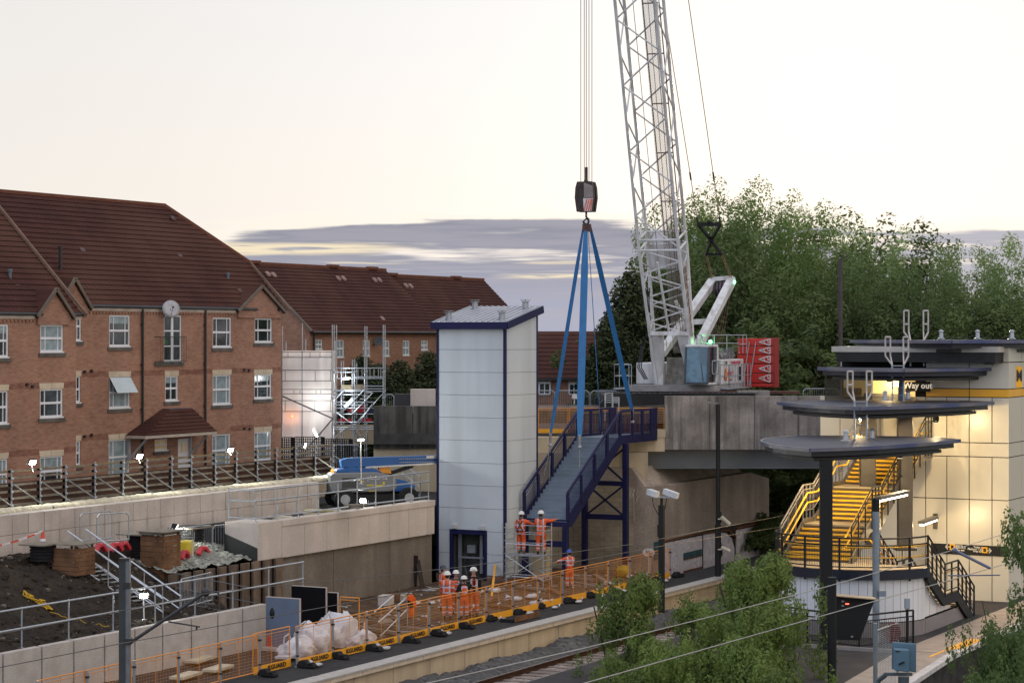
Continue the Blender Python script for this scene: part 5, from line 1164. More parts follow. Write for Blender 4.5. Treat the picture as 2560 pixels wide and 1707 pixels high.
# black direction strip
ys0, ys1 = onX(2550,1380,bx).y, onX(2328,1370,bx).y; mb = MB(); mb.b(bx-.05, bx-.001, max(by0,ys0), ys1, zv(1384), zv(1359)); ds = part('direction_sign', mb, blkm, Sb)
lw = M('lettering_white', (.7,.68,.62), .5); wtx = lambda t, h, u, v, m=lw: put_text('lettering', t, h, (bx-.06, onX(u,v,bx).y, zv(v)), (0,-1,0), UP, m, ds, True)
wtx('←', .3, 2374, 1366) if False else None
def arrow(u, v, s):
    mb = MB(); c = Vector((bx-.065, onX(u,v,bx).y, zv(v))); d = Vector((0,-s,0)); mb.bar(c-d*.13, c+d*.13, .035, .01, up=Vector((1,0,0))) if False else mb.b(c.x-.005,c.x+.005,c.y-.13,c.y+.13,c.z-.018,c.z+.018)
    for k in (1,-1): t = c+d*.14; mb.bar(t, t-d*.1+UP*.1*k, .036, .01, up=Vector((1,0,0)))
    part('arrow', mb, lw, ds)
arrow(2373,1366,-1); arrow(2471,1371,1)
for u, v in ((2382,1366),(2463,1370)):
    mb = MB(); c = Vector((bx-.06, onX(u,v,bx).y, zv(v))); mb.b(c.x-.01,c.x,c.y-.11,c.y+.11,c.z-.12,c.z+.12); q = part('symbol', mb, yb, ds); mb = MB(); mb.b(c.x-.016,c.x-.01,c.y-.055,c.y+.055,c.z-.07,c.z+.07); part('train_mark', mb, blkm, q)
for u, v, t, h in ((2396,1362,'Platform for',.11),(2401,1367,'Airport and St James',.11),(2400,1373,'via Heworth',.11),(2447,1364,'Trains to',.11),(2440,1369,'South Hylton and',.11),(2445,1374,'Sunderland',.11)):
    t = {'Platform for':'Trains to','Airport and St James':'Platform 2','via Heworth':'Way out','Trains to':'Trains to','South Hylton and':'Platform 1 and','Sunderland':'Way out'}[t]; wtx(t, .11, u, v)
# M totem sign on the corner
p = onX(2548, 940, 86.8); ms = thing('metro_sign', 'tall yellow sign with a black letter M at the right edge of the station building', 'sign', p); mb = MB(); a = p; mb.extr([a-UP*.45+RT*-.12, a-UP*.45+RT*.12, a+UP*.38+RT*.12, a+UP*.38-RT*.12], FW*.06); part('face', mb, yb, ms); put_text('lettering', 'M', .62, p-FW*.02, RT, UP, bkk, ms, True, .5)
# canopies
navy_c = M('canopy_navy', (.018,.022,.04), .35, .2, var=.3, scale=1); blue_c = M('canopy_blue_trim', (.04,.06,.17), .35, .2, var=.4, scale=.5, col2=(.16,.15,.16)); topm = M('canopy_membrane', (.065,.072,.10), .6, var=.2, scale=1); ctrim = M('canopy_cream', (.38,.35,.32), .5, var=.1)
def canopy(L, vt, label, z):
    P = [cw(U(u, Y), Y, 0) for u, Y in L]; P = [Vector((p.x, p.y, z)) for p in P]; c = sum(P, Vector())/len(P)
    t = thing('canopy', label, 'canopy', (c.x, c.y, z-.6), 0, 'stepped canopies over the station stairs')
    mb = MB(); mb.extr([p-UP*.07 for p in P], UP*.07); part('deck', mb, topm, t)
    mb = MB()
    for a, b_ in zip(P, P[1:]+P[:1]): mb.bar(a-UP*.05, b_-UP*.05, .08, .13)
    part('rim', mb, blue_c, t)
    mb = MB(); mb.extr([c+(p-c)*.95-UP*.3 for p in P], UP*.2); part('fascia', mb, navy_c, t)
    mb = MB(); mb.extr([c+(p-c)*Vector((1,1,0)).length/1.414*.85-UP*.48 for p in P], UP*.12); part('soffit_beam', mb, M('soffit_dark', (.03,.03,.035), .5), t)
    return t
def lens(u0, Y0, uf, Yf, u1, Y1, ub, Yb, n=7):
    """rounded outline through left, front, right, back points (pixel column, distance)"""
    out = []
    pts = [(U(u0,Y0),Y0),(U(uf,Yf),Yf),(U(u1,Y1),Y1),(U(ub,Yb),Yb)]
    for k in range(4):
        a, b_ = pts[k], pts[(k+1)%4]; m = ((a[0]+b_[0])/2, (a[1]+b_[1])/2); cx, cy = (pts[1][0]+pts[3][0])/2, (pts[1][1]+pts[3][1])/2
        w_ = .16 if k in (0,1) else .1
        for i in range(n):
            t = i/n; x = a[0]+(b_[0]-a[0])*t; y = a[1]+(b_[1]-a[1])*t; s = 4*t*(1-t)*w_; x += (m[0]-cx)*s; y += (m[1]-cy)*s; out.append((x/y*F+1280, y))
    return out
c4 = [(1903,81.8),(1905,80.4),(1925,78.6),(1960,77.2),(2025,75.6),(2110,76.3),(2200,77.4),(2300,79.4),(2400,82.2),(2350,83.4),(2260,84.6),(2120,85.2),(1990,85.2),(1935,84),(1912,82.9)]
canopy(c4, 0, 'lowest and nearest of the four stepped dark canopy roofs at the station', HC-281*75.6/F)
canopy(lens(1944,88.5,2150,82,2484,88.6,2200,93), 0, 'second canopy roof from the bottom of the four, over the middle of the stairs', 8.15)
canopy(lens(2045,91,2260,86.5,2536,91.5,2300,97), 0, 'third canopy roof from the bottom of the four, just above the lit exit sign', 9.5)
canopy(lens(2126,95,2380,88,2640,92,2420,103), 0, 'topmost canopy roof of the four, above the dark louvre', 10.62)
colm = M('column_bronze', (.10,.085,.07), .45, var=.2)
def col(u, Yd, z0, z1, w_, mat, label):
    p = cw(U(u,Yd), Yd, z0); mb = MB(); mb.ob(p, RT, FW, w_, w_*.8, z1-z0); mb.ob(p, RT, FW, w_*1.5, w_*1.4, .12); single('canopy_column', mb, mat, label, 'column', bev=.02)
col(2065, 76.2, 0, 6.5, .42, blkm, 'tall black column carrying the lowest canopy, standing before the curved white wall')
col(2169, 87.5, 2.4, 7.6, .6, colm, 'brown column beside the middle of the yellow stairs'); col(2262, 86.5, 2.4, 7.75, .56, colm, 'brown column right of the stairs in front of the cream panels')
col(2175, 91, 6.0, 8.0, .5, M('column_navy', (.02,.03,.07), .4), 'short navy column under the second canopy'); col(2252, 90.3, 7.6, 9.2, .22, M('column_blue', (.10,.15,.24), .4), 'blue grey column under the third canopy')
# roof ladders
def ladder(u, v0, v1, vb, Yd, label, w_=.46, hoop=True):
    t = thing('roof_ladder', label, 'ladder', at(u, vb, Yd), 0, 'ladders between the canopy roofs')
    L, R_ = at(u, vb, Yd)-RT*w_/2, at(u, vb, Yd)+RT*w_/2; zt_ = at(u, v1, Yd).z
    mb = MB(); mb.bar(L, Vector((L.x,L.y,zt_)), .06, .05); mb.bar(R_, Vector((R_.x,R_.y,zt_)), .06, .05); part('stile', mb, galv, t)
    mb = MB(); z = L.z+.25
    while z < zt_+.01: mb.tube(Vector((L.x,L.y,z)), Vector((R_.x,R_.y,z)), .018, 5); z += .29
    part('rungs', mb, galv, t)
    for s, e in ((-1, L), (1, R_)):
        mb = MB(); zh = at(u, v0, Yd).z; a = Vector((e.x,e.y,zt_)); 
        for o_, q in ((0.0,.03),(.0,.23)): 
            b0 = a+RT*s*q+UP*.35+FW*.25; mb.bar(a, b0, .05, .05); mb.bar(b0, Vector((b0.x,b0.y,zh)), .05, .05)
        b1, b2 = a+RT*s*.03+FW*.25, a+RT*s*.23+FW*.25
        for zz in (zh, zh-(zh-zt_)*.45): mb.bar(Vector((b1.x,b1.y,zz)), Vector((b2.x,b2.y,zz)), .1, .07)
        part('guard_hoop', mb, M('hoop_cream', (.5,.46,.44), .5), t)
ladder(2152, 928, 1003, 1098, 82.6, 'lowest roof ladder, rising from the nearest canopy to the second'); ladder(2245, 842, 912, 1003, 87.6, 'middle roof ladder, rising past the lit exit sign to the third canopy'); ladder(2293, 776, 851, 915, 91, 'highest roof ladder, with its guard hoops above the topmost canopy', .55)
for u, v, Yd in ((2114,1100,80),(2180,1095,83),(2213,1000,86),(2270,998,88),(2353,846,94),(2444,846,94),(2530,846,94),(2344,912,92)):
    p = at(u, v, Yd); mb = MB(); mb.lathe(p-UP*.02, [(.2,0),(.1,.05),(.08,.3),(.14,.32),(.03,.4)], 10); single('roof_anchor', mb, galv, {2114:'silver anchor post in the middle of the lowest canopy roof',2180:'silver anchor post beside the foot of the lowest roof ladder',2213:'silver anchor post on the second canopy, left of the middle ladder',2270:'silver anchor post on the second canopy, right of the middle ladder',2353:'leftmost anchor post on the topmost canopy',2444:'anchor post in the middle of the topmost canopy',2530:'rightmost anchor post on the topmost canopy',2344:'anchor post on the third canopy beside the pigeon'}[u], 'roof anchor', 'roof anchors')
mb = MB(); ps = [at(u, v, 94) for u, v in ((2353,838),(2398,846),(2444,838),(2490,849),(2530,840))]; mb.path(ps, .012, 4); single('safety_line', mb, steel_dk, 'thin safety line sagging between the anchor posts of the topmost canopy', 'cable')
# pigeon
p = at(2481, 915, 89.5); mb = MB(); mb.ball(p+UP*.14, .17, .09, .09, n=10, k=7); mb.ball(p+UP*.24+RT*.13, .055, n=8, k=5); mb.extr([p+UP*.14-RT*.12+FW*.03, p+UP*.1-RT*.34+FW*.02, p+UP*.06-RT*.34, p+UP*.09-RT*.12], -FW*.05); mb.tube(p+UP*.07, p-UP*.02, .012, 4); mb.tube(p+UP*.24+RT*.17, p+UP*.23+RT*.22, .014, 5, .003); single('pigeon', mb, M('pigeon_grey', (.11,.12,.15), .7), 'grey pigeon resting on the third canopy roof', 'bird', smooth=True)
# ---- drum with landing and lower stair
DC = (77.7, 27.0); LZ = 2.42
def ell(t, a, b_, z): return Vector((DC[0]-a*math.cos(t), DC[1]+b_*math.sin(t), z))      # t -90..90 : right (y low) to left
ND = 26
TS = [R(-90)+R(180)*i/ND for i in range(ND+1)]
Dr = thing('curved_stair_base', 'curved white panelled wall below the black edged stair landing at the station', 'wall', (77, 27, 0))
def prof(a, b_, z0, z1, tsl, mb, gap=.0):
    for s, e in zip(tsl, tsl[1:]):
        g = (e-s)*gap; mb.quad(ell(s+g,a,b_,z0), ell(e-g,a,b_,z0), ell(e-g,a,b_,z1), ell(s+g,a,b_,z1))
white_p = M('drum_white', (.68,.70,.74), .16, var=.04, scale=.5)
mb = MB(); prof(2.3, 2.75, .55, 2.08, TS, mb, .02)
xs = [77.7+.9*k for k in range(7)]
def zl(x): return 2.08 if x < 77.75 else max(.75, 2.08-(x-77.75)*.66) if x < 81.3 else .56
for a, b_ in zip(xs, xs[1:]): mb.quad((a+.02,24.35,.55 if zl(b_) > .55 else .2), (b_-.02,24.35,.55 if zl(b_) > .55 else .2), (b_-.02,24.35,max(zl(b_),.56)), (a+.02,24.35,max(zl(a),.56)))
part('white_panels', mb, white_p, Dr)
mb = MB(); prof(2.26, 2.71, -.05, 2.1, TS, mb); mb.b(77.7, 83.2, 24.4, 24.6, -.05, .5); part('backing', mb, seam, Dr)
mb = MB(); prof(2.32, 2.77, -.02, .52, TS, mb); mb.b(77.7, 84, 24.22, 24.3, -.02, .5); part('plinth', mb, M('plinth_grey', (.22,.20,.20), .6, var=.1), Dr)
mb = MB(); prof(2.5, 2.95, 2.07, 2.42, TS, mb)
top = [ell(t,2.5,2.95,2.42) for t in TS]; bot = [ell(t,2.5,2.95,2.07) for t in TS]; mb.add(top, [tuple(range(len(top)))]); mb.add(bot, [tuple(range(len(bot)-1,-1,-1))])
part('landing_band', mb, navy_c, Dr)
mb = MB(); tp_ = [ell(t,2.42,2.87,2.43) for t in TS]; mb.add(tp_, [tuple(range(len(tp_)))]); mb.b(77.65, 79.0, 26.0, 29.9, 2.1, 2.43); part('landing_floor', mb, M('landing_buff', (.40,.33,.25), .7, var=.1), Dr)
rail_y = M('handrail_yellow', (.88,.50,.02), .4, var=.1)
mb = MB(); pts = [ell(t,2.42,2.87,3.55) for t in TS]; mb.path(pts, .035, 6); pts2 = [ell(t,2.42,2.87,3.3) for t in TS]; mb.path(pts2, .028, 6); mb.path([ell(t,2.42,2.87,2.52) for t in TS], .025, 5); part('rim_rail', mb, blkm, Dr)
for i in range(0, ND+1, 4): mb = MB(); a = ell(TS[i],2.42,2.87,2.0); mb.bar(a, a+UP*1.55, .07, .05); part('rail_post', mb, blkm, Dr)
mb = MB()
for i in range(ND*5):
    t = R(-90)+R(180)*i/(ND*5); a = ell(t,2.42,2.87,2.5); mb.tube(a, a+UP*.8, .008, 3)
part('rail_bars', mb, blkm, Dr)
mb = MB(); mb.path([ell(t,2.3,2.75,3.22) for t in TS], .026, 6); mb.path([ell(t,2.3,2.75,2.85) for t in TS], .026, 6); part('yellow_handrail', mb, rail_y, Dr)
# lower stair along the wall, descending away
lsp = [(77.6,2.42),(80.5,1.0),(81.4,1.05),(83.3,-.05)]
lst = thing('lower_stair', 'short dark stair going down to the platform on the right of the curved wall', 'staircase', (81, 25, 0))
mb = MB(); mb.extr([(77.55,24.1,2.42),(79.7,24.1,1.2),(81.4,24.1,1.2),(83.6,24.1,-.05),(83.0,24.1,-.2),(81.25,24.1,.8),(79.6,24.1,.8),(77.55,24.1,1.95)], (0,.12,0)); part('stringer', mb, blkm, lst); mb = MB(); mb.extr([(77.55,25.9,2.42),(79.7,25.9,1.2),(81.4,25.9,1.2),(83.6,25.9,-.05),(83.0,25.9,-.2),(81.25,25.9,.8),(79.6,25.9,.8),(77.55,25.9,1.95)], (0,.12,0)); part('stringer', mb, blkm, lst)
mb = MB()
for i in range(8): f = i/8; mb.b(77.6+2.1*f, 77.6+2.1*(f+.13), 24.2, 25.9, 2.2-1.2*f, 2.24-1.2*f)
mb.b(79.7, 81.4, 24.2, 25.9, 1.1, 1.17)
for i in range(7): f = i/7; mb.b(81.4+2.0*f, 81.4+2.0*(f+.15), 24.2, 25.9, .85-1*f, .89-1*f)
part('treads', mb, M('landing_buff', ()), lst)
for y in (24.1, 25.95):
    mb = MB(); rp = [(77.6,y,2.42),(79.7,y,1.19),(81.4,y,1.19),(83.5,y,.0)]; rp = [Vector(p) for p in rp]
    for h, r in ((1.15,.035),(.9,.028),(.15,.022)): mb.path([p+UP*h for p in rp], r, 6)
    for a, b_, n_ in ((rp[0],rp[1],4),(rp[1],rp[2],2),(rp[2],rp[3],4)):
        for k in range(n_): q = a.lerp(b_, k/n_); mb.bar(q-UP*.05, q+UP*1.15, .06, .05)
    mb.bar(rp[3], rp[3]+UP*1.15, .06, .05); part('railing', mb, blkm, lst)
    mb = MB(); 
    for h in (.8,.45): mb.path([p+UP*h+Vector((0,.08 if y < 25 else -.08,0)) for p in rp], .022, 6)
    part('yellow_handrail', mb, M('handrail_yellow_dull', (.45,.2,.02), .4), lst)
# ---- main stairs: flights of eight up and away
fl = thing('station_stairs', 'station staircase with bright yellow step edges and yellow handrails under the canopies', 'staircase', (80, 28.5, 2.4))
RI, GO = .152, .272; x = 77.6; z = 2.43; yL, yR = 29.6, 27.05
tr_ = MB(); ctr = [Vector((x-.4,0,z)), ]; nodes = [(x, z)]
yoff = 0
for f_ in range(3):
    ns = MB(); nl = MB(); ris = MB(); tr_ = MB()
    for i in range(8):
        z0 = z; z += RI; tr_.b(x, x+GO+.03, yR, yL, z-.04, z); ris.b(x+.02, x+.05, yR, yL, z0, z-.04)
        (nl if i == 7 else ns).b(x-.015, x+.07, yR+.05, yL-.05, z-.055, z+.012); x += GO
    nodes.append((x, z)); tr_.b(x, x+1.15, yR, yL, z-.1, z-.002); x += 1.15; nodes.append((x, z))
    part('treads', tr_, M('tread_buff', (.30,.235,.16), .8, var=.2), fl); part('risers', ris, M('riser_dark', (.16,.12,.075), .8), fl); part('yellow_nosings', ns, rail_y, fl); part('pale_nosings', nl, M('nosing_cream', (.5,.43,.28), .6), fl)
for y in (yL+.05, yR-.05):
    mb = MB(); up_ = [Vector((nodes[0][0]-.2, y, nodes[0][1]+.05))] + [Vector((a, y, b_+.16)) for a, b_ in nodes[1:]]; lo = [p-UP*.42 for p in up_]
    mb.extr(up_+lo[::-1], (0,.05,0)); part('stringer', mb, M('stringer_brown', (.14,.115,.09), .5), fl)
    mb = MB()
    for h, r in ((1.28,.032),(1.1,.026),(.3,.02)): mb.path([p+UP*h+Vector((0,.06 if y > 29 else -.06,0)) for p in up_], r, 6)
    for a, b_ in zip(up_, up_[1:]):
        for k in range(3): q = a.lerp(b_, k/3)+Vector((0,.06 if y > 29 else -.06,0)); mb.bar(q-UP*.3, q+UP*1.28, .05, .04)
        L = int((b_-a).length/.1)
        for k in range(L): q = a.lerp(b_, k/max(1,L))+Vector((0,.06 if y > 29 else -.06,0)); mb.tube(q+UP*.3, q+UP*1.1, .007, 3)
    part('outer_railing', mb, M('railing_grey', (.25,.23,.22), .4, .3) if y > 29 else blkm, fl)
    mb = MB(); s = -.12 if y > 29 else .12
    for h in (.98,.62): mb.path([p+UP*h+Vector((0,s,0)) for p in [up_[0]-Vector((.35,0,.12))]+up_], .032, 7)
    part('yellow_handrail', mb, rail_y, fl)
mb = MB(); ym = 28.2
mb.path([Vector((77.3,27.0,3.35)), Vector((77.3,26.2,3.35)), Vector((78.4,26.1,2.7))], .03, 6); part('yellow_handrail', mb, rail_y, fl)
# glazed screen left of upper lobby
mb = MB(); a, b_, c, d_ = at(2062,1000,92), at(2180,1000,92), at(2180,930,92), at(2062,930,92); mb.extr([a,b_,c,d_], FW*.05)
tg, nt, b0 = base('tinted_screen', .1); b0.inputs['Base Color'].default_value = (.05,.045,.03,1); b0.inputs['Alpha'].default_value = .62
single('glass_screen', mb, tg, 'tinted glass screen under the third canopy, left of the lit lobby', 'screen')
# ---- lamps
tube_em = emit('tube_lamp', (1, .93, .78), 9)
def strip_lamp(a, b_, label, bracket, energy, name='platform_lamp'):
    t = thing(name, label, 'lamp', (a+b_)/2-UP*.1); d = (b_-a).normalized(); mb = MB(); mb.bar(a-d*.1+UP*.09, b_+d*.1+UP*.09, .24, .12); part('housing', mb, M('lamp_housing', (.2,.18,.15), .5), t)
    mb = MB(); mb.bar(a, b_, .17, .07); part('tube', mb, tube_em, t); mb = MB(); mb.bar(*bracket, .07, .09); part('bracket', mb, colm, t)
    for f_ in (.2,.8): lamp_light(a.lerp(b_, f_)-UP*.15, energy/2, warm, .12, parent=t)
    return t
a = at(2197,1251,78); b_ = at(2264,1236,80); strip_lamp(a, b_, 'long bright strip lamp on top of the grey post beside the stairs', (at(2186,1246,77.6), a+UP*.1), 340)
a = at(2304,1311,86.3); b_ = at(2338,1299,88.2); strip_lamp(a, b_, 'strip lamp on a bracket fixed to the cream panel wall', (at(2337,1300,88), Vector((bx, onX(2337,1290,bx).y, at(2337,1295,90).z))), 320)
mb = MB(); p = at(2336,1302,90); mb.ob(Vector((bx-.1, onX(2340,1300,bx).y, zv(1322))), (1,0,0), (0,1,0), .16, .16, .62); single('wall_bracket', mb, colm, 'dark bracket box on the cream wall behind the strip lamp', 'bracket')
p = Vector((81.6, 24.28, .35)); 
for i, (loc, e) in enumerate((((79.5,28.9,6.2),380),((84.0,28.9,7.62),400),((88.0,29.0,8.9),60),((85.4,26.2,7.35),330),((80.2,26.0,6.2),300))):
    t = thing('canopy_downlight', ('round downlight under the lowest canopy','round downlight under the second canopy, above the stairs','round downlight under the third canopy','downlight under the second canopy, beside the cream wall','downlight under the right tip of the lowest canopy')[i], 'lamp', loc, 0, 'downlights under the station canopies'); mb = MB(); mb.lathe(Vector(loc), [(.1,0),(.1,.06),(.13,.07),(.13,.25)], 12); part('body', mb, blkm, t); mb = MB(); mb.lathe(Vector(loc)-UP*.012, [(.09,0),(.09,.01)], 12); part('lens', mb, emit('downlight_lens', (1,.85,.6), 1.5), t)
    lamp_light(Vector(loc)-UP*.1, e, warm, .1, parent=t)
# mast, poles, board
mb = MB(); p = gnd(2190,1606,0); 
Gm = thing('grey_mast', 'tall light grey mast standing before the curved white wall', 'mast', p); mb.tube(p, Vector((p.x,p.y,at(2190,1278,p.dot(FW)).z)), .125, 12); part('shaft', mb, M('mast_grey', (.24,.29,.34), .5, .2), Gm); mb = MB(); q = Vector((p.x,p.y,at(2190,1278,p.dot(FW)).z)); mb.tube(q, q+UP*.45, .13, 12); part('dark_top', mb, blkm, Gm); mb = MB(); q = at(2195,1490,p.dot(FW)-.2); mb.ob(q+RT*.15, RT, FW, .25, .15, .2); part('junction_box', mb, M('box_blue_grey', (.2,.26,.32), .5), Gm)
def lamp_post(u, v0, v1, Yd, r, label, name='lamp_post', extra=None):
    b0, t0 = at(u, v1, Yd), at(u, v0, Yd); t = thing(name, label, 'post', b0); mb = MB(); mb.tube(b0, t0, r, 10); mb.tube(b0, b0+(t0-b0)*.22, r*1.35, 10); part('shaft', mb, blkm, t, smooth=False); return t, b0, t0
t, b0, t0 = lamp_post(2080, 1442, 1790, 62, .13, 'black round post beside the dark display board'); 
mb = MB(); q = at(2083,1500,62.5); P4 = [at(2086,1488,64), at(2188,1497,64), at(2150,1600,64), at(2086,1598,64)]; bt = thing('display_board', 'black angular back of a train display hanging on the black post', 'display', at(2120,1600,64)); mb.extr(P4, FW*.5); part('casing', mb, blkm, bt, bev=.02); mb = MB(); mb.bar(P4[0]+UP*.02, P4[1]+UP*.02, .5, .03); part('top_lip', mb, M('lip_tan', (.4,.3,.2), .6), bt)
mb = MB(); q = at(2118,1510,63.95); mb.ob(q, RT, FW, .1, .02, .03); part('indicator', mb, emit('red_led', (1,.1,.05), 4), bt); mb = MB()
for u, v in ((2107,1504),(2107,1515),(2130,1592)): mb.ob(at(u,v,63.95), RT, FW, .07, .02, .04)
part('screws', mb, galv, bt)
# street lamp and cctv posts in front of the bridge
b0 = at(1795, 1440, 98); t0 = at(1795, 1010, 98); t = thing('street_lamp', 'slim black street lamp with a flat head, in front of the bridge', 'street lamp', b0); mb = MB(); mb.tube(b0, t0, .1, 10); mb.tube(b0, b0+UP*2.3, .14, 10); part('post', mb, blkm, t); mb = MB(); mb.bar(t0+UP*.02, t0+UP*.08-RT*.45, .08, .07); mb.ob(t0-RT*.5+UP*.03, RT, FW, .42, .2, .08); part('head', mb, M('head_grey', (.14,.14,.15), .5), t)
for v, dv in ((1297,12),(1373,4)):
    q = at(1806, v, 97.5); mb = MB(); mb.tube(q-RT*.05+UP*.1, q+RT*.33-UP*(dv/50), .09, 8); mb.tube(q-RT*.2, q, .03, 6); part('camera', mb, M('camera_cream', (.5,.47,.4), .5), t); mb = MB(); mb.ob(at(1800, v+10, 98), RT, FW, .12, .12, .5); part('bracket', mb, blkm, t)
b0 = at(1654, 1530, 84); t0 = at(1654, 1262, 84); t = thing('camera_post', 'black post carrying two white box cameras on a cross bar', 'camera post', b0); mb = MB(); mb.tube(b0, t0, .13, 10); mb.tube(t0, t0+UP*.3, .06, 8); part('post', mb, blkm, t)
mb = MB(); q = t0+UP*.3; mb.bar(q-RT*.38, q+RT*.38, .12, .06); part('cross_bar', mb, galv, t); wc = M('camera_white', (.55,.57,.6), .4)
mb = MB(); mb.bar(q-RT*.48+UP*.2+FW*.2, q-RT*.18+UP*.12-FW*.3, .2, .22); part('camera', mb, wc, t); mb = MB(); mb.bar(q+RT*.1+UP*.22+FW*.1, q+RT*.6+UP*.06-FW*.2, .22, .22); part('camera', mb, wc, t); mb = MB(); mb.bar(q-RT*.33, q-RT*.33+UP*.1, .06, .06); mb.bar(q+RT*.33, q+RT*.33+UP*.1, .06, .06); part('mount', mb, galv, t)
mb = MB(); mb.path([q-RT*.36, q-RT*.3-UP*.35, q-RT*.08-UP*.75, q-RT*.02-UP*.9], .015, 5); mb.path([q+RT*.2+UP*.05, q+RT*.14-UP*.4, q+RT*.02-UP*.8], .015, 5); part('cable', mb, blkm, t); mb = MB(); mb.ob(b0+UP*2.9-FW*.1-RT*.1, RT, FW, .14, .2, .45); part('box', mb, blkm, t)
p = at(2101, 1000, 118); mb = MB(); mb.tube(p, at(2101, 648, 118), .12, 10); mb.tube(at(2101,648,118), at(2101,640,118)+RT*.4, .03, 5); single('tall_pole', mb, M('pole_brown', (.05,.035,.04), .5), 'tall slim dark pole rising before the poplars, right of the counterweights', 'pole')
# black railing and gates at platform end
def bar_rail(P, h, name, label, mat=blkm, r=.035, hoop=True):
    t = thing(name, label, 'railing', P[0]); mb = MB(); P = [Vector(p) for p in P]; mb.path([P[0]]+[p+UP*h for p in P]+[P[-1]], r, 7); mb.path([p+UP*h*.82 for p in P], r*.7, 6); mb.path([p+UP*.12 for p in P], r*.7, 6)
    for p in P: mb.bar(p, p+UP*h, .06, .06)
    part('frame', mb, mat, t); mb = MB()
    for a, b_ in zip(P, P[1:]):
        n_ = int((b_-a).length/.11)
        for k in range(1, n_): q = a.lerp(b_, k/n_); mb.tube(q+UP*.12, q+UP*h*.82, .008, 3)
    part('bars', mb, mat, t)
bar_rail([gnd(1935,1590,0), gnd(2018,1606,0), gnd(2148,1622,0), gnd(2283,1606,0)], 1.15, 'platform_railing', 'black railing across the end of the platform in front of the curved wall')
mb = MB(); a, b_ = gnd(1925,1612,0), gnd(2230,1631,0); mb.bar(a+UP*.05, b_+UP*.05, .15, .14); single('kerb', mb, M('kerb_grey', (.3,.28,.28), .8), 'grey kerb below the black platform railing', 'kerb')
# fence post, mesh screen with red disc
t = thing('mesh_screen', 'mesh screen with a faded red disc behind the blue grey equipment box', 'screen', at(2188,1780,60)); mb = MB(); mb.tube(at(2188,1780,60), at(2188,1557,60), .06, 8); mb.tube(at(2189,1577,60), at(2244,1557,63), .03, 6); mb.tube(at(2244,1557,63), at(2244,1680,63), .04, 6); part('frame', mb, M('screen_post', (.2,.24,.26), .5, .3), t)
mb = MB(); A_, B_, C_, D_ = at(2190,1578,60), at(2243,1559,63), at(2243,1700,63), at(2190,1760,60)
for k in range(1, 14): mb.tube(A_.lerp(B_,k/14), D_.lerp(C_,k/14), .006, 3)
for k in range(1, 34): mb.tube(A_.lerp(D_,k/34), B_.lerp(C_,k/34), .006, 3)
part('mesh', mb, galv, t)
mb = MB(); c = at(2229,1581,62); 
for k in range(-5, 6): L = math.sqrt(max(0, .26**2-(k*.048)**2)); mb.tube(c+UP*k*.048-RT*L, c+UP*k*.055+RT*L, .02, 4)
part('disc', mb, M('disc_red', (.16,.05,.05), .6), t)
# blue grey equipment box
t = thing('equipment_box', 'blue grey metal switch box on a backing plate at the bottom right', 'box', at(2258,1770,46)); bgm = M('box_blue', (.075,.15,.22), .45, var=.12, scale=3)
mb = MB(); mb.extr([at(2230,1672,46),at(2291,1680,46),at(2291,1608,46),at(2230,1604,46)], FW*.05); part('backing_plate', mb, bgm, t, bev=.02); mb = MB(); mb.extr([at(2238,1676,45.7),at(2273,1680,45.7),at(2274,1624,45.7),at(2238,1622,45.7)], FW*.25); bx_ = part('case', mb, bgm, t, bev=.02)
mb = MB(); mb.bar(at(2247,1660,45.65), at(2261,1654,45.65), .04, .03); mb.ob(at(2244,1628,45.68), RT, FW, .1, .02, .02); part('handle', mb, blkm, bx_)
mb = MB(); mb.bar(at(2212,1684,46), at(2280,1684,46), .1, .06); mb.tube(at(2259,1690,46.1), at(2258,1790,46.1), .12, 8); mb.path([at(2214,1686,46), at(2196,1700,46.2), at(2190,1730,46.2)], .05, 6); part('post', mb, M('post_grey_blue', (.08,.10,.12), .6), t)
# help point
t = thing('help_point', 'grey help point on a black post behind the platform railing', 'help point', gnd(2268,1612,0)); p = gnd(2268,1612,0); mb = MB(); mb.bar(p, p+UP*1.35, .08, .08); part('post', mb, blkm, t); mb = MB(); mb.ob(p+UP*1.25, RT, FW, .2, .15, .42); part('head', mb, M('help_grey', (.3,.34,.4), .4), t, bev=.05)
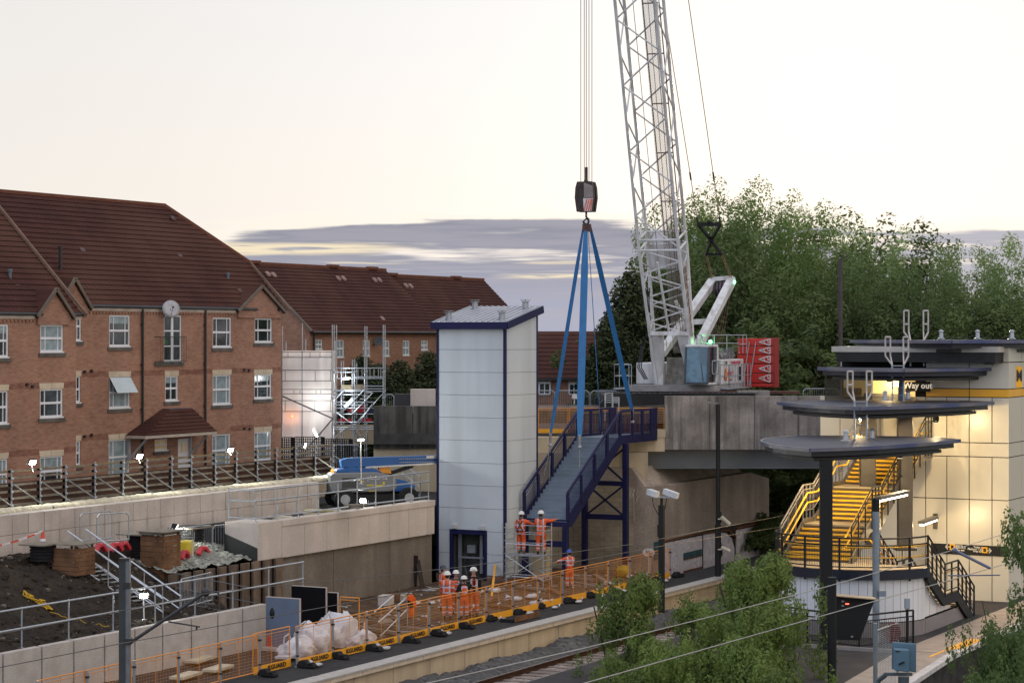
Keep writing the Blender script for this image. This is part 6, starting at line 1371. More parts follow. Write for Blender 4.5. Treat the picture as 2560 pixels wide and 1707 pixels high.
# ================================================================ people
def hvmat(name, col, stripes, xs=()):
    """cloth with grey reflective bands at heights (object z) and braces at +-x"""
    m, nt, b = base(name, .7); tc = nd(nt, 'ShaderNodeTexCoord'); sp = nd(nt, 'ShaderNodeSeparateXYZ'); nt.links.new(tc.outputs['Object'], sp.inputs[0])
    f = rmp(nt, noise_of(nt, 9, 3), .3, .7); c = mixc(nt, f, col, tuple(q*.55 for q in col)); c = mixc(nt, rmp(nt, noise_of(nt, 2.5, 4), .52, .72), c, (.3,.09,.04))
    def band(src, a, w):
        s = nd(nt, 'ShaderNodeMath', operation='SUBTRACT'); nt.links.new(src, s.inputs[0]); s.inputs[1].default_value = a
        ab = nd(nt, 'ShaderNodeMath', operation='ABSOLUTE'); nt.links.new(s.outputs[0], ab.inputs[0]); lt = nd(nt, 'ShaderNodeMath', operation='LESS_THAN'); nt.links.new(ab.outputs[0], lt.inputs[0]); lt.inputs[1].default_value = w; return lt.outputs[0]
    for z in stripes: c = mixc(nt, band(sp.outputs[2], z, .026), c, (.42,.43,.5))
    for (xx, z0) in xs:
        ab = nd(nt, 'ShaderNodeMath', operation='ABSOLUTE'); nt.links.new(sp.outputs[0], ab.inputs[0]); k = band(ab.outputs[0], xx, .026); g = nd(nt, 'ShaderNodeMath', operation='GREATER_THAN'); nt.links.new(sp.outputs[2], g.inputs[0]); g.inputs[1].default_value = z0
        mu = nd(nt, 'ShaderNodeMath', operation='MULTIPLY'); nt.links.new(k, mu.inputs[0]); nt.links.new(g.outputs[0], mu.inputs[1]); c = mixc(nt, mu.outputs[0], c, (.42,.43,.5))
    nt.links.new(c, b.inputs['Base Color']); b.inputs['Emission Color'].default_value = (*col, 1); b.inputs['Emission Strength'].default_value = 0
    bump(nt, b, noise_of(nt, 14, 3), .5, .02); MATS[name] = m; return m
ORG = (.80,.105,.018)
hv_j = hvmat('orange_jacket', ORG, (1.02, 1.22), ((.115, 1.02),)); hv_t = hvmat('orange_trousers', (.78,.11,.02), (.16, .27, .46))
skin = M('skin', (.42,.23,.16), .6, var=.1); dark_cl = M('dark_jacket', (.018,.018,.02), .8, var=.3); boot = M('work_boot', (.03,.022,.018), .7); boot_tan = M('tan_boot', (.18,.1,.05), .7)
hel_w = M('helmet_white', (.62,.62,.6), .3, var=.05); hel_n = M('helmet_navy', (.012,.02,.05), .3); hel_b = M('helmet_blue', (.02,.08,.4), .3)
hair_m = M('hair_brown', (.05,.03,.015), .8)
def skin_mesh(name, nodes, edges, mat, parent, root=0, sub=1):
    me = bpy.data.meshes.new(name); me.from_pydata([tuple(n[0]) for n in nodes], edges, []); me.update(); finish(me, mat)
    o = bpy.data.objects.new(name, me); COL.objects.link(o); o.parent = parent; OFF[o.name] = OFF[parent.name]
    m = o.modifiers.new('skin', 'SKIN'); m.use_smooth_shade = True
    if not me.skin_vertices: 
        bm = __import__('bmesh').new(); bm.from_mesh(me); bm.verts.layers.skin.verify(); bm.to_mesh(me); bm.free()
    sv = me.skin_vertices[0].data
    for i, n in enumerate(nodes): r = n[1]; sv[i].radius = (r, r) if not isinstance(r, tuple) else r; sv[i].use_root = (i == root)
    s = o.modifiers.new('subdiv', 'SUBSURF'); s.levels = sub; s.render_levels = sub
    return o
def person(label, loc, face, h=1.78, jacket=hv_j, vest=None, trousers=hv_t, helmet=hel_w, arms=('down','down'), look=(0,0), hair=None, boots=boot, lean=0, group=None, harness=False, collar=None, bag=False):
    """local axes: x = the person's left, y = back (faces -y), z up; face = world heading of the gaze"""
    t = thing('person', label, 'person', (0,0,0)); k = h/1.78
    V = lambda x, y, z: Vector((x*k, (y - lean*max(0, z-.9)*1.0)*k, z*k))
    hipz, shz = .93, 1.44
    # head and neck with face, hands with fingers are one body mesh
    hd = V(0+look[0]*.02, -.01, 1.60)
    nodes = []; edges = []
    def nd_(p, r, par=None):
        nodes.append((p, r)); i = len(nodes)-1
        if par is not None: edges.append((par, i))
        return i
    pel = nd_(V(0,0,hipz), (.13*k,.10*k)); ch = nd_(V(0,0,1.22), (.14*k,.10*k), pel); nk0 = nd_(V(0,0,1.43), .075*k, ch); nk = nd_(V(0,-.005,1.50), .055*k, nk0); h0 = nd_(hd+V(0,0,0)*0-Vector((0,-.005,.045*k)), (.068*k,.075*k), nk); h1 = nd_(hd+Vector((0,-.015*k,.05*k)), (.078*k,.09*k), h0); nd_(hd+Vector((0,0,.12*k)), .06*k, h1)
    fd = Vector((look[0]*.5, -1, look[1])).normalized(); nd_(hd+fd*.105*k-Vector((0,0,.0)), .018*k, h0)
    arm_pts = []
    for s, a in zip((1,-1), arms):
        sh = V(s*.17,0,1.40)
        el, wr = {'down': (V(s*.23,.03,1.13), V(s*.22,-.05,.88)), 'fold': (V(s*.23,-.05,1.14), V(s*.05,-.2,1.13)), 'hip': (V(s*.30,.06,1.16), V(s*.17,-.05,1.02)),
                  'fwd': (V(s*.22,-.12,1.17), V(s*.19,-.38,1.16)), 'out': (V(s*.36,-.12,1.30), V(s*.58,-.22,1.22)), 'up': (V(s*.38,-.1,1.36), V(s*.62,-.22,1.42)), 'side': (V(s*.34,-.05,1.17), V(s*.56,-.12,1.05))}[a]
        arm_pts.append((s, sh, el, wr))
        i0 = nd_(sh, .05*k, nk0); i1 = nd_(el, .04*k, i0); i2 = nd_(wr, .028*k, i1); d = (wr-el).normalized(); pa = nd_(wr+d*.06*k, (.036*k,.02*k), i2)
        side = d.cross(UP); side = side.normalized() if side.length > .1 else Vector((1,0,0)); cu = Vector((0,-1,0)) if abs(d.y) < .8 else Vector((0,0,-1))
        for q, L in ((-.026,.075),(-.009,.085),(.009,.08),(.026,.062)):
            f1 = nd_(wr+d*(.075+L*.5)*k+side*q*k, .009*k, pa); nd_(wr+d*(.075+L*.85)*k+side*q*k+cu*.02*k, .008*k, f1)
        t1 = nd_(wr+d*.04*k+side*.045*k*s, .010*k, pa); nd_(wr+d*.085*k+side*.06*k*s+cu*.01, .009*k, t1)
    leg_pts = []
    for s in (1,-1):
        hp, kn, an = V(s*.10,0,.88), V(s*.115,-.02,.49), V(s*.12,.02,.09); leg_pts.append((s, hp, kn, an)); a = nd_(hp, .08*k, pel); b_ = nd_(kn, .055*k, a); nd_(an, .04*k, b_)
    skin_mesh('body', nodes, edges, skin, t)
    def fl_(pts, rs, conn=None): return [(p, r*k if not isinstance(r, tuple) else (r[0]*k, r[1]*k)) for p, r in zip(pts, rs)]
    # trousers
    n = fl_([V(0,0,1.0), V(0,0,.90)], [(.185,.13),(.185,.14)]); e = [(0,1)]
    for s, hp, kn, an in leg_pts: b0 = len(n); n += fl_([hp-V(0,0,.08)*1, kn, an+V(0,0,.02)], [.118,.098,.088]); e += [(1,b0),(b0,b0+1),(b0+1,b0+2)]
    skin_mesh('trousers', n, e, trousers, t)
    # jacket
    n = fl_([V(0,0,.93), V(0,0,1.15), V(0,0,1.36), V(0,0,1.47)], [(.20,.145),(.20,.15),(.205,.14),(.08,.08)]); e = [(0,1),(1,2),(2,3)]
    for s, sh, el, wr in arm_pts: b0 = len(n); n += fl_([sh+V(s*.02,0,-.01), el, wr.lerp(el,.08)], [.095,.076,.06]); e += [(2,b0),(b0,b0+1),(b0+1,b0+2)]
    skin_mesh('jacket', n, e, jacket, t, root=1)
    if vest:
        n = fl_([V(0,0,.90), V(0,0,1.15), V(0,0,1.36), V(0,0,1.45)], [(.212,.16),(.212,.165),(.17,.155),(.085,.095)]); skin_mesh('vest', n, [(0,1),(1,2),(2,3)], vest, t, root=1)
        if vest is hv_j and collar:
            mb = MB(); mb.b(-.035*k, .035*k, -.192*k, -.15*k, .92*k, 1.42*k); part('vest_opening', mb, dark_cl, t)
    # boots
    for s, hp, kn, an in leg_pts:
        mb = MB(); c = Vector((an.x, an.y-.05*k, .045*k)); mb.ball(c, .05*k, .13*k, .05*k, n=10, k=6); mb.ball(Vector((an.x, an.y+.01, .1*k)), .052*k, .06*k, .08*k, n=8, k=5); part('boot', mb, boots, t, smooth=True)
    # helmet
    c = hd + Vector((0,.0,.085*k)); mb = MB(); mb.lathe(c, [(.150*k,-.012),(.152*k,0),(.128*k,.012),(.122*k,.05*k),(.10*k,.095*k),(.05*k,.125*k),(.01,.13*k)], 18); mb.ball(c+fd*.13*k-Vector((0,0,.004)), .08*k, .06*k, .012*k); part('helmet', mb, helmet, t, smooth=True)
    mb = MB()
    for s in (1,-1): mb.ball(hd+fd*.085*k+Vector((s*.03*k,0,.025*k)), .011*k, n=6, k=4)
    mb.b(hd.x-.022*k, hd.x+.022*k, hd.y-.098*k, hd.y-.08*k, hd.z-.045*k, hd.z-.037*k); part('eyes_and_mouth', mb, M('eye_dark', (.03,.015,.012), .4), t)
    mb = MB()
    for s in (1,-1): mb.ball(hd+Vector((s*.082*k,.01,.01)), .012*k, .02*k, .03*k, n=6, k=4)
    part('ears', mb, skin, t, smooth=True)
    if hair: mb = MB(); mb.ball(hd+Vector((0,.05*k,.0)), .075*k, .05*k, .08*k, n=10, k=6); mb.ball(hd+Vector((0,.1*k,-.08*k)), .025*k, .025*k, .09*k); part('hair', mb, hair_m, t, smooth=True)
    else: mb = MB(); mb.ball(hd+Vector((0,.035*k,.01)), .08*k, .06*k, .075*k, n=10, k=6); part('hair', mb, hair_m, t, smooth=True)
    if harness:
        mb = MB()
        for a, b_ in ((V(-.14,.13,1.42),V(.14,.15,1.0)),(V(.14,.13,1.42),V(-.14,.15,1.0)),(V(-.16,.13,.98),V(.16,.13,.98)),(V(-.1,.14,.95),V(-.02,.15,.75)),(V(.1,.14,.95),V(.02,.15,.75))): mb.bar(a, b_, .035, .015, up=Vector((0,1,0)))
        part('harness', mb, M('harness_black', (.015,.015,.02), .7), t)
    if collar and not vest: mb = MB(); mb.lathe(V(0,0,1.44), [(.09*k,0),(.105*k,.03*k),(.085*k,.09*k)], 12); part('collar', mb, M('collar_grey', (.08,.08,.085), .9), t, smooth=True)
    t.location = loc; d = Vector(face); t.rotation_euler = (0, 0, math.atan2(d.y, d.x)+R(90)); t['category'] = 'person'
    if group: t['group'] = group
    return t
G1 = 'workers standing in a group by the fence'
away, toward, left_, right_ = FW, -FW, -RT, RT
def stand(u, v): return gnd(u, v, .03)
person('worker in orange with a dark navy helmet, half hidden behind a broad colleague', stand(1107,1527), RT*.9+FW*.3, 1.78, helmet=hel_n, arms=('down','fold'), group=G1)
person('broad worker in plain orange with a white helmet, back turned, arms folded', stand(1118,1547), FW+RT*.15, 1.80, arms=('fold','down'), group=G1)
person('worker in a dark jacket under an orange vest facing us, between two white helmeted backs', stand(1140,1537), toward+RT*.1, 1.72, jacket=M('grey_jacket', (.05,.055,.065), .8), vest=hv_j, arms=('down','down'), group=G1)
person('shortest worker, long hair, dark sleeves and orange vest, seen from behind', stand(1160,1546), FW-RT*.2, 1.62, jacket=dark_cl, vest=hv_j, arms=('hip','fold'), hair=True, group=G1)
person('worker in an open orange vest over a black jacket, looking up, rightmost of the group', stand(1184,1541), toward+RT*.15-FW*.1, 1.88, jacket=dark_cl, vest=hv_j, arms=('down','fold'), look=(0,.5), collar=True, group=G1)
TPZ = 1.42
def onstage(u): return onX(u, 1385, 84.0)
p6_ = onX(1303, 1380, 84.15); p7_ = onX(1352, 1380, 84.2); p6_.z = p7_.z = TPZ
person('worker with a black harness and white helmet on the left of the scaffold tower platform', p6_, RT*.5+FW, 1.80, arms=('up','fwd') if False else ('down','out'), harness=True, boots=boot_tan, collar=True)
person('worker reaching out to the stair on the right of the scaffold tower platform', p7_, FW+RT*.1, 1.86, arms=('fwd','up'), collar=True, lean=.05)
person('worker with a blue helmet standing alone by the navy stair leg, holding a pole', gnd(1424,1471,.0), FW-RT*.45, 1.66, helmet=hel_b, arms=('out','fold'), lean=.05)
# ================================================================ aluminium scaffold tower
ax0, ax1, ay0, ay1 = 83.75, 84.55, 42.95, 44.75
t = thing('scaffold_tower', 'small aluminium scaffold tower under the foot of the stair with two workers on it', 'scaffold', ((ax0+ax1)/2, (ay0+ay1)/2, 0))
for x in (ax0, ax1):
    for y in (ay0, ay1): mb = MB(); mb.tube((x,y,.02),(x,y,2.75),.026,8); mb.tube((x,y,-.02),(x,y,.06),.07,8); part('leg', mb, alum, t)
mb = MB()
for y in (ay0, ay1):
    z = .35
    while z < 2.75: mb.tube((ax0,y,z),(ax1,y,z),.02,6); z += .42
part('end_rungs', mb, alum, t)
mb = MB()
for x in (ax0, ax1):
    for z in (.45, 1.85, 2.3, 2.6 if x > 84 else 2.3): mb.tube((x,ay0,z),(x,ay1,z),.022,6)
part('guard_rail', mb, alum, t)
mb = MB(); mb.tube((ax0-.02,ay0,.35),(ax0-.02,ay1,1.35),.02,6); mb.tube((ax0-.03,ay1,.35),(ax0-.03,ay0,1.35),.02,6); mb.tube((ax1,ay0,.35),(ax1,ay1,1.35),.02,6); part('brace', mb, alum, t)
mb = MB(); mb.b(ax0-.02, ax1+.02, ay0+.02, ay1-.02, TPZ-.07, TPZ-.005); part('platform', mb, M('deck_alu', (.35,.37,.4), .5, .4), t)
mb = MB()
for x in (ax0+.05,): 
    for s in (0,.32): mb.tube((x-.1,ay1-.05-s*.0+.12,.0),(x-.1,ay1+.12,2.7),.02,6)
    z = .3
    while z < 2.7: mb.tube((x-.1,ay1+.12,z),(x+.25,ay1+.12,z),.015,5); z += .28
    mb.tube((x+.25,ay1+.12,0),(x+.25,ay1+.12,2.7),.02,6)
part('ladder', mb, alum, t)
# ================================================================ orange mesh fence
fx0, fx1, fy = 47.3, 90.2, 39.9; FP = 2.145
kg = M('board_lettering', (.02,.018,.015), .6)
def fence_panel(board, text):
    t = thing('mesh_fence', '', 'fence', (0,0,0)); mb = MB(); w_ = FP-.06; mb.path([Vector(q) for q in ((0,0,.12),(0,0,1.3),(w_,0,1.3),(w_,0,.12),(0,0,.12))], .02, 6); mb.tube((0,0,1.2),(w_,0,1.2),.012,5); mb.tube((w_/2,0,.12),(w_/2,0,1.3),.01,5); part('frame', mb, orange_mesh, t)
    mb = MB()
    for k in range(1, 28): mb.b(w_*k/28-.002, w_*k/28+.002, -.002, .002, .14, 1.2)
    for k in range(1, 12): mb.b(0, w_, -.002, .002, .12+k*.098-.002, .12+k*.098+.002)
    part('mesh', mb, orange_mesh, t)
    if board:
        mb = MB(); mb.extr([(0,-.05,.0),(w_+.03,-.05,.0),(w_+.03,-.03,.24),(0,-.03,.24)], (0,.02,0)); b_ = part('toe_board', mb, yell, t)
        if text: put_text('lettering', 'KGUARD', .2, (w_*.62,-.062,.12), (1,0,0), (0,.08,1), kg, b_, True, 1.25, .002)
    return t
protoA, protoB, protoC = None, None, None
ordn = ['first','second','third','fourth','fifth','sixth','seventh','eighth','ninth','tenth','eleventh','twelfth','thirteenth','fourteenth','fifteenth','sixteenth','seventeenth','eighteenth','nineteenth','twentieth','twenty-first']
k = 0; x = fx0; protos = {}
posts_x = []
while x < fx1-.5:
    kind = 'none' if x < 57 else 'text' if x < 73 else 'plain'; z = .02
    dy = .0; 
    if 57 < x < 62: dy = .25*(k % 2)
    lb = f'orange mesh fence, {ordn[k]} from the left end' + (', lettered yellow toe board' if kind == 'text' else ', plain yellow toe board' if kind == 'plain' else '')
    if kind not in protos: protos[kind] = fence_panel(kind != 'none', kind == 'text'); o = protos[kind]; o.location = (x, fy+dy, z); o['label'] = lb; o['group'] = 'orange mesh fence panels along the platform'; CH.pop(o.name, None)
    else: o = dup(protos[kind], (x, fy+dy, z), 0, lb, 'orange mesh fence panels along the platform')
    o.rotation_euler = (R(random.uniform(-2,2)), 0, R(random.uniform(-.7,.7))); posts_x.append(x-.03); x += FP; k += 1
posts_x.append(x-.03)
def rubber_foot_thing():
    t = thing('rubber_block', '', 'fence foot', (0,0,0)); mb = MB(); mb.extr([(-.1,-.56,0),(-.1,.1,0),(-.1,.1,.08),(-.1,.0,.22),(-.1,-.2,.25),(-.1,-.28,.16),(-.1,-.5,.13),(-.1,-.56,.06)], (.26,0,0)); part('block', mb, rubber, t, bev=.03); mb = MB(); mb.b(-.11,.17,-.46,-.36,.1,.15); part('handle', mb, M('handle_dark', (.01,.01,.01), .9), t); return t
pf = rubber_foot_thing(); pp = thing('fence_post', 'grey steel fence post', 'post', (0,0,0)); mb = MB(); mb.b(-.03,.03,-.03,.03,0,1.34); mb.b(-.05,.05,-.08,.08,0,.03); part('tube', mb, galv, pp); mb = MB(); mb.b(-.045,.045,-.05,.04,1.12,1.18); mb.b(-.045,.045,-.05,.04,.35,.4); part('clip', mb, steel_dk, pp)
for i, x in enumerate(posts_x):
    lb = f'grey fence post, {i+1 if False else ordn[min(i,20)]} from the left end of the orange fence'
    if i == 0: pp.location = (x, fy-.04, 0); tag(pp, lb, None, 'grey posts of the orange fence')
    else: dup(pp, (x, fy-.04, 0), 0, lb, 'grey posts of the orange fence')
    if x > 56:
        lb = f'black rubber block at the foot of the {ordn[min(i,20)]} fence post from the left'; 
        if i and not pf.get('label'): pf.location = (x, fy-.1, .02); tag(pf, lb, None, 'black rubber feet of the orange fence')
        else: dup(pf, (x+random.uniform(-.05,.15), fy-.1+random.uniform(-.15,.05), .02), R(random.uniform(-14,14)) if x < 73 else R(90+random.uniform(-25,10)), lb, 'black rubber feet of the orange fence')
# ================================================================ clutter on the platform
rr = random.Random(21)
def sandbag(p, label, s=1, mat=sack, group='white sandbags lying on the work area'):
    mb = MB(); p = Vector(p); mb.ball(p+UP*.07*s, .34*s, .2*s, .1*s, n=9, k=6, jit=.35, rnd=rr); a = rr.uniform(0, 6.3)
    d = Vector((math.cos(a), math.sin(a), .2)); mb.extr([p+d*.22*s+UP*.05, p+d*.5*s+UP*.12+Vector((.1,.05,0)), p+d*.52*s+UP*.02-Vector((.1,0,0)), p+d*.3*s+UP*.1], UP*.03)
    return single('sandbag', mb, mat, label, 'sandbag', group, smooth=True)
sb = [(1200,1482,'behind the looking up worker'),(1240,1480,'left of the scaffold tower'),(1292,1500,'left of the white timber pile'),(1330,1495,'on the brown mud below the scaffold tower'),(1362,1508,'beside the fence, right of the white bags on the mud'),(1335,1512,'flat, touching the fence below the scaffold tower'),(1575,1443,'near the bright yellow bag'),(1612,1443,'beside the far end of the fence'),(1520,1462,'on the mud near the far fence'),(1176,1520,'at the feet of the group'),(1040,1510,'beside the draped jacket'),(1078,1510,'torn, right of the draped jacket'),(1556,1420,'by the abutment wall')]
for u, v, l in sb: sandbag(gnd(u, v, .08), 'white sandbag lying '+l, rr.uniform(.8,1.15))
for i, x in enumerate(posts_x):
    if i in (6,8,10,12,13,14,15,16,17,18,19): sandbag((x+.45, fy-.55, .03), f'torn pale bag beside the rubber foot of the {ordn[min(i,20)]} fence post', rr.uniform(.55,.8), group='torn pale bags beside the fence feet')
p = gnd(1560, 1440, .1); mb = MB(); mb.ball(p+UP*.2, .42, .35, .3, n=12, k=8, jit=.5, rnd=rr); single('yellow_bag', mb, M('bag_yellow', (.38,.24,.03), .8, bmp=.4), 'mustard yellow heap of bags near the far end of the fence', 'bag', smooth=True)
# scattered scraps and offcuts
mb = MB()
for k in range(420):
    x = rr.uniform(66, 91); y = rr.uniform(40.2, 45.2 if x > 84 else 47.2); p = Vector((x, y, .07+.05*fbm(x, y, 1.5) if x > 71 else .03)); a = rr.uniform(0, 3.14); d = Vector((math.cos(a), math.sin(a), rr.uniform(-.05,.05))); L = rr.choice((.08,.12,.2,.35,.8)); mb.cur = rr.choice((0,0,1,2)); mb.bar(p-d*L/2, p+d*L/2, rr.uniform(.03,.12), rr.uniform(.02,.06))
single('scattered_debris', mb, [timber_g, sack, M('mud_clod', (.09,.06,.04), .95)], 'small offcuts, scraps and clods strewn over the muddy work area', 'debris', kind='stuff')
# big white bulk bags
def bulkbag(c, sx, sy, h, label, seed):
    r_ = random.Random(seed); nu, nv = 40, 16; mb = MB(); P = []; fs = []
    for j in range(nv+1):
        f = j/nv
        for i in range(nu):
            a = 2*math.pi*i/nu; rad = (1 - .28*abs(f-.35)) * (1+.12*math.sin(3*a+seed)+.08*math.sin(7*a+f*5+seed)+.05*math.sin(13*a-f*9)+ r_.uniform(-.025,.025)); z = h*f*(1+.25*math.sin(2*a+seed)*f + r_.uniform(-.05,.05)*f)
            if f > .8: rad *= 1-(f-.8)*2.2
            P.append(Vector(c)+Vector((sx*rad*math.cos(a), sy*rad*math.sin(a), z)))
    for j in range(nv):
        for i in range(nu): fs.append((j*nu+i, j*nu+(i+1)%nu, (j+1)*nu+(i+1)%nu, (j+1)*nu+i))
    fs.append(tuple(nv*nu+i for i in range(nu))); mb.add(P, fs)
    t = thing('bulk_bag', label, 'bag', c, 0, 'white bulk bags heaped behind the fence'); part('sack', mb, M('bulk_bag_white', (.60,.59,.62), .6, var=.15, scale=2.5, bmp=.9), t, smooth=True)
    mb = MB()
    for s in (-1,1):
        q = Vector(c)+Vector((s*sx*.5, 0, h*.9)); mb.path([q, q+Vector((s*.1,.05,.3)), q+Vector((s*.3,.1,.22)), q+Vector((s*.35,.1,-.1))], .025, 5)
    part('strap', mb, M('bag_strap', (.5,.5,.55), .7), t)
bulkbag(gnd(765,1640,.05)+Vector((0,.3,0)), .8, .55, .55, 'leftmost white bulk bag with a blue printed band behind the fence', 1); bulkbag(gnd(812,1628,.05)+Vector((0,.4,0)), .8, .6, .85, 'tallest white bulk bag, in the middle of the heap behind the fence', 2); bulkbag(gnd(868,1615,.05)+Vector((0,.4,0)), .75, .6, .95, 'rightmost tall white bulk bag in the heap', 4); bulkbag(gnd(915,1612,.05)+Vector((0,.3,0)), .7, .5, .45, 'low white bulk bag at the right end of the heap', 5)
# precast units
def slabunit(u0, u1, v0, vb, name, mat, label, edgew=.12):
    q = gnd(u1, vb, 0); x = q.x; y0 = q.y; y1 = onX(u0, vb, x).y; z = onX(u1, v0, x).z; t = thing(name, label, 'concrete unit', (x, (y0+y1)/2, 0)); mb = MB(); mb.b(x, x+.015, y0+.01, y1-.01, .02, z-.02); 
    m2 = MB(); m2.b(x+.015, x+edgew, y0, y1, 0, z); part('slab', m2, M('unit_edge', (.42,.37,.34), .8, var=.15), t, bev=.01); part('face', mb, mat, t); m3 = MB(); m3.b(x-.4, x, y0, y1, 0, .1); part('toe', m3, M('unit_edge', ()), t)
slabunit(664, 748, 1496, 1628, 'precast_unit', M('unit_blue_grey', (.12,.155,.22), .7, var=.15, scale=1.5), 'blue grey precast concrete slab standing beside two black ones'); slabunit(728, 814, 1468, 1598, 'precast_unit', M('unit_black', (.007,.007,.009), .8), 'larger black faced precast slab, in the middle of the three'); slabunit(818, 843, 1481, 1585, 'precast_unit', M('unit_black', ()), 'smaller black faced precast slab, rightmost of the three')
# timbers, pallets, trestles
for i, (u, v, L, a, l) in enumerate(((1240,1515,2.2,80,'thick pale timber behind the fence left of the white bags'),(1030,1570,2.4,85,'long pale plank beside the lettered toe board'),(950,1575,2.6,70,'grey board leaning low behind the fence'),(1390,1480,3.0,40,'brown timber lying on the mud right of the scaffold tower'),(1470,1462,3.2,60,'long brown timber between the fence and the stair legs'),(1500,1445,2.8,35,'timber lying before the second stair leg'),(1225,1500,1.4,20,'short timber block left of the scaffold tower'),(1430,1445,2.4,85,'pale tube lying behind the worker in the blue helmet'),(1330,1470,1.8,70,'timber under the scaffold tower'))):
    p = gnd(u, v, .12); d = Vector((math.cos(R(a)), math.sin(R(a)), 0)); mb = MB(); mb.bar(p-d*L/2, p+d*L/2, .24, .1); single('timber', mb, timber_g if i % 3 else timber, l, 'timber', 'timbers lying on the work area')
t = thing('pallet', 'empty timber pallet behind an orange frame beside the black slabs', 'pallet', gnd(880,1560,0)); p = gnd(880,1560,0)
for k in range(6): mb = MB(); mb.bar(p+Vector((-.5+k*.2,-.6,.13)), p+Vector((-.5+k*.2,.6,.13)), .13, .022); part('board', mb, timber_g, t)
mb = MB()
for y in (-.5,0,.5): mb.bar(p+Vector((-.55,y,.06)), p+Vector((.55,y,.06)), .1, .1)
part('bearer', mb, timber, t)
t = thing('orange_frame', 'orange steel edge frame standing behind the fence right of the black slabs', 'frame', gnd(885,1585,0)); mb = MB(); a, b_ = onX(850,1500,66.5), onX(898,1500,66.5); a.z = b_.z = 0; mb.path([a+UP*.0, a+UP*1.5, b_+UP*1.5, b_], .022, 6); mb.path([a+UP*1.4, b_+UP*1.4], .015, 5); part('tube', mb, orange_mesh, t); mb = MB(); mb.ob(b_, RT, FW, .25, .2, .3); part('foot', mb, yell, t)
t = thing('trestle_frame', 'silver tubular frame with leaning rails holding an orange jacket', 'frame', gnd(985,1560,0)); mb = MB(); 
for a, b_ in (((935,1530),(985,1487)),((945,1555),(1018,1492)),((950,1590),(1020,1520)),((1018,1492),(1019,1585))): mb.tube(onY(*a,41.3), onY(*b_,41.3), .022, 6)
part('tubes', mb, alum, t)
mb = MB(); mb.extr([onY(948,1545,41.8),onY(978,1548,42.2),onY(985,1555,41.5),onY(950,1560,41.2)], UP*.03) ; single('grey_board', mb, timber_g, 'grey board resting on the ground before the silver frame', 'board')
mb = MB(); c = onY(1022,1490,41.25); P = [onY(u,v,41.25) for u, v in ((1017,1488),(1027,1485),(1033,1495),(1036,1515),(1030,1520),(1029,1540),(1022,1543),(1021,1515),(1017,1500))]; mb.extr(P, (0,-.12,0)); t = thing('jacket', 'orange and black jacket draped over the silver frame', 'jacket', P[6]); part('cloth', mb, M('plain_orange', (.78,.12,.02), .8, var=.3, scale=4, bmp=.5), t, bev=.03); mb = MB(); mb.extr([onY(u,v,41.0) for u, v in ((1018,1500),(1027,1503),(1033,1517),(1024,1520))], (0,-.06,0)); part('lining', mb, dark_cl, t)
# boxes and equipment behind
for u, v, s, m, l in ((985,1507,.5,timber,'brown cardboard box near the silver frame'),(1003,1505,.4,M('box_pale', (.45,.4,.33), .8),'pale box beside the brown box'),(965,1515,.6,conc_lt,'low pale block left of the boxes'),(1108,1470,.4,timber,'small timber block at the corner of the lift tower'),(1135,1505,.5,steel_dk,'dark crate behind the group of five')):
    p = gnd(u, v, 0); mb = MB(); mb.ob(p, (1,.2,0), (-.2,1,0), s, s*.8, s*.7); mb.ob(p+UP*s*.7, (1,.2,0), (-.2,1,0), s*1.04, s*.84, .03); single('box', mb, m, l, 'box', bev=.01)
mb = MB(); a, b_ = onX(1229,1492,83.0), onX(1238,1413,84.9); a = gnd(1229,1492,0); mb.bar(a, b_, .09, .09); single('spirit_level', mb, yell, 'long yellow spirit level leaning against the lift tower', 'spirit level')
for (u0,v0,u1,v1,l) in ((1036,1470,1040,1388,'taller dark board leaning on the dirty wall beside the lift tower'),(1058,1475,1044,1400,'shorter dark board leaning on the dirty wall')):
    a = gnd(u0,v0,0); b_ = onY(u1,v1,47.8); mb = MB(); mb.bar(a, b_, .2, .05); single('leaning_board', mb, M('board_dark', (.04,.032,.028), .8), l, 'board')
for u, v, l in ((1040,1700,0),): pass
mb = MB(); p = gnd(1345,1545,.03); mb.ob(p, (1,0,0), (0,1,0), 1.6, .9, .1); p = gnd(1318,1560,.03); single('dark_tray', mb, rubber, 'flat black tray on the tarmac beside the fence', 'tray') if False else None
t = thing('timber_kerb', 'open timber surround with a black mat near the platform coping', 'timber surround', gnd(1320,1560,0)); p = onY(1318, 1556, 38.75); mb = MB(); q = Vector((p.x, 38.75, .03)); mb.bar(q-Vector((1.0,0,-.1)), q+Vector((1.0,0,.1)), .05, .2); part('board', mb, timber, t); mb = MB(); mb.ob(q+Vector((-.4,.35,-.02)), (1,0,0), (0,1,0), 1.3, .55, .12); part('mat', mb, rubber, t)
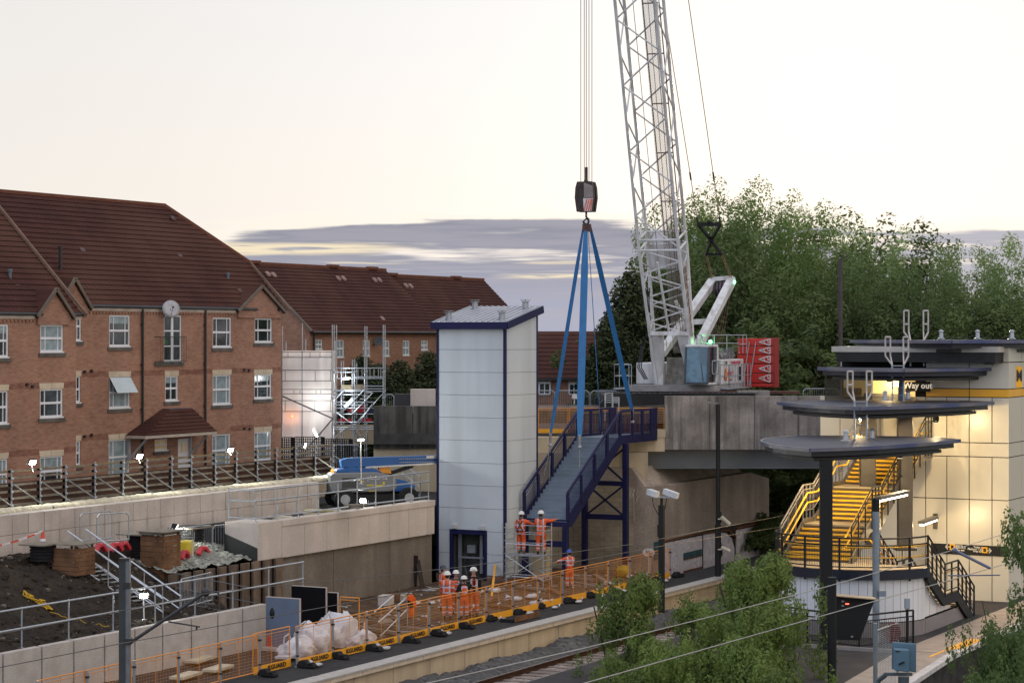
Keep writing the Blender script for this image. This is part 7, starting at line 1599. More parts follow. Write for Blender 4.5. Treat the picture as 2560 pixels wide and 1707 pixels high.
# ================================================================ clutter on the upper bank
def crate(u0, u1, um, v0, vb, y, label, rows_):
    a = onY(um, vb, y); x1 = onY(u1, vb, y).x; z1 = onY(um, v0, y).z; z0 = a.z; x0 = a.x; ytop = onX(u0, vb, x0).y
    t = thing('timber_crate', label, 'crate', ((x0+x1)/2, (y+ytop)/2, z0), 0, 'timber clad manhole crates'); h = (z1-z0)/rows_
    for k in range(rows_):
        j = rr.uniform(-.015,.015); mb = MB(); mb.b(x0-.0, x1, y+j, y+.05+j, z0+k*h+.008, z0+(k+1)*h-.008); mb.b(x0-.03+j, x0+.02+j, y, ytop, z0+k*h+.008, z0+(k+1)*h-.008); part('board', mb, timber, t)
    mb = MB()
    for xx in (x0+.03, x1-.09):
        for yy in (y+.05, ytop-.08): mb.b(xx, xx+.06, yy, yy+.06, z0, z1+.12)
    part('corner_post', mb, timber, t); mb = MB(); mb.b(x0-.15, x1+.15, y-.1, ytop+.1, z1+.12, z1+.15); mb.b(x0-.1, x1+.1, y+.1, ytop, z1+.03, z1+.12) if rows_ > 6 else None; part('lid', mb, timber_g, t)
crate(132, 238, 191, 1372, 1440, 48.2, 'shorter timber crate with an open pallet lid, right of the traffic cone', 6); crate(352, 452, 410, 1340, 1462, 48.4, 'taller timber crate with a floodlight on its lid', 9)
def pipe_stack(u, v0, vb, y, r, label):
    b0 = onY(u, vb, y); z1 = onY(u, v0, y).z; prof = []; z = 0; h = z1-b0.z
    while z < h: prof += [(r, z), (r, z+.06), (r*.9, z+.07), (r*.9, z+.1)]; z += .11
    t = thing('manhole_riser', label, 'pipe', b0); mb = MB(); mb.lathe(b0, prof, 20); part('ribbed_pipe', mb, rubber, t); mb = MB(); mb.b(b0.x-r*1.4, b0.x+r*1.4, b0.y-r*1.2, b0.y+r*1.2, z1+.02, z1+.06); part('lid', mb, timber_g, t)
pipe_stack(107, 1362, 1400, 49.6, .45, 'black ribbed riser with a board lid behind the traffic cone'); pipe_stack(352, 1336, 1395, 50.0, .5, 'black ribbed riser just left of the taller crate'); pipe_stack(478, 1320, 1385, 50.2, .5, 'black ribbed riser behind the crowd barrier right of the taller crate')
# traffic cone
def onE(u, v):
    y = 44.0; p = onY(u, v, y)
    while y < 51.8:
        p = onY(u, v, y)
        if p.z <= ez(p.x, p.y): break
        y += .03
    return p
p = onE(107, 1396); t = thing('traffic_cone', 'red and white traffic cone on the soil bank, tape tied to its tip', 'traffic cone', p); cr_ = M('cone_red', (.6,.06,.03), .5); mb = MB(); mb.b(p.x-.26,p.x+.26,p.y-.26,p.y+.26,p.z-.02,p.z+.04); part('base', mb, M('cone_base', (.1,.1,.1), .8), t); mb = MB(); mb.lathe(p+UP*.04, [(.2,0),(.155,.26)], 18); mb.lathe(p+UP*.04, [(.085,.66),(.035,.92)], 18); part('cone', mb, cr_, t, smooth=False); mb = MB(); mb.lathe(p+UP*.04, [(.157,.26),(.087,.66)], 18); part('white_sleeve', mb, M('cone_white', (.62,.62,.66), .5), t)
tip = p+UP*.96; mb = MB(); pts = [tip.lerp(onY(-60,1372,49.5), k/8)-UP*.1*math.sin(math.pi*k/8) for k in range(9)]; mw = MB()
for k, (a, b_) in enumerate(zip(pts, pts[1:])): (mb if k % 2 else mw).bar(a, b_, .012, .06)
t = thing('barrier_tape', 'red and white tape stretched left from the traffic cone', 'tape', tip); part('red_length', mb, cr_, t); part('white_length', mw, M('cone_white', ()), t)
# crowd barriers on the bank
cb = lambda u0,v0,u1,v1,y0,y1,l: crowd_barrier(onY(u0,v0,y0), onY(u1,v1,y1), onY(u0,v0,y0).z, l, 1.1)
cb(200,1360,280,1352,50.6,50.4,'crowd barrier at the top of the site stair, left of two'); cb(242,1362,322,1356,49.9,49.4,'crowd barrier at the top of the site stair, right of two'); cb(455,1392,530,1384,49.9,49.7,'crowd barrier behind the red barrier feet'); cb(532,1385,566,1378,49.7,49.5,'crowd barrier touching the end of the ramp parapet'); cb(450,1528,530,1510,45.5,45.9,'crowd barrier behind the low panel wall near the overhead line arm')
def elbow(u, v, y, label, ang):
    p = onY(u, v, y); mb = MB(); d = Vector((math.cos(ang), math.sin(ang)*.5, 0)).normalized(); q = [p, p+d*.18+UP*.22, p+d*.42+UP*.24, p+d*.66-UP*.02]; [mb.bar(a_, b_, .2, .14) for a_, b_ in zip(q, q[1:])]
    single('plastic_block', mb, M('foot_red', (.5,.03,.05), .4), label, 'barrier foot', 'red barrier feet', bev=.03)
for a in ((470,1392,48.9,'bent red plastic barrier foot right of the taller crate',3.6),(495,1386,49.0,'bent red plastic barrier foot before the crowd barrier mesh',0),(238,1380,49.2,'red plastic barrier foot beside the site stair handrail',0.2),(275,1378,49.3,'red plastic barrier foot under the barrier at the stair top',0),(296,1375,49.4,'red plastic barrier foot right of the stair top',0.1)): elbow(*a)
mb = MB(); a = onY(481,1390,48.7); mb.tube(a, a+UP*.62, .04, 8); single('marker_stake', mb, M('stake_cream', (.6,.57,.45), .6), 'short cream marker stake in the crushed stone', 'stake')
p = onY(466,1388,49.6); mb = MB(); mb.lathe(p, [(.3,0),(.33,.1),(.3,.5),(.28,.55)], 14); single('yellow_tub', mb, M('tub_yellow', (.55,.42,.02), .5), 'yellow tub behind the bent red barrier feet', 'tub')
# clods and stones on the bank, loose stones on the crushed stone
mb = MB()
for k in range(1500):
    x = rr.uniform(41, 66); y = rr.uniform(43.8, 51.6); s_ = rr.choice((.03,.04,.05,.07,.11)); mb.cur = 0 if rr.random() < .85 else 1; mb.ball(Vector((x, y, ez(x, y)+s_*.3)), s_, s_*rr.uniform(.7,1.2), s_*.7, n=5, k=3, jit=.5, rnd=rr)
for k in range(500):
    x = rr.uniform(64.3, 70.1); y = rr.uniform(48.1, 51.6); s_ = rr.choice((.04,.06,.09)); mb.cur = 2; mb.ball(Vector((x, y, 2.3 + .32*max(0, (y-48))*.5 + .12*fbm(x, y, 1) + .35*math.exp(-((x-68.2)**2/1.5+(y-49.8)**2/1.2)) + s_*.3)), s_, s_, s_*.7, n=5, k=3, jit=.5, rnd=rr)
single('loose_stones', mb, [M('clod_dark', (.04,.03,.022), .97), M('clod_pale', (.14,.12,.10), .9), M('stone_grey', (.33,.34,.31), .9, var=.4, scale=9)], 'clods and loose stones scattered over the soil bank and the crushed stone', 'stones', kind='stuff')
# yellow rope coil on the soil
mb = MB(); r_ = random.Random(4); a = onY(60,1412,47.6); b_ = onY(125,1448,46.6)
def eza(p): return Vector((p.x, p.y, ez(p.x, p.y)+.04))
pts = []
for k in range(70): q = a.lerp(b_, k/69)+Vector((r_.uniform(-.15,.15), r_.uniform(-.22,.22), 0)); q = eza(q); q.z += r_.uniform(0,.1); pts.append(q)
mb.path(pts, .018, 4); pts = [eza(b_)]
for k in range(1, 25): q = b_.lerp(onY(300,1520,44.2), k/24); pts.append(eza(q))
mb.path(pts, .012, 4); single('yellow_rope', mb, M('rope_yellow', (.55,.33,.02), .7), 'tangled yellow rope lying on the dark soil bank with its tail running right', 'rope')
# site stair
sa, sb_ = onY(205,1362,49.3), onY(430,1545,44.9); t = thing('site_stair', 'aluminium scaffold stair with double handrails running down the soil bank', 'stair', sb_)
dv = (sb_-sa).normalized(); sdv = Vector((dv.y,-dv.x,0)).normalized()*.42
lo_a, lo_b = sa+Vector((0,0,-.75)), sb_+Vector((0,0,-.35))
for s in (-1,1):
    mb = MB(); mb.bar(lo_a+sdv*s+UP*.12, lo_b+sdv*s+UP*.12, .05, .14); part('stringer', mb, alum, t)
    mb = MB(); mb.tube(lo_a+sdv*s+UP*1.12-dv*.3, lo_b+sdv*s+UP*1.05, .028, 6); mb.tube(lo_a+sdv*s+UP*.65, lo_b+sdv*s+UP*.6, .022, 6); part('handrail', mb, alum, t)
    for k in range(6): q = lo_a.lerp(lo_b, k/5)+sdv*s; mb = MB(); mb.tube(q, q+UP*1.08, .022, 6); part('post', mb, alum, t)
mb = MB()
for k in range(17): q = lo_a.lerp(lo_b, (k+.5)/17)+UP*.14; mb.bar(q-sdv, q+sdv, .2, .03, up=UP)
part('treads', mb, galv, t)
t = thing('walkway_barrier', 'grey mesh sided walkway lying right of the lower end of the site stair', 'barrier', onY(520,1530,45.2)); mb = MB(); a, b_ = onY(440,1440,46.8), onY(640,1500,44.4)
for h in (0,.5,1.0): mb.tube(a+UP*(h-.9), b_+UP*(h-.6), .018, 5)
for k in range(14): q = a.lerp(b_, k/13); mb.tube(q-UP*.9, q+UP*.1, .012, 4)
part('mesh', mb, M('walk_grey', (.12,.13,.14), .5, .3), t)
# fire extinguisher stand by the blue slab
p = gnd(683,1622,0); t = thing('fire_point', 'small fire point stand with a dark cover and red extinguishers before the blue grey slab', 'stand', p); mb = MB()
for s in (-.12,.12): mb.bar(p+RT*s, p+RT*s*.5+UP*1.2, .05, .04)
part('legs', mb, timber_g, t); mb = MB(); mb.ball(p+UP*1.25, .14, .12, .22, n=9, k=6); part('cover', mb, blkm, t, smooth=True); mb = MB(); mb.tube(p-RT*.14, p-RT*.14+UP*.45, .07, 8); mb.tube(p+RT*.12, p+RT*.12+UP*.42, .07, 8); part('extinguisher', mb, red, t)
for i,(u,v,l) in enumerate(((500,1650,'white polystyrene sheet beside the fence, nearest to the lettered board'),(465,1690,'pale sheet lying behind the fence at the bottom left'),(545,1672,'off white slab behind the first lettered toe board'),(725,1640,'long white board lying before the bulk bags'))): p = gnd(u,v,.1); mb = MB(); mb.ob(p,(1,.15,0),(-.15,1,0),1.3,.5,.08); single('pale_sheet', mb, sack_c if i < 3 else sack, l, 'sheet', 'pale sheets behind the fence')
# ================================================================ boom lift on the ramp
o = at(906, 1240, 97.3); lb_r = (RT*1.0+FW*.33).normalized(); lb_f = Vector((lb_r.y, -lb_r.x, 0)); lb_f = lb_f if lb_f.dot(FW) > 0 else -lb_f
bl = thing('boom_lift', 'blue and grey telescopic boom lift parked on the ramp left of the lift tower', 'boom lift', Vector((o.x, o.y, 3.3)))
def L_(a, b_, z): return Vector((o.x, o.y, 0))+lb_r*a+lb_f*b_+UP*(3.92+(z-4.15)*.69)
gbody = M('machine_grey', (.17,.18,.19), .4, var=.1); bblue = M('machine_blue', (.01,.085,.27), .42, var=.12, scale=1.5)
mb = MB(); mb.extr([L_(-1.5,-.3,4.15),L_(-1.5,-.3,5.3),L_(-1.35,-.3,5.42),L_(.6,-.3,5.42),L_(1.3,-.3,5.2),L_(1.5,-.3,4.95),L_(1.5,-.3,4.3),L_(1.2,-.3,4.15)], lb_f*.9); bb = part('counterweight_body', mb, gbody, bl, bev=.06)
mb = MB(); mb.extr([L_(-1.0,-.31,4.45),L_(-.35,-.31,4.45),L_(-.35,-.31,5.1),L_(-1.0,-.31,5.1)], -lb_f*.01); part('hatch', mb, M('hatch_dark', (.04,.045,.045), .5), bb)
mb = MB()
for k,(a,z,w_,h_) in enumerate(((-.2,4.8,.2,.08),(.1,4.55,.35,.08),(.55,4.5,.3,.1),(.85,4.6,.08,.2),(.2,4.2,.3,.04),(-1.4,4.18,.15,.06),(-1.15,4.18,.15,.06))): mb.extr([L_(a,-.315,z),L_(a+w_,-.315,z),L_(a+w_,-.315,z+h_),L_(a,-.315,z+h_)], -lb_f*.008)
part('warning_sticker', mb, M('sticker_yellow', (.6,.45,.03), .5), bb)
put_text('lettering', 'platforms', .24, L_(.6,-.325,5.05), lb_r, UP, M('lettering_pale', (.5,.5,.5), .5), bb, True)
mb = MB(); mb.extr([L_(-1.45,.0,4.0),L_(2.0,.0,4.0),L_(1.6,.0,4.15),L_(-1.45,.0,4.15)], lb_f*.9); mb.extr([L_(-.6,-.5,3.55),L_(1.6,-.5,3.55),L_(1.6,-.5,4.0),L_(-.6,-.5,4.0)], lb_f*1.7); part('chassis', mb, blkm, bl)
mb = MB(); mb.extr([L_(1.4,-.25,4.15),L_(2.35,-.25,4.1),L_(2.35,-.25,4.5),L_(1.9,-.25,4.85),L_(1.4,-.25,5.0)], lb_f*.8); mb.extr([L_(-1.3,-.2,5.42),L_(.9,-.2,5.35),L_(.6,-.2,5.6),L_(-.5,-.2,5.75),L_(-1.2,-.2,5.62)], lb_f*.6); part('blue_frame', mb, bblue, bl, bev=.03)
for a in (-1.0, 1.9):
    for b_ in (-.75, .95):
        t_ = MB(); t_.lathe(L_(a,b_,3.78), [(.42,-.15),(.46,-.1),(.46,.1),(.42,.15)], 18, lb_f); wh = part('wheel', t_, rubber, bl); t_ = MB(); t_.lathe(L_(a,b_,3.78), [(.22,-.17),(.22,.17)], 12, lb_f); part('rim', t_, galv, wh)
mb = MB(); mb.extr([L_(-.95,-.12,5.75),L_(-1.0,-.12,6.2),L_(-.7,-.12,6.33),L_(4.1,-.12,6.42),L_(4.1,-.12,5.98),L_(-.5,-.12,5.72)], lb_f*.4); bm_ = part('boom', mb, bblue, bl, bev=.02)
mb = MB()
for k in range(28): q = 1.65+k*.085; mb.extr([L_(q,-.16,5.98),L_(q+.05,-.16,5.98),L_(q+.05,-.16,6.03),L_(q,-.16,6.03)], -lb_f*.03); mb.extr([L_(q,-.16,6.2),L_(q+.05,-.16,6.2),L_(q+.05,-.16,6.25),L_(q,-.16,6.25)], -lb_f*.03)
part('cable_track', mb, M('track_pale', (.4,.42,.4), .5), bm_); mb = MB(); mb.bar(L_(.1,-.15,5.72), L_(4.1,-.15,5.93), .05, .07); mb.bar(L_(2.9,-.15,6.3),L_(4.1,-.15,6.34),.05,.12); part('pale_strip', mb, alum, bm_)
mb = MB(); mb.bar(L_(1.0,0,5.2), L_(2.3,0,5.75), .16, .16); part('ram', mb, blkm, bl); mb = MB(); mb.bar(L_(1.8,0,5.5), L_(2.4,0,5.8), .09, .09); part('ram_rod', mb, M('chrome', (.6,.6,.6), .15, .9), bl)
mb = MB(); mb.extr([L_(.75,-.1,5.35),L_(1.3,-.1,5.3),L_(1.2,-.1,5.7),L_(.75,-.1,5.7)], lb_f*.3); part('orange_panel', mb, M('machine_orange', (.7,.27,.02), .5), bl)
for a in (-1.35,-1.15): mb = MB(); mb.lathe(L_(a,0,5.43), [(.07,0),(.07,.1),(.04,.15)], 10); part('beacon', mb, emit('amber_beacon', (1,.3,.03), 1.2), bl)
# bags on a pallet on the ramp
t = thing('bagged_pallet', 'low stack of yellow printed bags wrapped on a pallet behind the ramp railing', 'pallet', at(808,1278,90)); p = at(808,1288,90); p.z = 3.32
for i in range(3):
    for k in range(4): mb = MB(); mb.ball(p+RT*(-.55+k*.36)+UP*(.1+i*.12), .24, .3, .08, n=9, k=5, jit=.2, rnd=rr); part('bag', mb, M('bag_print', (.45,.4,.1), .6, var=.3, scale=5, col2=(.35,.3,.32)), t, smooth=True)
mb = MB(); mb.ob(p-UP*.02, RT, FW, 1.5, .8, .06); part('base', mb, timber_g, t)
for u, v, l in ((700,1292,'grey lid resting on a black ring left of the bagged pallet'),(890,1262,'grey lid resting on a black ring by the ramp floodlight'),(620,1308,'pale flat board on the end of the ramp')): p = at(u, v, 88.5); mb = MB(); mb.lathe(p-UP*.12, [(.3,0),(.3,.1)], 14); mb.ob(p-UP*.01, RT, FW, .95, .5, .04); single('covered_ring', mb, timber_g if u != 700 else sack_c, l, 'cover')
# small far stair behind boom lift
t = thing('access_stair', 'thin galvanised stair behind the boom lift at the end of the ramp', 'stair', at(1030,1240,99.5)); mb = MB(); a, b_ = at(1005,1192,99.6), at(1050,1225,99)
for s in (0,.6):
    for h in (0,.45,.9): mb.tube(a+FW*s+UP*(h-.3), b_+FW*s+UP*(h-.3), .014, 5)
    for k in range(4): q = a.lerp(b_, k/3)+FW*s; mb.tube(q-UP*.3, q+UP*.6, .018, 5)
part('rails', mb, galv, t)
# ================================================================ sheeted scaffold and stair tower
sY = 110.5; t = thing('sheeted_scaffold', 'tall scaffold wrapped in translucent white sheeting beside the apartment block', 'scaffold', at(768,1100,sY))
m, nt, b0 = base('white_sheeting', .6); f = rmp(nt, noise_of(nt, .6, 4), .3, .7); g_ = noise_of(nt, 1.0, 3, stretch=(1.8,1.8,.25)); c = mixc(nt, f, (.74,.70,.69), (.60,.57,.57)); c = mixc(nt, rmp(nt, g_, .5, .7), c, (.82,.79,.77)); nt.links.new(c, b0.inputs['Base Color']); tr = nd(nt, 'ShaderNodeBsdfTranslucent'); nt.links.new(c, tr.inputs[0]); mx = nd(nt, 'ShaderNodeMixShader'); mx.inputs[0].default_value = .5; nt.links.new(b0.outputs[0], mx.inputs[1]); nt.links.new(tr.outputs[0], mx.inputs[2]); nt.links.new(mx.outputs[0], nt.nodes['Material Output'].inputs[0]); bump(nt, b0, g_, .4, .1)
X0, X1 = U(706,sY), U(831,sY); zt0, zb0 = at(0,877,sY).z, 4.3; nx, nz = 26, 44; mb = MB(); P = []
for j in range(nz+1):
    for i in range(nx+1): a = i/nx; c_ = j/nz; P.append(cw(X0+(X1-X0)*a, sY+.06*abs(math.sin(a*math.pi*3))*-1+.03*math.sin(c_*40), zb0+(zt0-zb0)*c_))
mb.add(P, [(j*(nx+1)+i, j*(nx+1)+i+1, (j+1)*(nx+1)+i+1, (j+1)*(nx+1)+i) for j in range(nz) for i in range(nx)]); mb.quad(cw(X1,sY,zb0),cw(X1,sY+1.8,zb0),cw(X1,sY+1.8,zt0),cw(X1,sY,zt0)); mb.quad(cw(X0,sY,zb0),cw(X0,sY+1.8,zb0),cw(X0,sY+1.8,zt0),cw(X0,sY,zt0)); mb.quad(cw(X0,sY+1.8,zb0),cw(X1,sY+1.8,zb0),cw(X1,sY+1.8,zt0),cw(X0,sY+1.8,zt0)); part('sheeting', mb, m, t, smooth=True)
for u, v in ((706,815),(756,808),(831,812)):
    for d in (-.1,1.7): mb = MB(); mb.tube(cw(U(u,sY),sY+d,zb0), cw(U(u,sY),sY+d,at(0,v if d < 0 else v+40,sY).z), .035, 6); part('standard', mb, galv, t)
mb = MB(); dk = M('tube_dark', (.09,.09,.1), .5, .4)
for v in (880,893,925,952,973,984,1001,1028): z = at(0,v,sY).z; mb.tube(cw(X0,sY-.12,z), cw(X1,sY-.12,z), .018, 5)
for u, v0, v1 in ((713,925,952),(788,925,952),(826,925,952),(735,975,984),(750,975,984),(790,975,984),(802,975,984),(787,1001,1028),(713,1001,1028),(826,1001,1028),(720,880,893),(775,880,893),(800,880,893)): mb.tube(at(u,v0,sY-.13), at(u,v1,sY-.13), .016, 4)
mb.tube(at(706,990,sY-.3), at(832,1046,sY-.3), .04, 6); mb.tube(at(832,1046,sY-.3), at(762,1128,sY-.5), .035, 6); part('ledgers', mb, dk, t)
t2 = thing('site_lamp', 'lamp glowing behind the white sheeting', 'lamp', at(800,1003,sY+.9)); mb = MB(); p = at(800,1003,sY+.9); mb.ball(p, .14); part('bulb', mb, emit('site_bulb', (1,1,.95), 20), t2); lamp_light(p, 420, (1,1,.95), .15, parent=t2)
t2 = thing('site_lamp', 'small orange lamp glowing low behind the white sheeting', 'lamp', at(731,1040,sY+.3)); mb = MB(); p = at(731,1040,sY-.05); mb.ball(p, .05); part('bulb', mb, emit('orange_bulb', (1,.25,.03), 6), t2); lamp_light(at(731,1040,sY+.4), 12, (1,.3,.05), .05, parent=t2)
# tube tower
sY = 109.5; t = thing('stair_tower_scaffold', 'open scaffold stair tower of many silver tubes beside the white sheeting', 'scaffold', at(895,1085,sY)); zb0 = 4.3
us = [835, 853, 881, 886, 912, 958]; tops = [812, 902, 898, 908, 815, 812]
for u, v in zip(us, tops):
    for d in (0, 1.5): 
        mb = MB(); mb.tube(cw(U(u,sY),sY+d,zb0), cw(U(u,sY),sY+d,at(0,v,sY).z), .034, 6)
        for k in range(4): mb.ball(cw(U(u,sY),sY+d,zb0+.8+k*1.3), .06, n=6, k=4)
        part('standard', mb, galv, t)
mb = MB(); lg = [(835,958,920),(835,880,930),(886,958,942),(835,958,946),(886,912,943),(835,912,975),(912,958,965),(912,958,972),(835,958,978),(835,905,986),(835,940,1005),(835,920,1012),(835,958,1020),(835,935,1035),(835,935,1055),(835,935,1068),(835,935,1073)]
for u0, u1, v in lg: 
    for d in (-.05, 1.5): mb.tube(at(u0,v,sY+d), at(u1,v,sY+d), .024, 5)
for u in (843,864,895,905,925,935,946,952): mb.tube(at(u,922,sY-.05), at(u,945,sY-.05), .018, 4)
part('ledgers', mb, galv, t)
mb = MB()
for a, b_ in (((838,998),(862,972)),((850,1035),(910,975)),((880,1035),(932,982)),((833,1046),(880,1000)),((885,1065),(965,975)),((840,1030),(870,1052)),((882,1062),(905,1095)),((835,1095),(880,1060)),((890,1070),(930,1010))): mb.tube(at(*a,sY-.1), at(*b_,sY-.1), .024, 5)
part('braces', mb, galv, t)
mb = MB()
for k in range(7): a = at(850+k*9, 1032-k*9.0, sY+.4); mb.ob(a, RT, FW, .3, .8, .04)
for k in range(7): a = at(880+k*7, 1030-k*8.0, sY+1.0); mb.ob(a, RT, FW, .3, .8, .04)
part('steps', mb, alum, t)
for u0,u1,v0,v1,mt in ((854,879,962,973,M('board_cream', (.5,.42,.28), .8)),(886,912,961,974,M('board_tan', (.3,.25,.2), .8)),(868,886,1018,1030,M('panel_red', (.4,.02,.03), .6)),(893,912,1012,1030,M('panel_red', ())),(918,935,1018,1034,M('panel_navy', (.02,.025,.05), .6)),(846,880,1046,1054,M('panel_red', ())),(905,930,1046,1056,M('panel_red', ())),(880,905,1045,1055,M('panel_dark', (.03,.03,.04), .7))): mb = MB(); mb.extr([at(u0,v1,sY+.6),at(u1,v1,sY+.6),at(u1,v0,sY+.6),at(u0,v0,sY+.6)], FW*.04); part('panel', mb, mt, t)
for a, b_, l in (((857,947),(875,945),'bright tube lamp near the top of the scaffold stair tower'),((862,1016),(880,998),'slanting tube lamp on the scaffold stair tower'),((783,1072),(793,1092),'tube lamp low behind the white sheeting')):
    mb = MB(); p, q = at(*a,sY-.2), at(*b_,sY-.2); t2 = thing('tube_lamp', l, 'lamp', p); mb.tube(p, q, .05, 8); part('tube', mb, emit('cold_tube', (.95,1,1), 8), t2); lamp_light((p+q)/2-FW*.2, 28, (.95,1,1), .2, parent=t2)
# lattice screens and barriers
for u0,u1,v0,v1,l in ((706,733,1093,1148,'black lattice screen touching the apartment block'),(737,808,1092,1148,'widest black lattice screen, below the white sheeting'),(811,878,1097,1142,'black lattice screen right of the widest one')):
    Y_ = 106; t = thing('lattice_screen', l, 'screen', at((u0+u1)/2,v1,Y_), 0, 'black lattice screens'); mb = MB(); n_ = int((u1-u0)/5.2)
    for k in range(n_+1): u = u0+(u1-u0)*k/n_; mb.bar(at(u,v1,Y_), at(u,v0,Y_), .035, .03)
    for k in range(10): v = v0+(v1-v0)*k/9; mb.bar(at(u0,v,Y_), at(u1,v,Y_), .03, .035)
    mb.bar(at(u1,v1,Y_-.05), at(u1,v0,Y_-.05), .16, .08); part('lattice', mb, blkm, t)
for u0,u1,l in ((738,815,'crowd barrier behind the lattice screens, left of two'),(824,900,'crowd barrier behind the lattice screens, right of two')): crowd_barrier(at(u0,1150,105.3), at(u1,1150,105.3), 4.35, l, 1.25)
mb = MB(); mb.extr([at(700,1170,105.6),at(770,1170,105.6),at(770,1149,105.6),at(700,1150,105.6)], FW*.2); single('red_boarding', mb, M('board_maroon', (.13,.03,.035), .7), 'low dark red boarding below the lattice screens', 'boarding')
mb = MB(); 
mb.extr([at(835,1110,111),at(935,1110,111),at(935,1062,111),at(835,1062,111)], FW*.3); single('rubble_wall', mb, conc_cream, 'dull cream wall behind the foot of the scaffold stair tower', 'wall')
# bridge deck orange fence behind the new stair
for i, (u0, u1) in enumerate(((1346,1420),(1424,1500),(1504,1580),(1584,1660))):
    Y_ = 106.3; t = thing('mesh_fence', f'orange mesh fence panel on the bridge behind the stair, {ordn[i]} from the lift tower', 'fence', at((u0+u1)/2,1085,Y_), 0, 'orange fence panels on the bridge'); a, b_ = cw(U(u0,Y_),Y_,6.12), cw(U(u1,Y_),Y_,6.12); mb = MB(); mb.path([a, a+UP*1.2, b_+UP*1.2, b_], .02, 5); mb.tube(a+UP*1.1, b_+UP*1.1, .012, 4); part('frame', mb, orange_mesh, t); mb = MB()
    for k in range(1,20): q = a.lerp(b_, k/20); mb.tube(q, q+UP*1.1, .004, 3)
    for k in range(1,10): mb.tube(a+UP*k*.12, b_+UP*k*.12, .004, 3)
    part('mesh', mb, orange_mesh, t)
    if i == 0: mb = MB(); mb.extr([a-FW*.05, b_-FW*.05, b_-FW*.05+UP*.2, a-FW*.05+UP*.2], FW*.02); part('toe_board', mb, yell, t)
mb = MB(); mb.extr([at(1340,1058,108),at(1660,1058,108),at(1660,1012,108),at(1340,1025,108)], FW*.3); single('rubble_bank', mb, M('rubble_tan', (.13,.12,.10), .9, var=.4), 'long tan bank of material on the bridge deck behind the orange panels', 'bank')
# ================================================================ overhead line mast and wires
p = at(312, 1760, 57); t = thing('overhead_line_mast', 'grey steel mast carrying an arm of the overhead line in the left foreground', 'mast', p); top = at(312,1398,57); mg = M('mast_galv', (.17,.18,.2), .5, .4, var=.3, scale=3); md = M('mast_dark', (.03,.035,.04), .5)
mb = MB(); mb.ob(p+RT*.09, RT, FW, .10, .2, top.z-p.z); part('flange', mb, mg, t); mb = MB(); mb.ob(p-RT*.05, RT, FW, .18, .18, top.z-p.z); part('web', mb, md, t); mb = MB(); mb.ob(top-UP*.02, RT, FW, .26, .26, .06); mb.ob(at(318,1470,57), RT, FW, .18, .24, .16); mb.ob(at(320,1610,57), RT, FW, .18, .24, .16); part('bracket', mb, steel_dk, t)
mb = MB(); mb.tube(at(322,1608,57), at(514,1480,57), .045, 7); mb.ball(at(514,1480,57), .12, n=8, k=5); mb.tube(at(421,1553,57), at(500,1566,57), .022, 6); mb.path([at(514,1480,57), at(540,1478,57), at(548,1484,57)], .02, 5); mb.tube(at(492,1566,57), at(492,1574,57), .03, 5); part('registration_arm', mb, steel_dk, t)
wire = M('contact_wire', (.11,.10,.10), .5, .3); wire_l = M('wire_pale', (.38,.36,.35), .4, .4)
def wirep(name, pts, Y, r, label, m=wire, h=True):
    P = [at(u, v, y) for (u, v), y in zip(pts, Y)]; Q = []
    for a, b_ in zip(P, P[1:]):
        for k in range(8): Q.append(a.lerp(b_, k/8))
    Q.append(P[-1]); mb = MB(); mb.path(Q, r, 5); return single(name, mb, m, label, 'wire', 'overhead line wires')
def Yt(u, y): return y/(SA-CA*(u-1280)/F)
w1 = [(-40,1675),(301,1608),(720,1533),(1140,1458),(1650,1365),(1955,1316)]; wirep('contact_wire', w1, [Yt(u,31) for u, v in w1], .011, 'lower dark wire running from the mast past the lift tower to the abutment')
w2 = [(-40,1592),(301,1526),(540,1478),(859,1448.5),(1140,1418),(1572,1361),(1960,1288)]; wirep('catenary_wire', w2, [Yt(u,31) for u, v in w2], .010, 'upper dark wire running past the foot of the lift tower')
mb = MB()
for u, va, vb_ in ((859,1448,1505),(992,1436,1480),(1163,1416,1454)): y = Yt(u,31); mb.tube(at(u,va,y), at(u-12 if u < 900 else u+8,vb_,y), .008, 4)
single('dropper_wires', mb, wire, 'short droppers linking the two dark wires left of the lift tower', 'wire')
w3 = [(1000,1722),(1460,1619.5),(1760,1545),(2060,1467.5),(2186,1432),(2383,1374),(2560,1318)]; wirep('contact_wire', w3, [Yt(u,20.5) for u, v in w3], .014, 'upper pale wire crossing in front of the green bushes and the curved wall', wire_l)
w4 = [(1250,1770),(1460,1707),(1760,1622),(2060,1537),(2190,1501),(2377,1449),(2560,1395)]; wirep('contact_wire', w4, [Yt(u,19.5) for u, v in w4], .014, 'lower pale wire crossing in front of the green bushes', wire_l)
t = thing('line_arm', 'blue grey angled tube of the overhead line before the cream station wall', 'arm', at(2480,1420,70)); mb = MB(); mb.tube(at(2388,1376,70), at(2476,1420,70), .05, 7); mb.tube(at(2370,1438,70), at(2500,1437,70), .022, 5); mb.ball(at(2386,1375,70), .09); part('tube', mb, M('arm_blue', (.13,.15,.24), .4, .3), t)
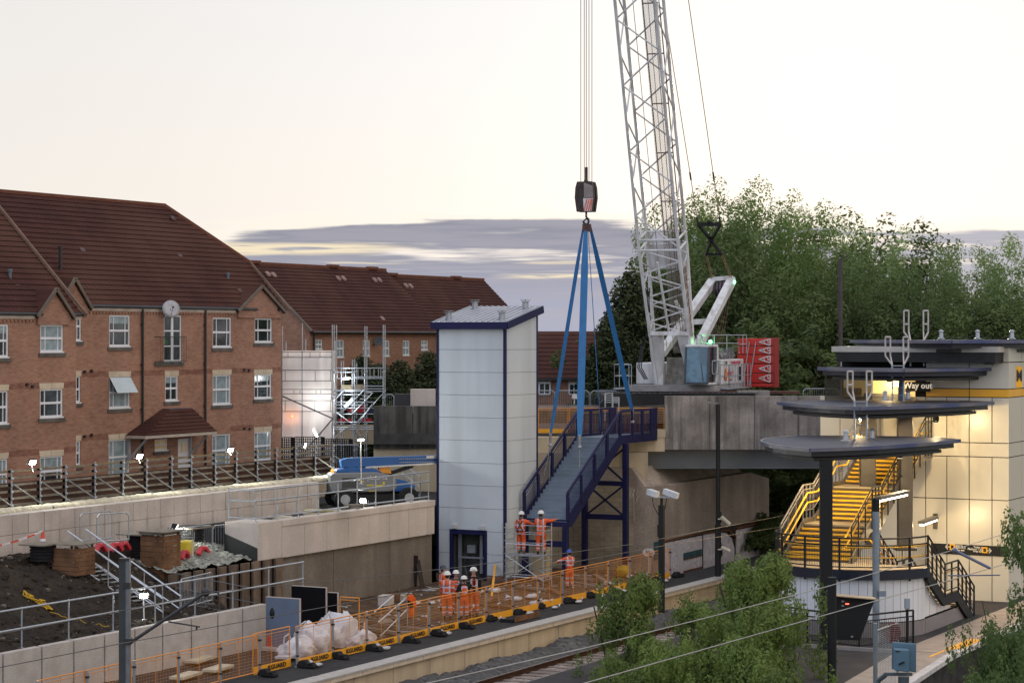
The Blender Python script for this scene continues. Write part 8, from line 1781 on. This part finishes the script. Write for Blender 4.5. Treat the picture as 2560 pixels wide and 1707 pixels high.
# palisade at the far embankment
t = thing('palisade_fence', 'short run of grey palisade fence right of the mural behind the bushes', 'fence', at(1905,1460,108)); mb = MB()
for k in range(9): u = 1895+k*4; mb.bar(at(u,1450,108), at(u,1390-k*1.2,108), .06, .02)
mb.bar(at(1892,1400,108), at(1930,1394,108), .05, .05); part('pales', mb, M('palisade_grey', (.15,.16,.17), .5, .4), t)
for i, (a, b_, l) in enumerate((((1790,1446),(1942,1404),'upper bar'),((1800,1480),(1942,1430),'lower bar'))): mb = MB(); mb.bar(at(*a,100), at(*b_,93), .08, .07); single('platform_end_rail', mb, alum, f'{l} of the pale rail between the bushes and the curved landing', 'rail')
# ================================================================ trees and bushes
def leaf_object(name, blobs, n, size, mat, parent, seed, flat=.5, inner=.62):
    r_ = random.Random(seed); wts = [b[1]*b[1]*b[2] if len(b) > 2 else b[1]**3 for b in blobs]; tot = sum(wts); V_ = []; F_ = []
    for b, w in zip(blobs, wts):
        m_ = int(n*w/tot)+1; c, rx = Vector(b[0]), b[1]; rz_ = b[2] if len(b) > 2 else rx
        for _ in range(m_):
            while True:
                d = Vector((r_.gauss(0,1), r_.gauss(0,1), r_.gauss(0,1)))
                if d.length > .01: break
            d.normalize(); rad = (inner+(1-inner)*r_.random()**.5) * (1+.18*math.sin(d.x*5+c.x*3)*math.cos(d.y*4+c.z)); p = c+Vector((d.x*rx, d.y*rx, d.z*rz_))*rad
            s = size*r_.uniform(.55,1.35); nn = (d + Vector((r_.gauss(0,.42), r_.gauss(0,.42), r_.gauss(0,.42))) + UP*.25).normalized(); a = nn.cross(Vector((r_.gauss(0,1), r_.gauss(0,1), r_.gauss(0,1))))
            if a.length < .05: continue
            a.normalize(); q = a.cross(nn)
            if q.length < .05: continue
            q.normalize(); b0 = len(V_); V_ += [tuple(p-a*s), tuple(p+q*s*flat), tuple(p+a*s), tuple(p-q*s*flat)]; F_.append((b0,b0+1,b0+2,b0+3))
    me = bpy.data.meshes.new(name); me.from_pydata(V_, [], F_); me.update(); me.materials.append(mat); o = bpy.data.objects.new(name, me); COL.objects.link(o); o.parent = parent; OFF[o.name] = OFF[parent.name]; return o
lf_p = leafmat('poplar_leaf', (.19,.29,.09), (.10,.17,.05), .36); lf_c = leafmat('conifer_leaf', (.014,.024,.013), (.008,.014,.009), .06, 0); lf_s = leafmat('shrub_leaf', (.19,.255,.05), (.06,.10,.028), .25); lf_l = leafmat('hazed_poplar_leaf', (.30,.41,.20), (.21,.30,.14), .5); lf_r = leafmat('laurel_leaf', (.08,.13,.05), (.04,.07,.028), .35); lf_d = leafmat('shade_dark_leaf', (.11,.155,.06), (.05,.075,.03), .3, .5)  # palest poplar leaf has far haze and glow put into its colour
barkm = M('bark', (.08,.065,.05), .9, var=.4, bmp=.5)
def tree(kind, h, w_, seed, mat, leaf, n, name='tree'):
    r_ = random.Random(seed); t = thing(name, '', 'tree', (0,0,0)); mb = MB(); blobs = []
    if kind == 'poplar':
        mb.tube((0,0,-.5),(0,0,h*.55),.28,8,.14); mb.tube((0,0,h*.55),(.1,0,h*.72),.14,6,.05)
        nl = 8
        for k in range(nl):
            a = 6.28*k/nl+r_.uniform(-.3,.3); rr_ = w_*r_.uniform(.28,.46)*(1 if k else 0); x, y = math.cos(a)*rr_, math.sin(a)*rr_; top_ = h*(r_.uniform(.80,1.0) if k else .97); mb.tube((0,0,h*.12*(1+k%3)),(x*.95,y*.95,top_*.72),.08,5,.02)
            z = h*.06
            while z < top_-.3:
                f = z/top_; R_ = w_*.2*(1-.6*max(0,(f-.6)/.4))*r_.uniform(.7,1.25); jx, jy = r_.uniform(-.6,.6), r_.uniform(-.6,.6); blobs.append((Vector((x*(1-.15*f)+jx, y*(1-.15*f)+jy, z)), max(R_,.42), max(R_,.42)*r_.uniform(1.2,1.8))); z += R_*r_.uniform(1.5,2.2)
                if r_.random() < .5: b2 = r_.uniform(0,6.28); q = R_*1.1; blobs.append((blobs[-1][0]+Vector((math.cos(b2)*q, math.sin(b2)*q, r_.uniform(-.3,.5))), max(.35,R_*.45), max(.35,R_*.5)))
    elif kind == 'conifer':
        mb.tube((0,0,-.5),(0,0,h*.9),.3,8,.06)
        for k in range(85):
            f = (k+.5)/85; z = h*(.05+.92*f); a = k*2.4; q = w_*.5*(1-f)**.8*r_.uniform(.6,1.05)+.1; c = Vector((math.cos(a)*q*.75, math.sin(a)*q*.75, z-.1)); mb.tube((0,0,z),c,.05,4,.02); blobs.append((c, .35+w_*.16*(1-f)**.7, .3+.3*(1-f)))
    else:  # bush
        for k in range(9): a = r_.uniform(0,6.28); q = r_.uniform(0,.4)*w_; mb.tube((q*.2*math.cos(a),q*.2*math.sin(a),-.3),(q*math.cos(a),q*math.sin(a),h*r_.uniform(.5,.95)),.05,5,.012)
        for k in range(34):
            a = r_.uniform(0,6.28); f = r_.random(); q = w_*.5*r_.uniform(0,1)*(1-.55*f); blobs.append((Vector((math.cos(a)*q, math.sin(a)*q, h*(.08+.86*f))), w_*.11*r_.uniform(.5,1.2), h*.1*r_.uniform(.6,1.5)))
        for k in range(16): a = r_.uniform(0,6.28); q = w_*.5*r_.uniform(.2,1.15); blobs.append((Vector((math.cos(a)*q, math.sin(a)*q, h*r_.uniform(.45,1.12)*(1-.25*q/w_))), w_*.045, h*.09))
    part('trunk' if kind != 'bush' else 'stems', mb, barkm, t); leaf_object('crown', blobs, n, leaf, mat, t, seed); return t
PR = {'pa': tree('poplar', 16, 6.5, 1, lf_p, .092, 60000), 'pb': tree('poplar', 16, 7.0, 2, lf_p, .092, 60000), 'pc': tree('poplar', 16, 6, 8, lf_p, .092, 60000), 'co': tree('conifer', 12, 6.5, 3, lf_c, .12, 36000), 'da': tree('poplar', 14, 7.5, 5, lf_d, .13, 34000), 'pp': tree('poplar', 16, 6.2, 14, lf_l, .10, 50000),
      'bu': tree('bush', 4, 4.2, 4, lf_s, .056, 13500, 'bush'), 'bv': tree('bush', 4, 3.6, 6, lf_s, .056, 11500, 'bush'), 'bd': tree('bush', 5, 6, 9, lf_d, .11, 16000, 'bush'), 'br': tree('bush', 5, 5, 12, lf_r, .05, 30000, 'bush')}  # da and bd leaves coloured darker as understory shade, for depth
PH = {'pp':16,'br':5,'pa':16,'pb':16,'pc':16,'co':12,'da':14,'bu':4,'bv':4,'bd':5}; used = set()
def plant(kk, u, vtop, Yd, z0, label, group, wscale=1.0, rz=None):
    base_ = cw(U(u,Yd), Yd, z0); zt_ = HC-(vtop-HV)*Yd/F; s = (zt_-z0)/PH[kk]; rz = rz if rz is not None else (u*1.7) % 6.28
    o = PR[kk]
    if kk in used: o = dup(o, base_, rz, label, group)
    else: used.add(kk); o.location = base_; o.rotation_euler = (0,0,rz); tag(o, label, None, group)
    o.scale = (s*wscale, s*wscale, s); o['category'] = 'tree' if kk[0] != 'b' else 'bush'
    return o
TG = 'tall poplars behind the bridge'
for a in (('pa',1790,438,142,4,'tallest poplar, directly behind the crane A-frame'),('pb',1885,445,146,4,'poplar rising above the red counterweights'),('pc',1975,455,140,4,'poplar just left of the tall slim pole'),('da',2030,520,147,4,'broad poplar behind the tall slim pole'),('pp',2085,505,150,4,'poplar just right of the tall slim pole'),('pp',2190,548,140,4,'poplar left of the upper roof ladder'),('da',2290,535,148,4,'dark poplar behind the highest ladder guard hoops'),('pp',2350,590,138,4,'poplar tinted pale for haze, right of the highest roof ladder'),('pp',2440,585,142,4,'poplar tinted pale for haze before the low cloud at the right'),('pp',2540,565,136,4,'poplar tinted pale for haze at the right edge of the photo'),('pc',1700,465,150,4,'poplar seen through the crane boom'),('da',1665,600,140,4,'darker poplar left of the crane boom'),('da',1850,560,136,4,'lower dark tree behind the red counterweights'),('da',1960,640,132,4,'lower dark tree right of the red counterweights'),('da',2130,640,134,4,'lower dark tree behind the topmost canopy, left end'),('da',2420,690,130,4,'lower tree above the topmost canopy anchors'),('da',2250,700,132,4,'lower tree behind the ladder hoops'),('da',2530,700,130,4,'lower tree at the right edge above the canopy')): plant(*a, TG, 1.2 if a[0] == 'da' else 1.05)
for a in (('co',1575,660,122,3,'dark conifer left of the crane foot'),('co',1500,850,120,3,'lower dark conifer beside the terraced house roof'),('co',1615,700,125,3,'dark conifer behind the crane boom foot'),('co',1530,760,119,3,'dark conifer behind the rightmost blue sling'),('co',1680,740,127,3,'dark conifer behind the crane cab')): plant(*a, 'dark conifers behind the bridge', 1.2)
for a in (('co',905,880,121,3.5,'dark conifer hedge tree behind the scaffold stair tower'),('co',1000,892,121,3.5,'dark conifer left of the lift tower'),('co',1070,870,123,3.5,'dark conifer touching the lift tower edge'),('co',950,900,119,3.5,'lower dark conifer right of the scaffold stair tower')): plant(*a, 'dark conifers below the house windows', 1.7)
for a in (('bd',1880,850,124,4,'green bush right of the counterweights'),('bd',1980,855,126,4,'pale green bush beyond the right bridge barrier'),('bd',2060,880,127,4,'bush beyond the bridge, behind the glass screen'),('bd',1810,840,126,4,'bush directly behind the counterweights'),('bd',1730,860,127,4,'bush behind the crane engine house'),('bd',1400,885,130,4,'bush behind the slings')): plant(*a, 'bushes beyond the bridge', 1.5)
for a in (('bd',1960,1185,122,-1.5,'dark bush under the bridge right of the mural'),('bd',2030,1200,118,-1.5,'dark bush under the bridge behind the yellow stairs'),('bd',1925,1300,114,-1.5,'dark bush at the end of the mural wall')): plant(*a, 'dark bushes under the bridge', 1.5)
BG = 'green bushes beside the railway in the foreground'
for a in (('bu',1590,1455,69,-1.8,'slender light green sapling bush before the camera post'),('bv',1525,1640,66,-1.9,'low light green bush at the left end of the foreground bushes'),('bu',1640,1610,64,-1.9,'low bush around the foot of the camera post'),('bv',1745,1510,70,-1.8,'bush before the lower edge of the mural'),('bu',1865,1425,73,-1.7,'tallest dark topped bush before the mural'),('bv',1800,1530,66,-1.9,'bush in the middle of the foreground greenery'),('bu',1915,1405,69,-1.5,'light bush touching the left of the curved wall'),('bv',1930,1500,65,-1.9,'bush left of the black platform railing'),('bu',1915,1540,62,-1.9,'bush before the black platform railing'),('bu',1600,1680,60,-2.2,'low dark bush at the bottom below the camera post'),('bv',1700,1620,60,-2.2,'bush between the two pale wires'),('bu',1840,1610,59,-2.2,'dark bush at the bottom middle of the greenery'),('bv',1900,1650,58,-2.2,'dark bush at the bottom right of the greenery'),('bu',1960,1700,56,-2.4,'low bush at the foot of the black round post')): plant(*a, BG, .8)
for a in (('br',2620,1290,52,-1,'dark leafy tree rising at the right edge of the photo'),('br',2650,1420,50,-1,'leafy tree before the cream wall at the right'),('br',2650,1500,48,-1.5,'leafy bush at the right edge over the platform'),('br',2530,1560,47,-1.5,'leafy bush before the platform edge'),('br',2520,1690,44,-2,'low bush at the bottom right over the track wall'),('br',2660,1640,42,-2,'bush in the bottom right corner')): plant(*a, 'leafy bushes at the right edge', .55)
for k in list(PR):
    if k not in used: pass
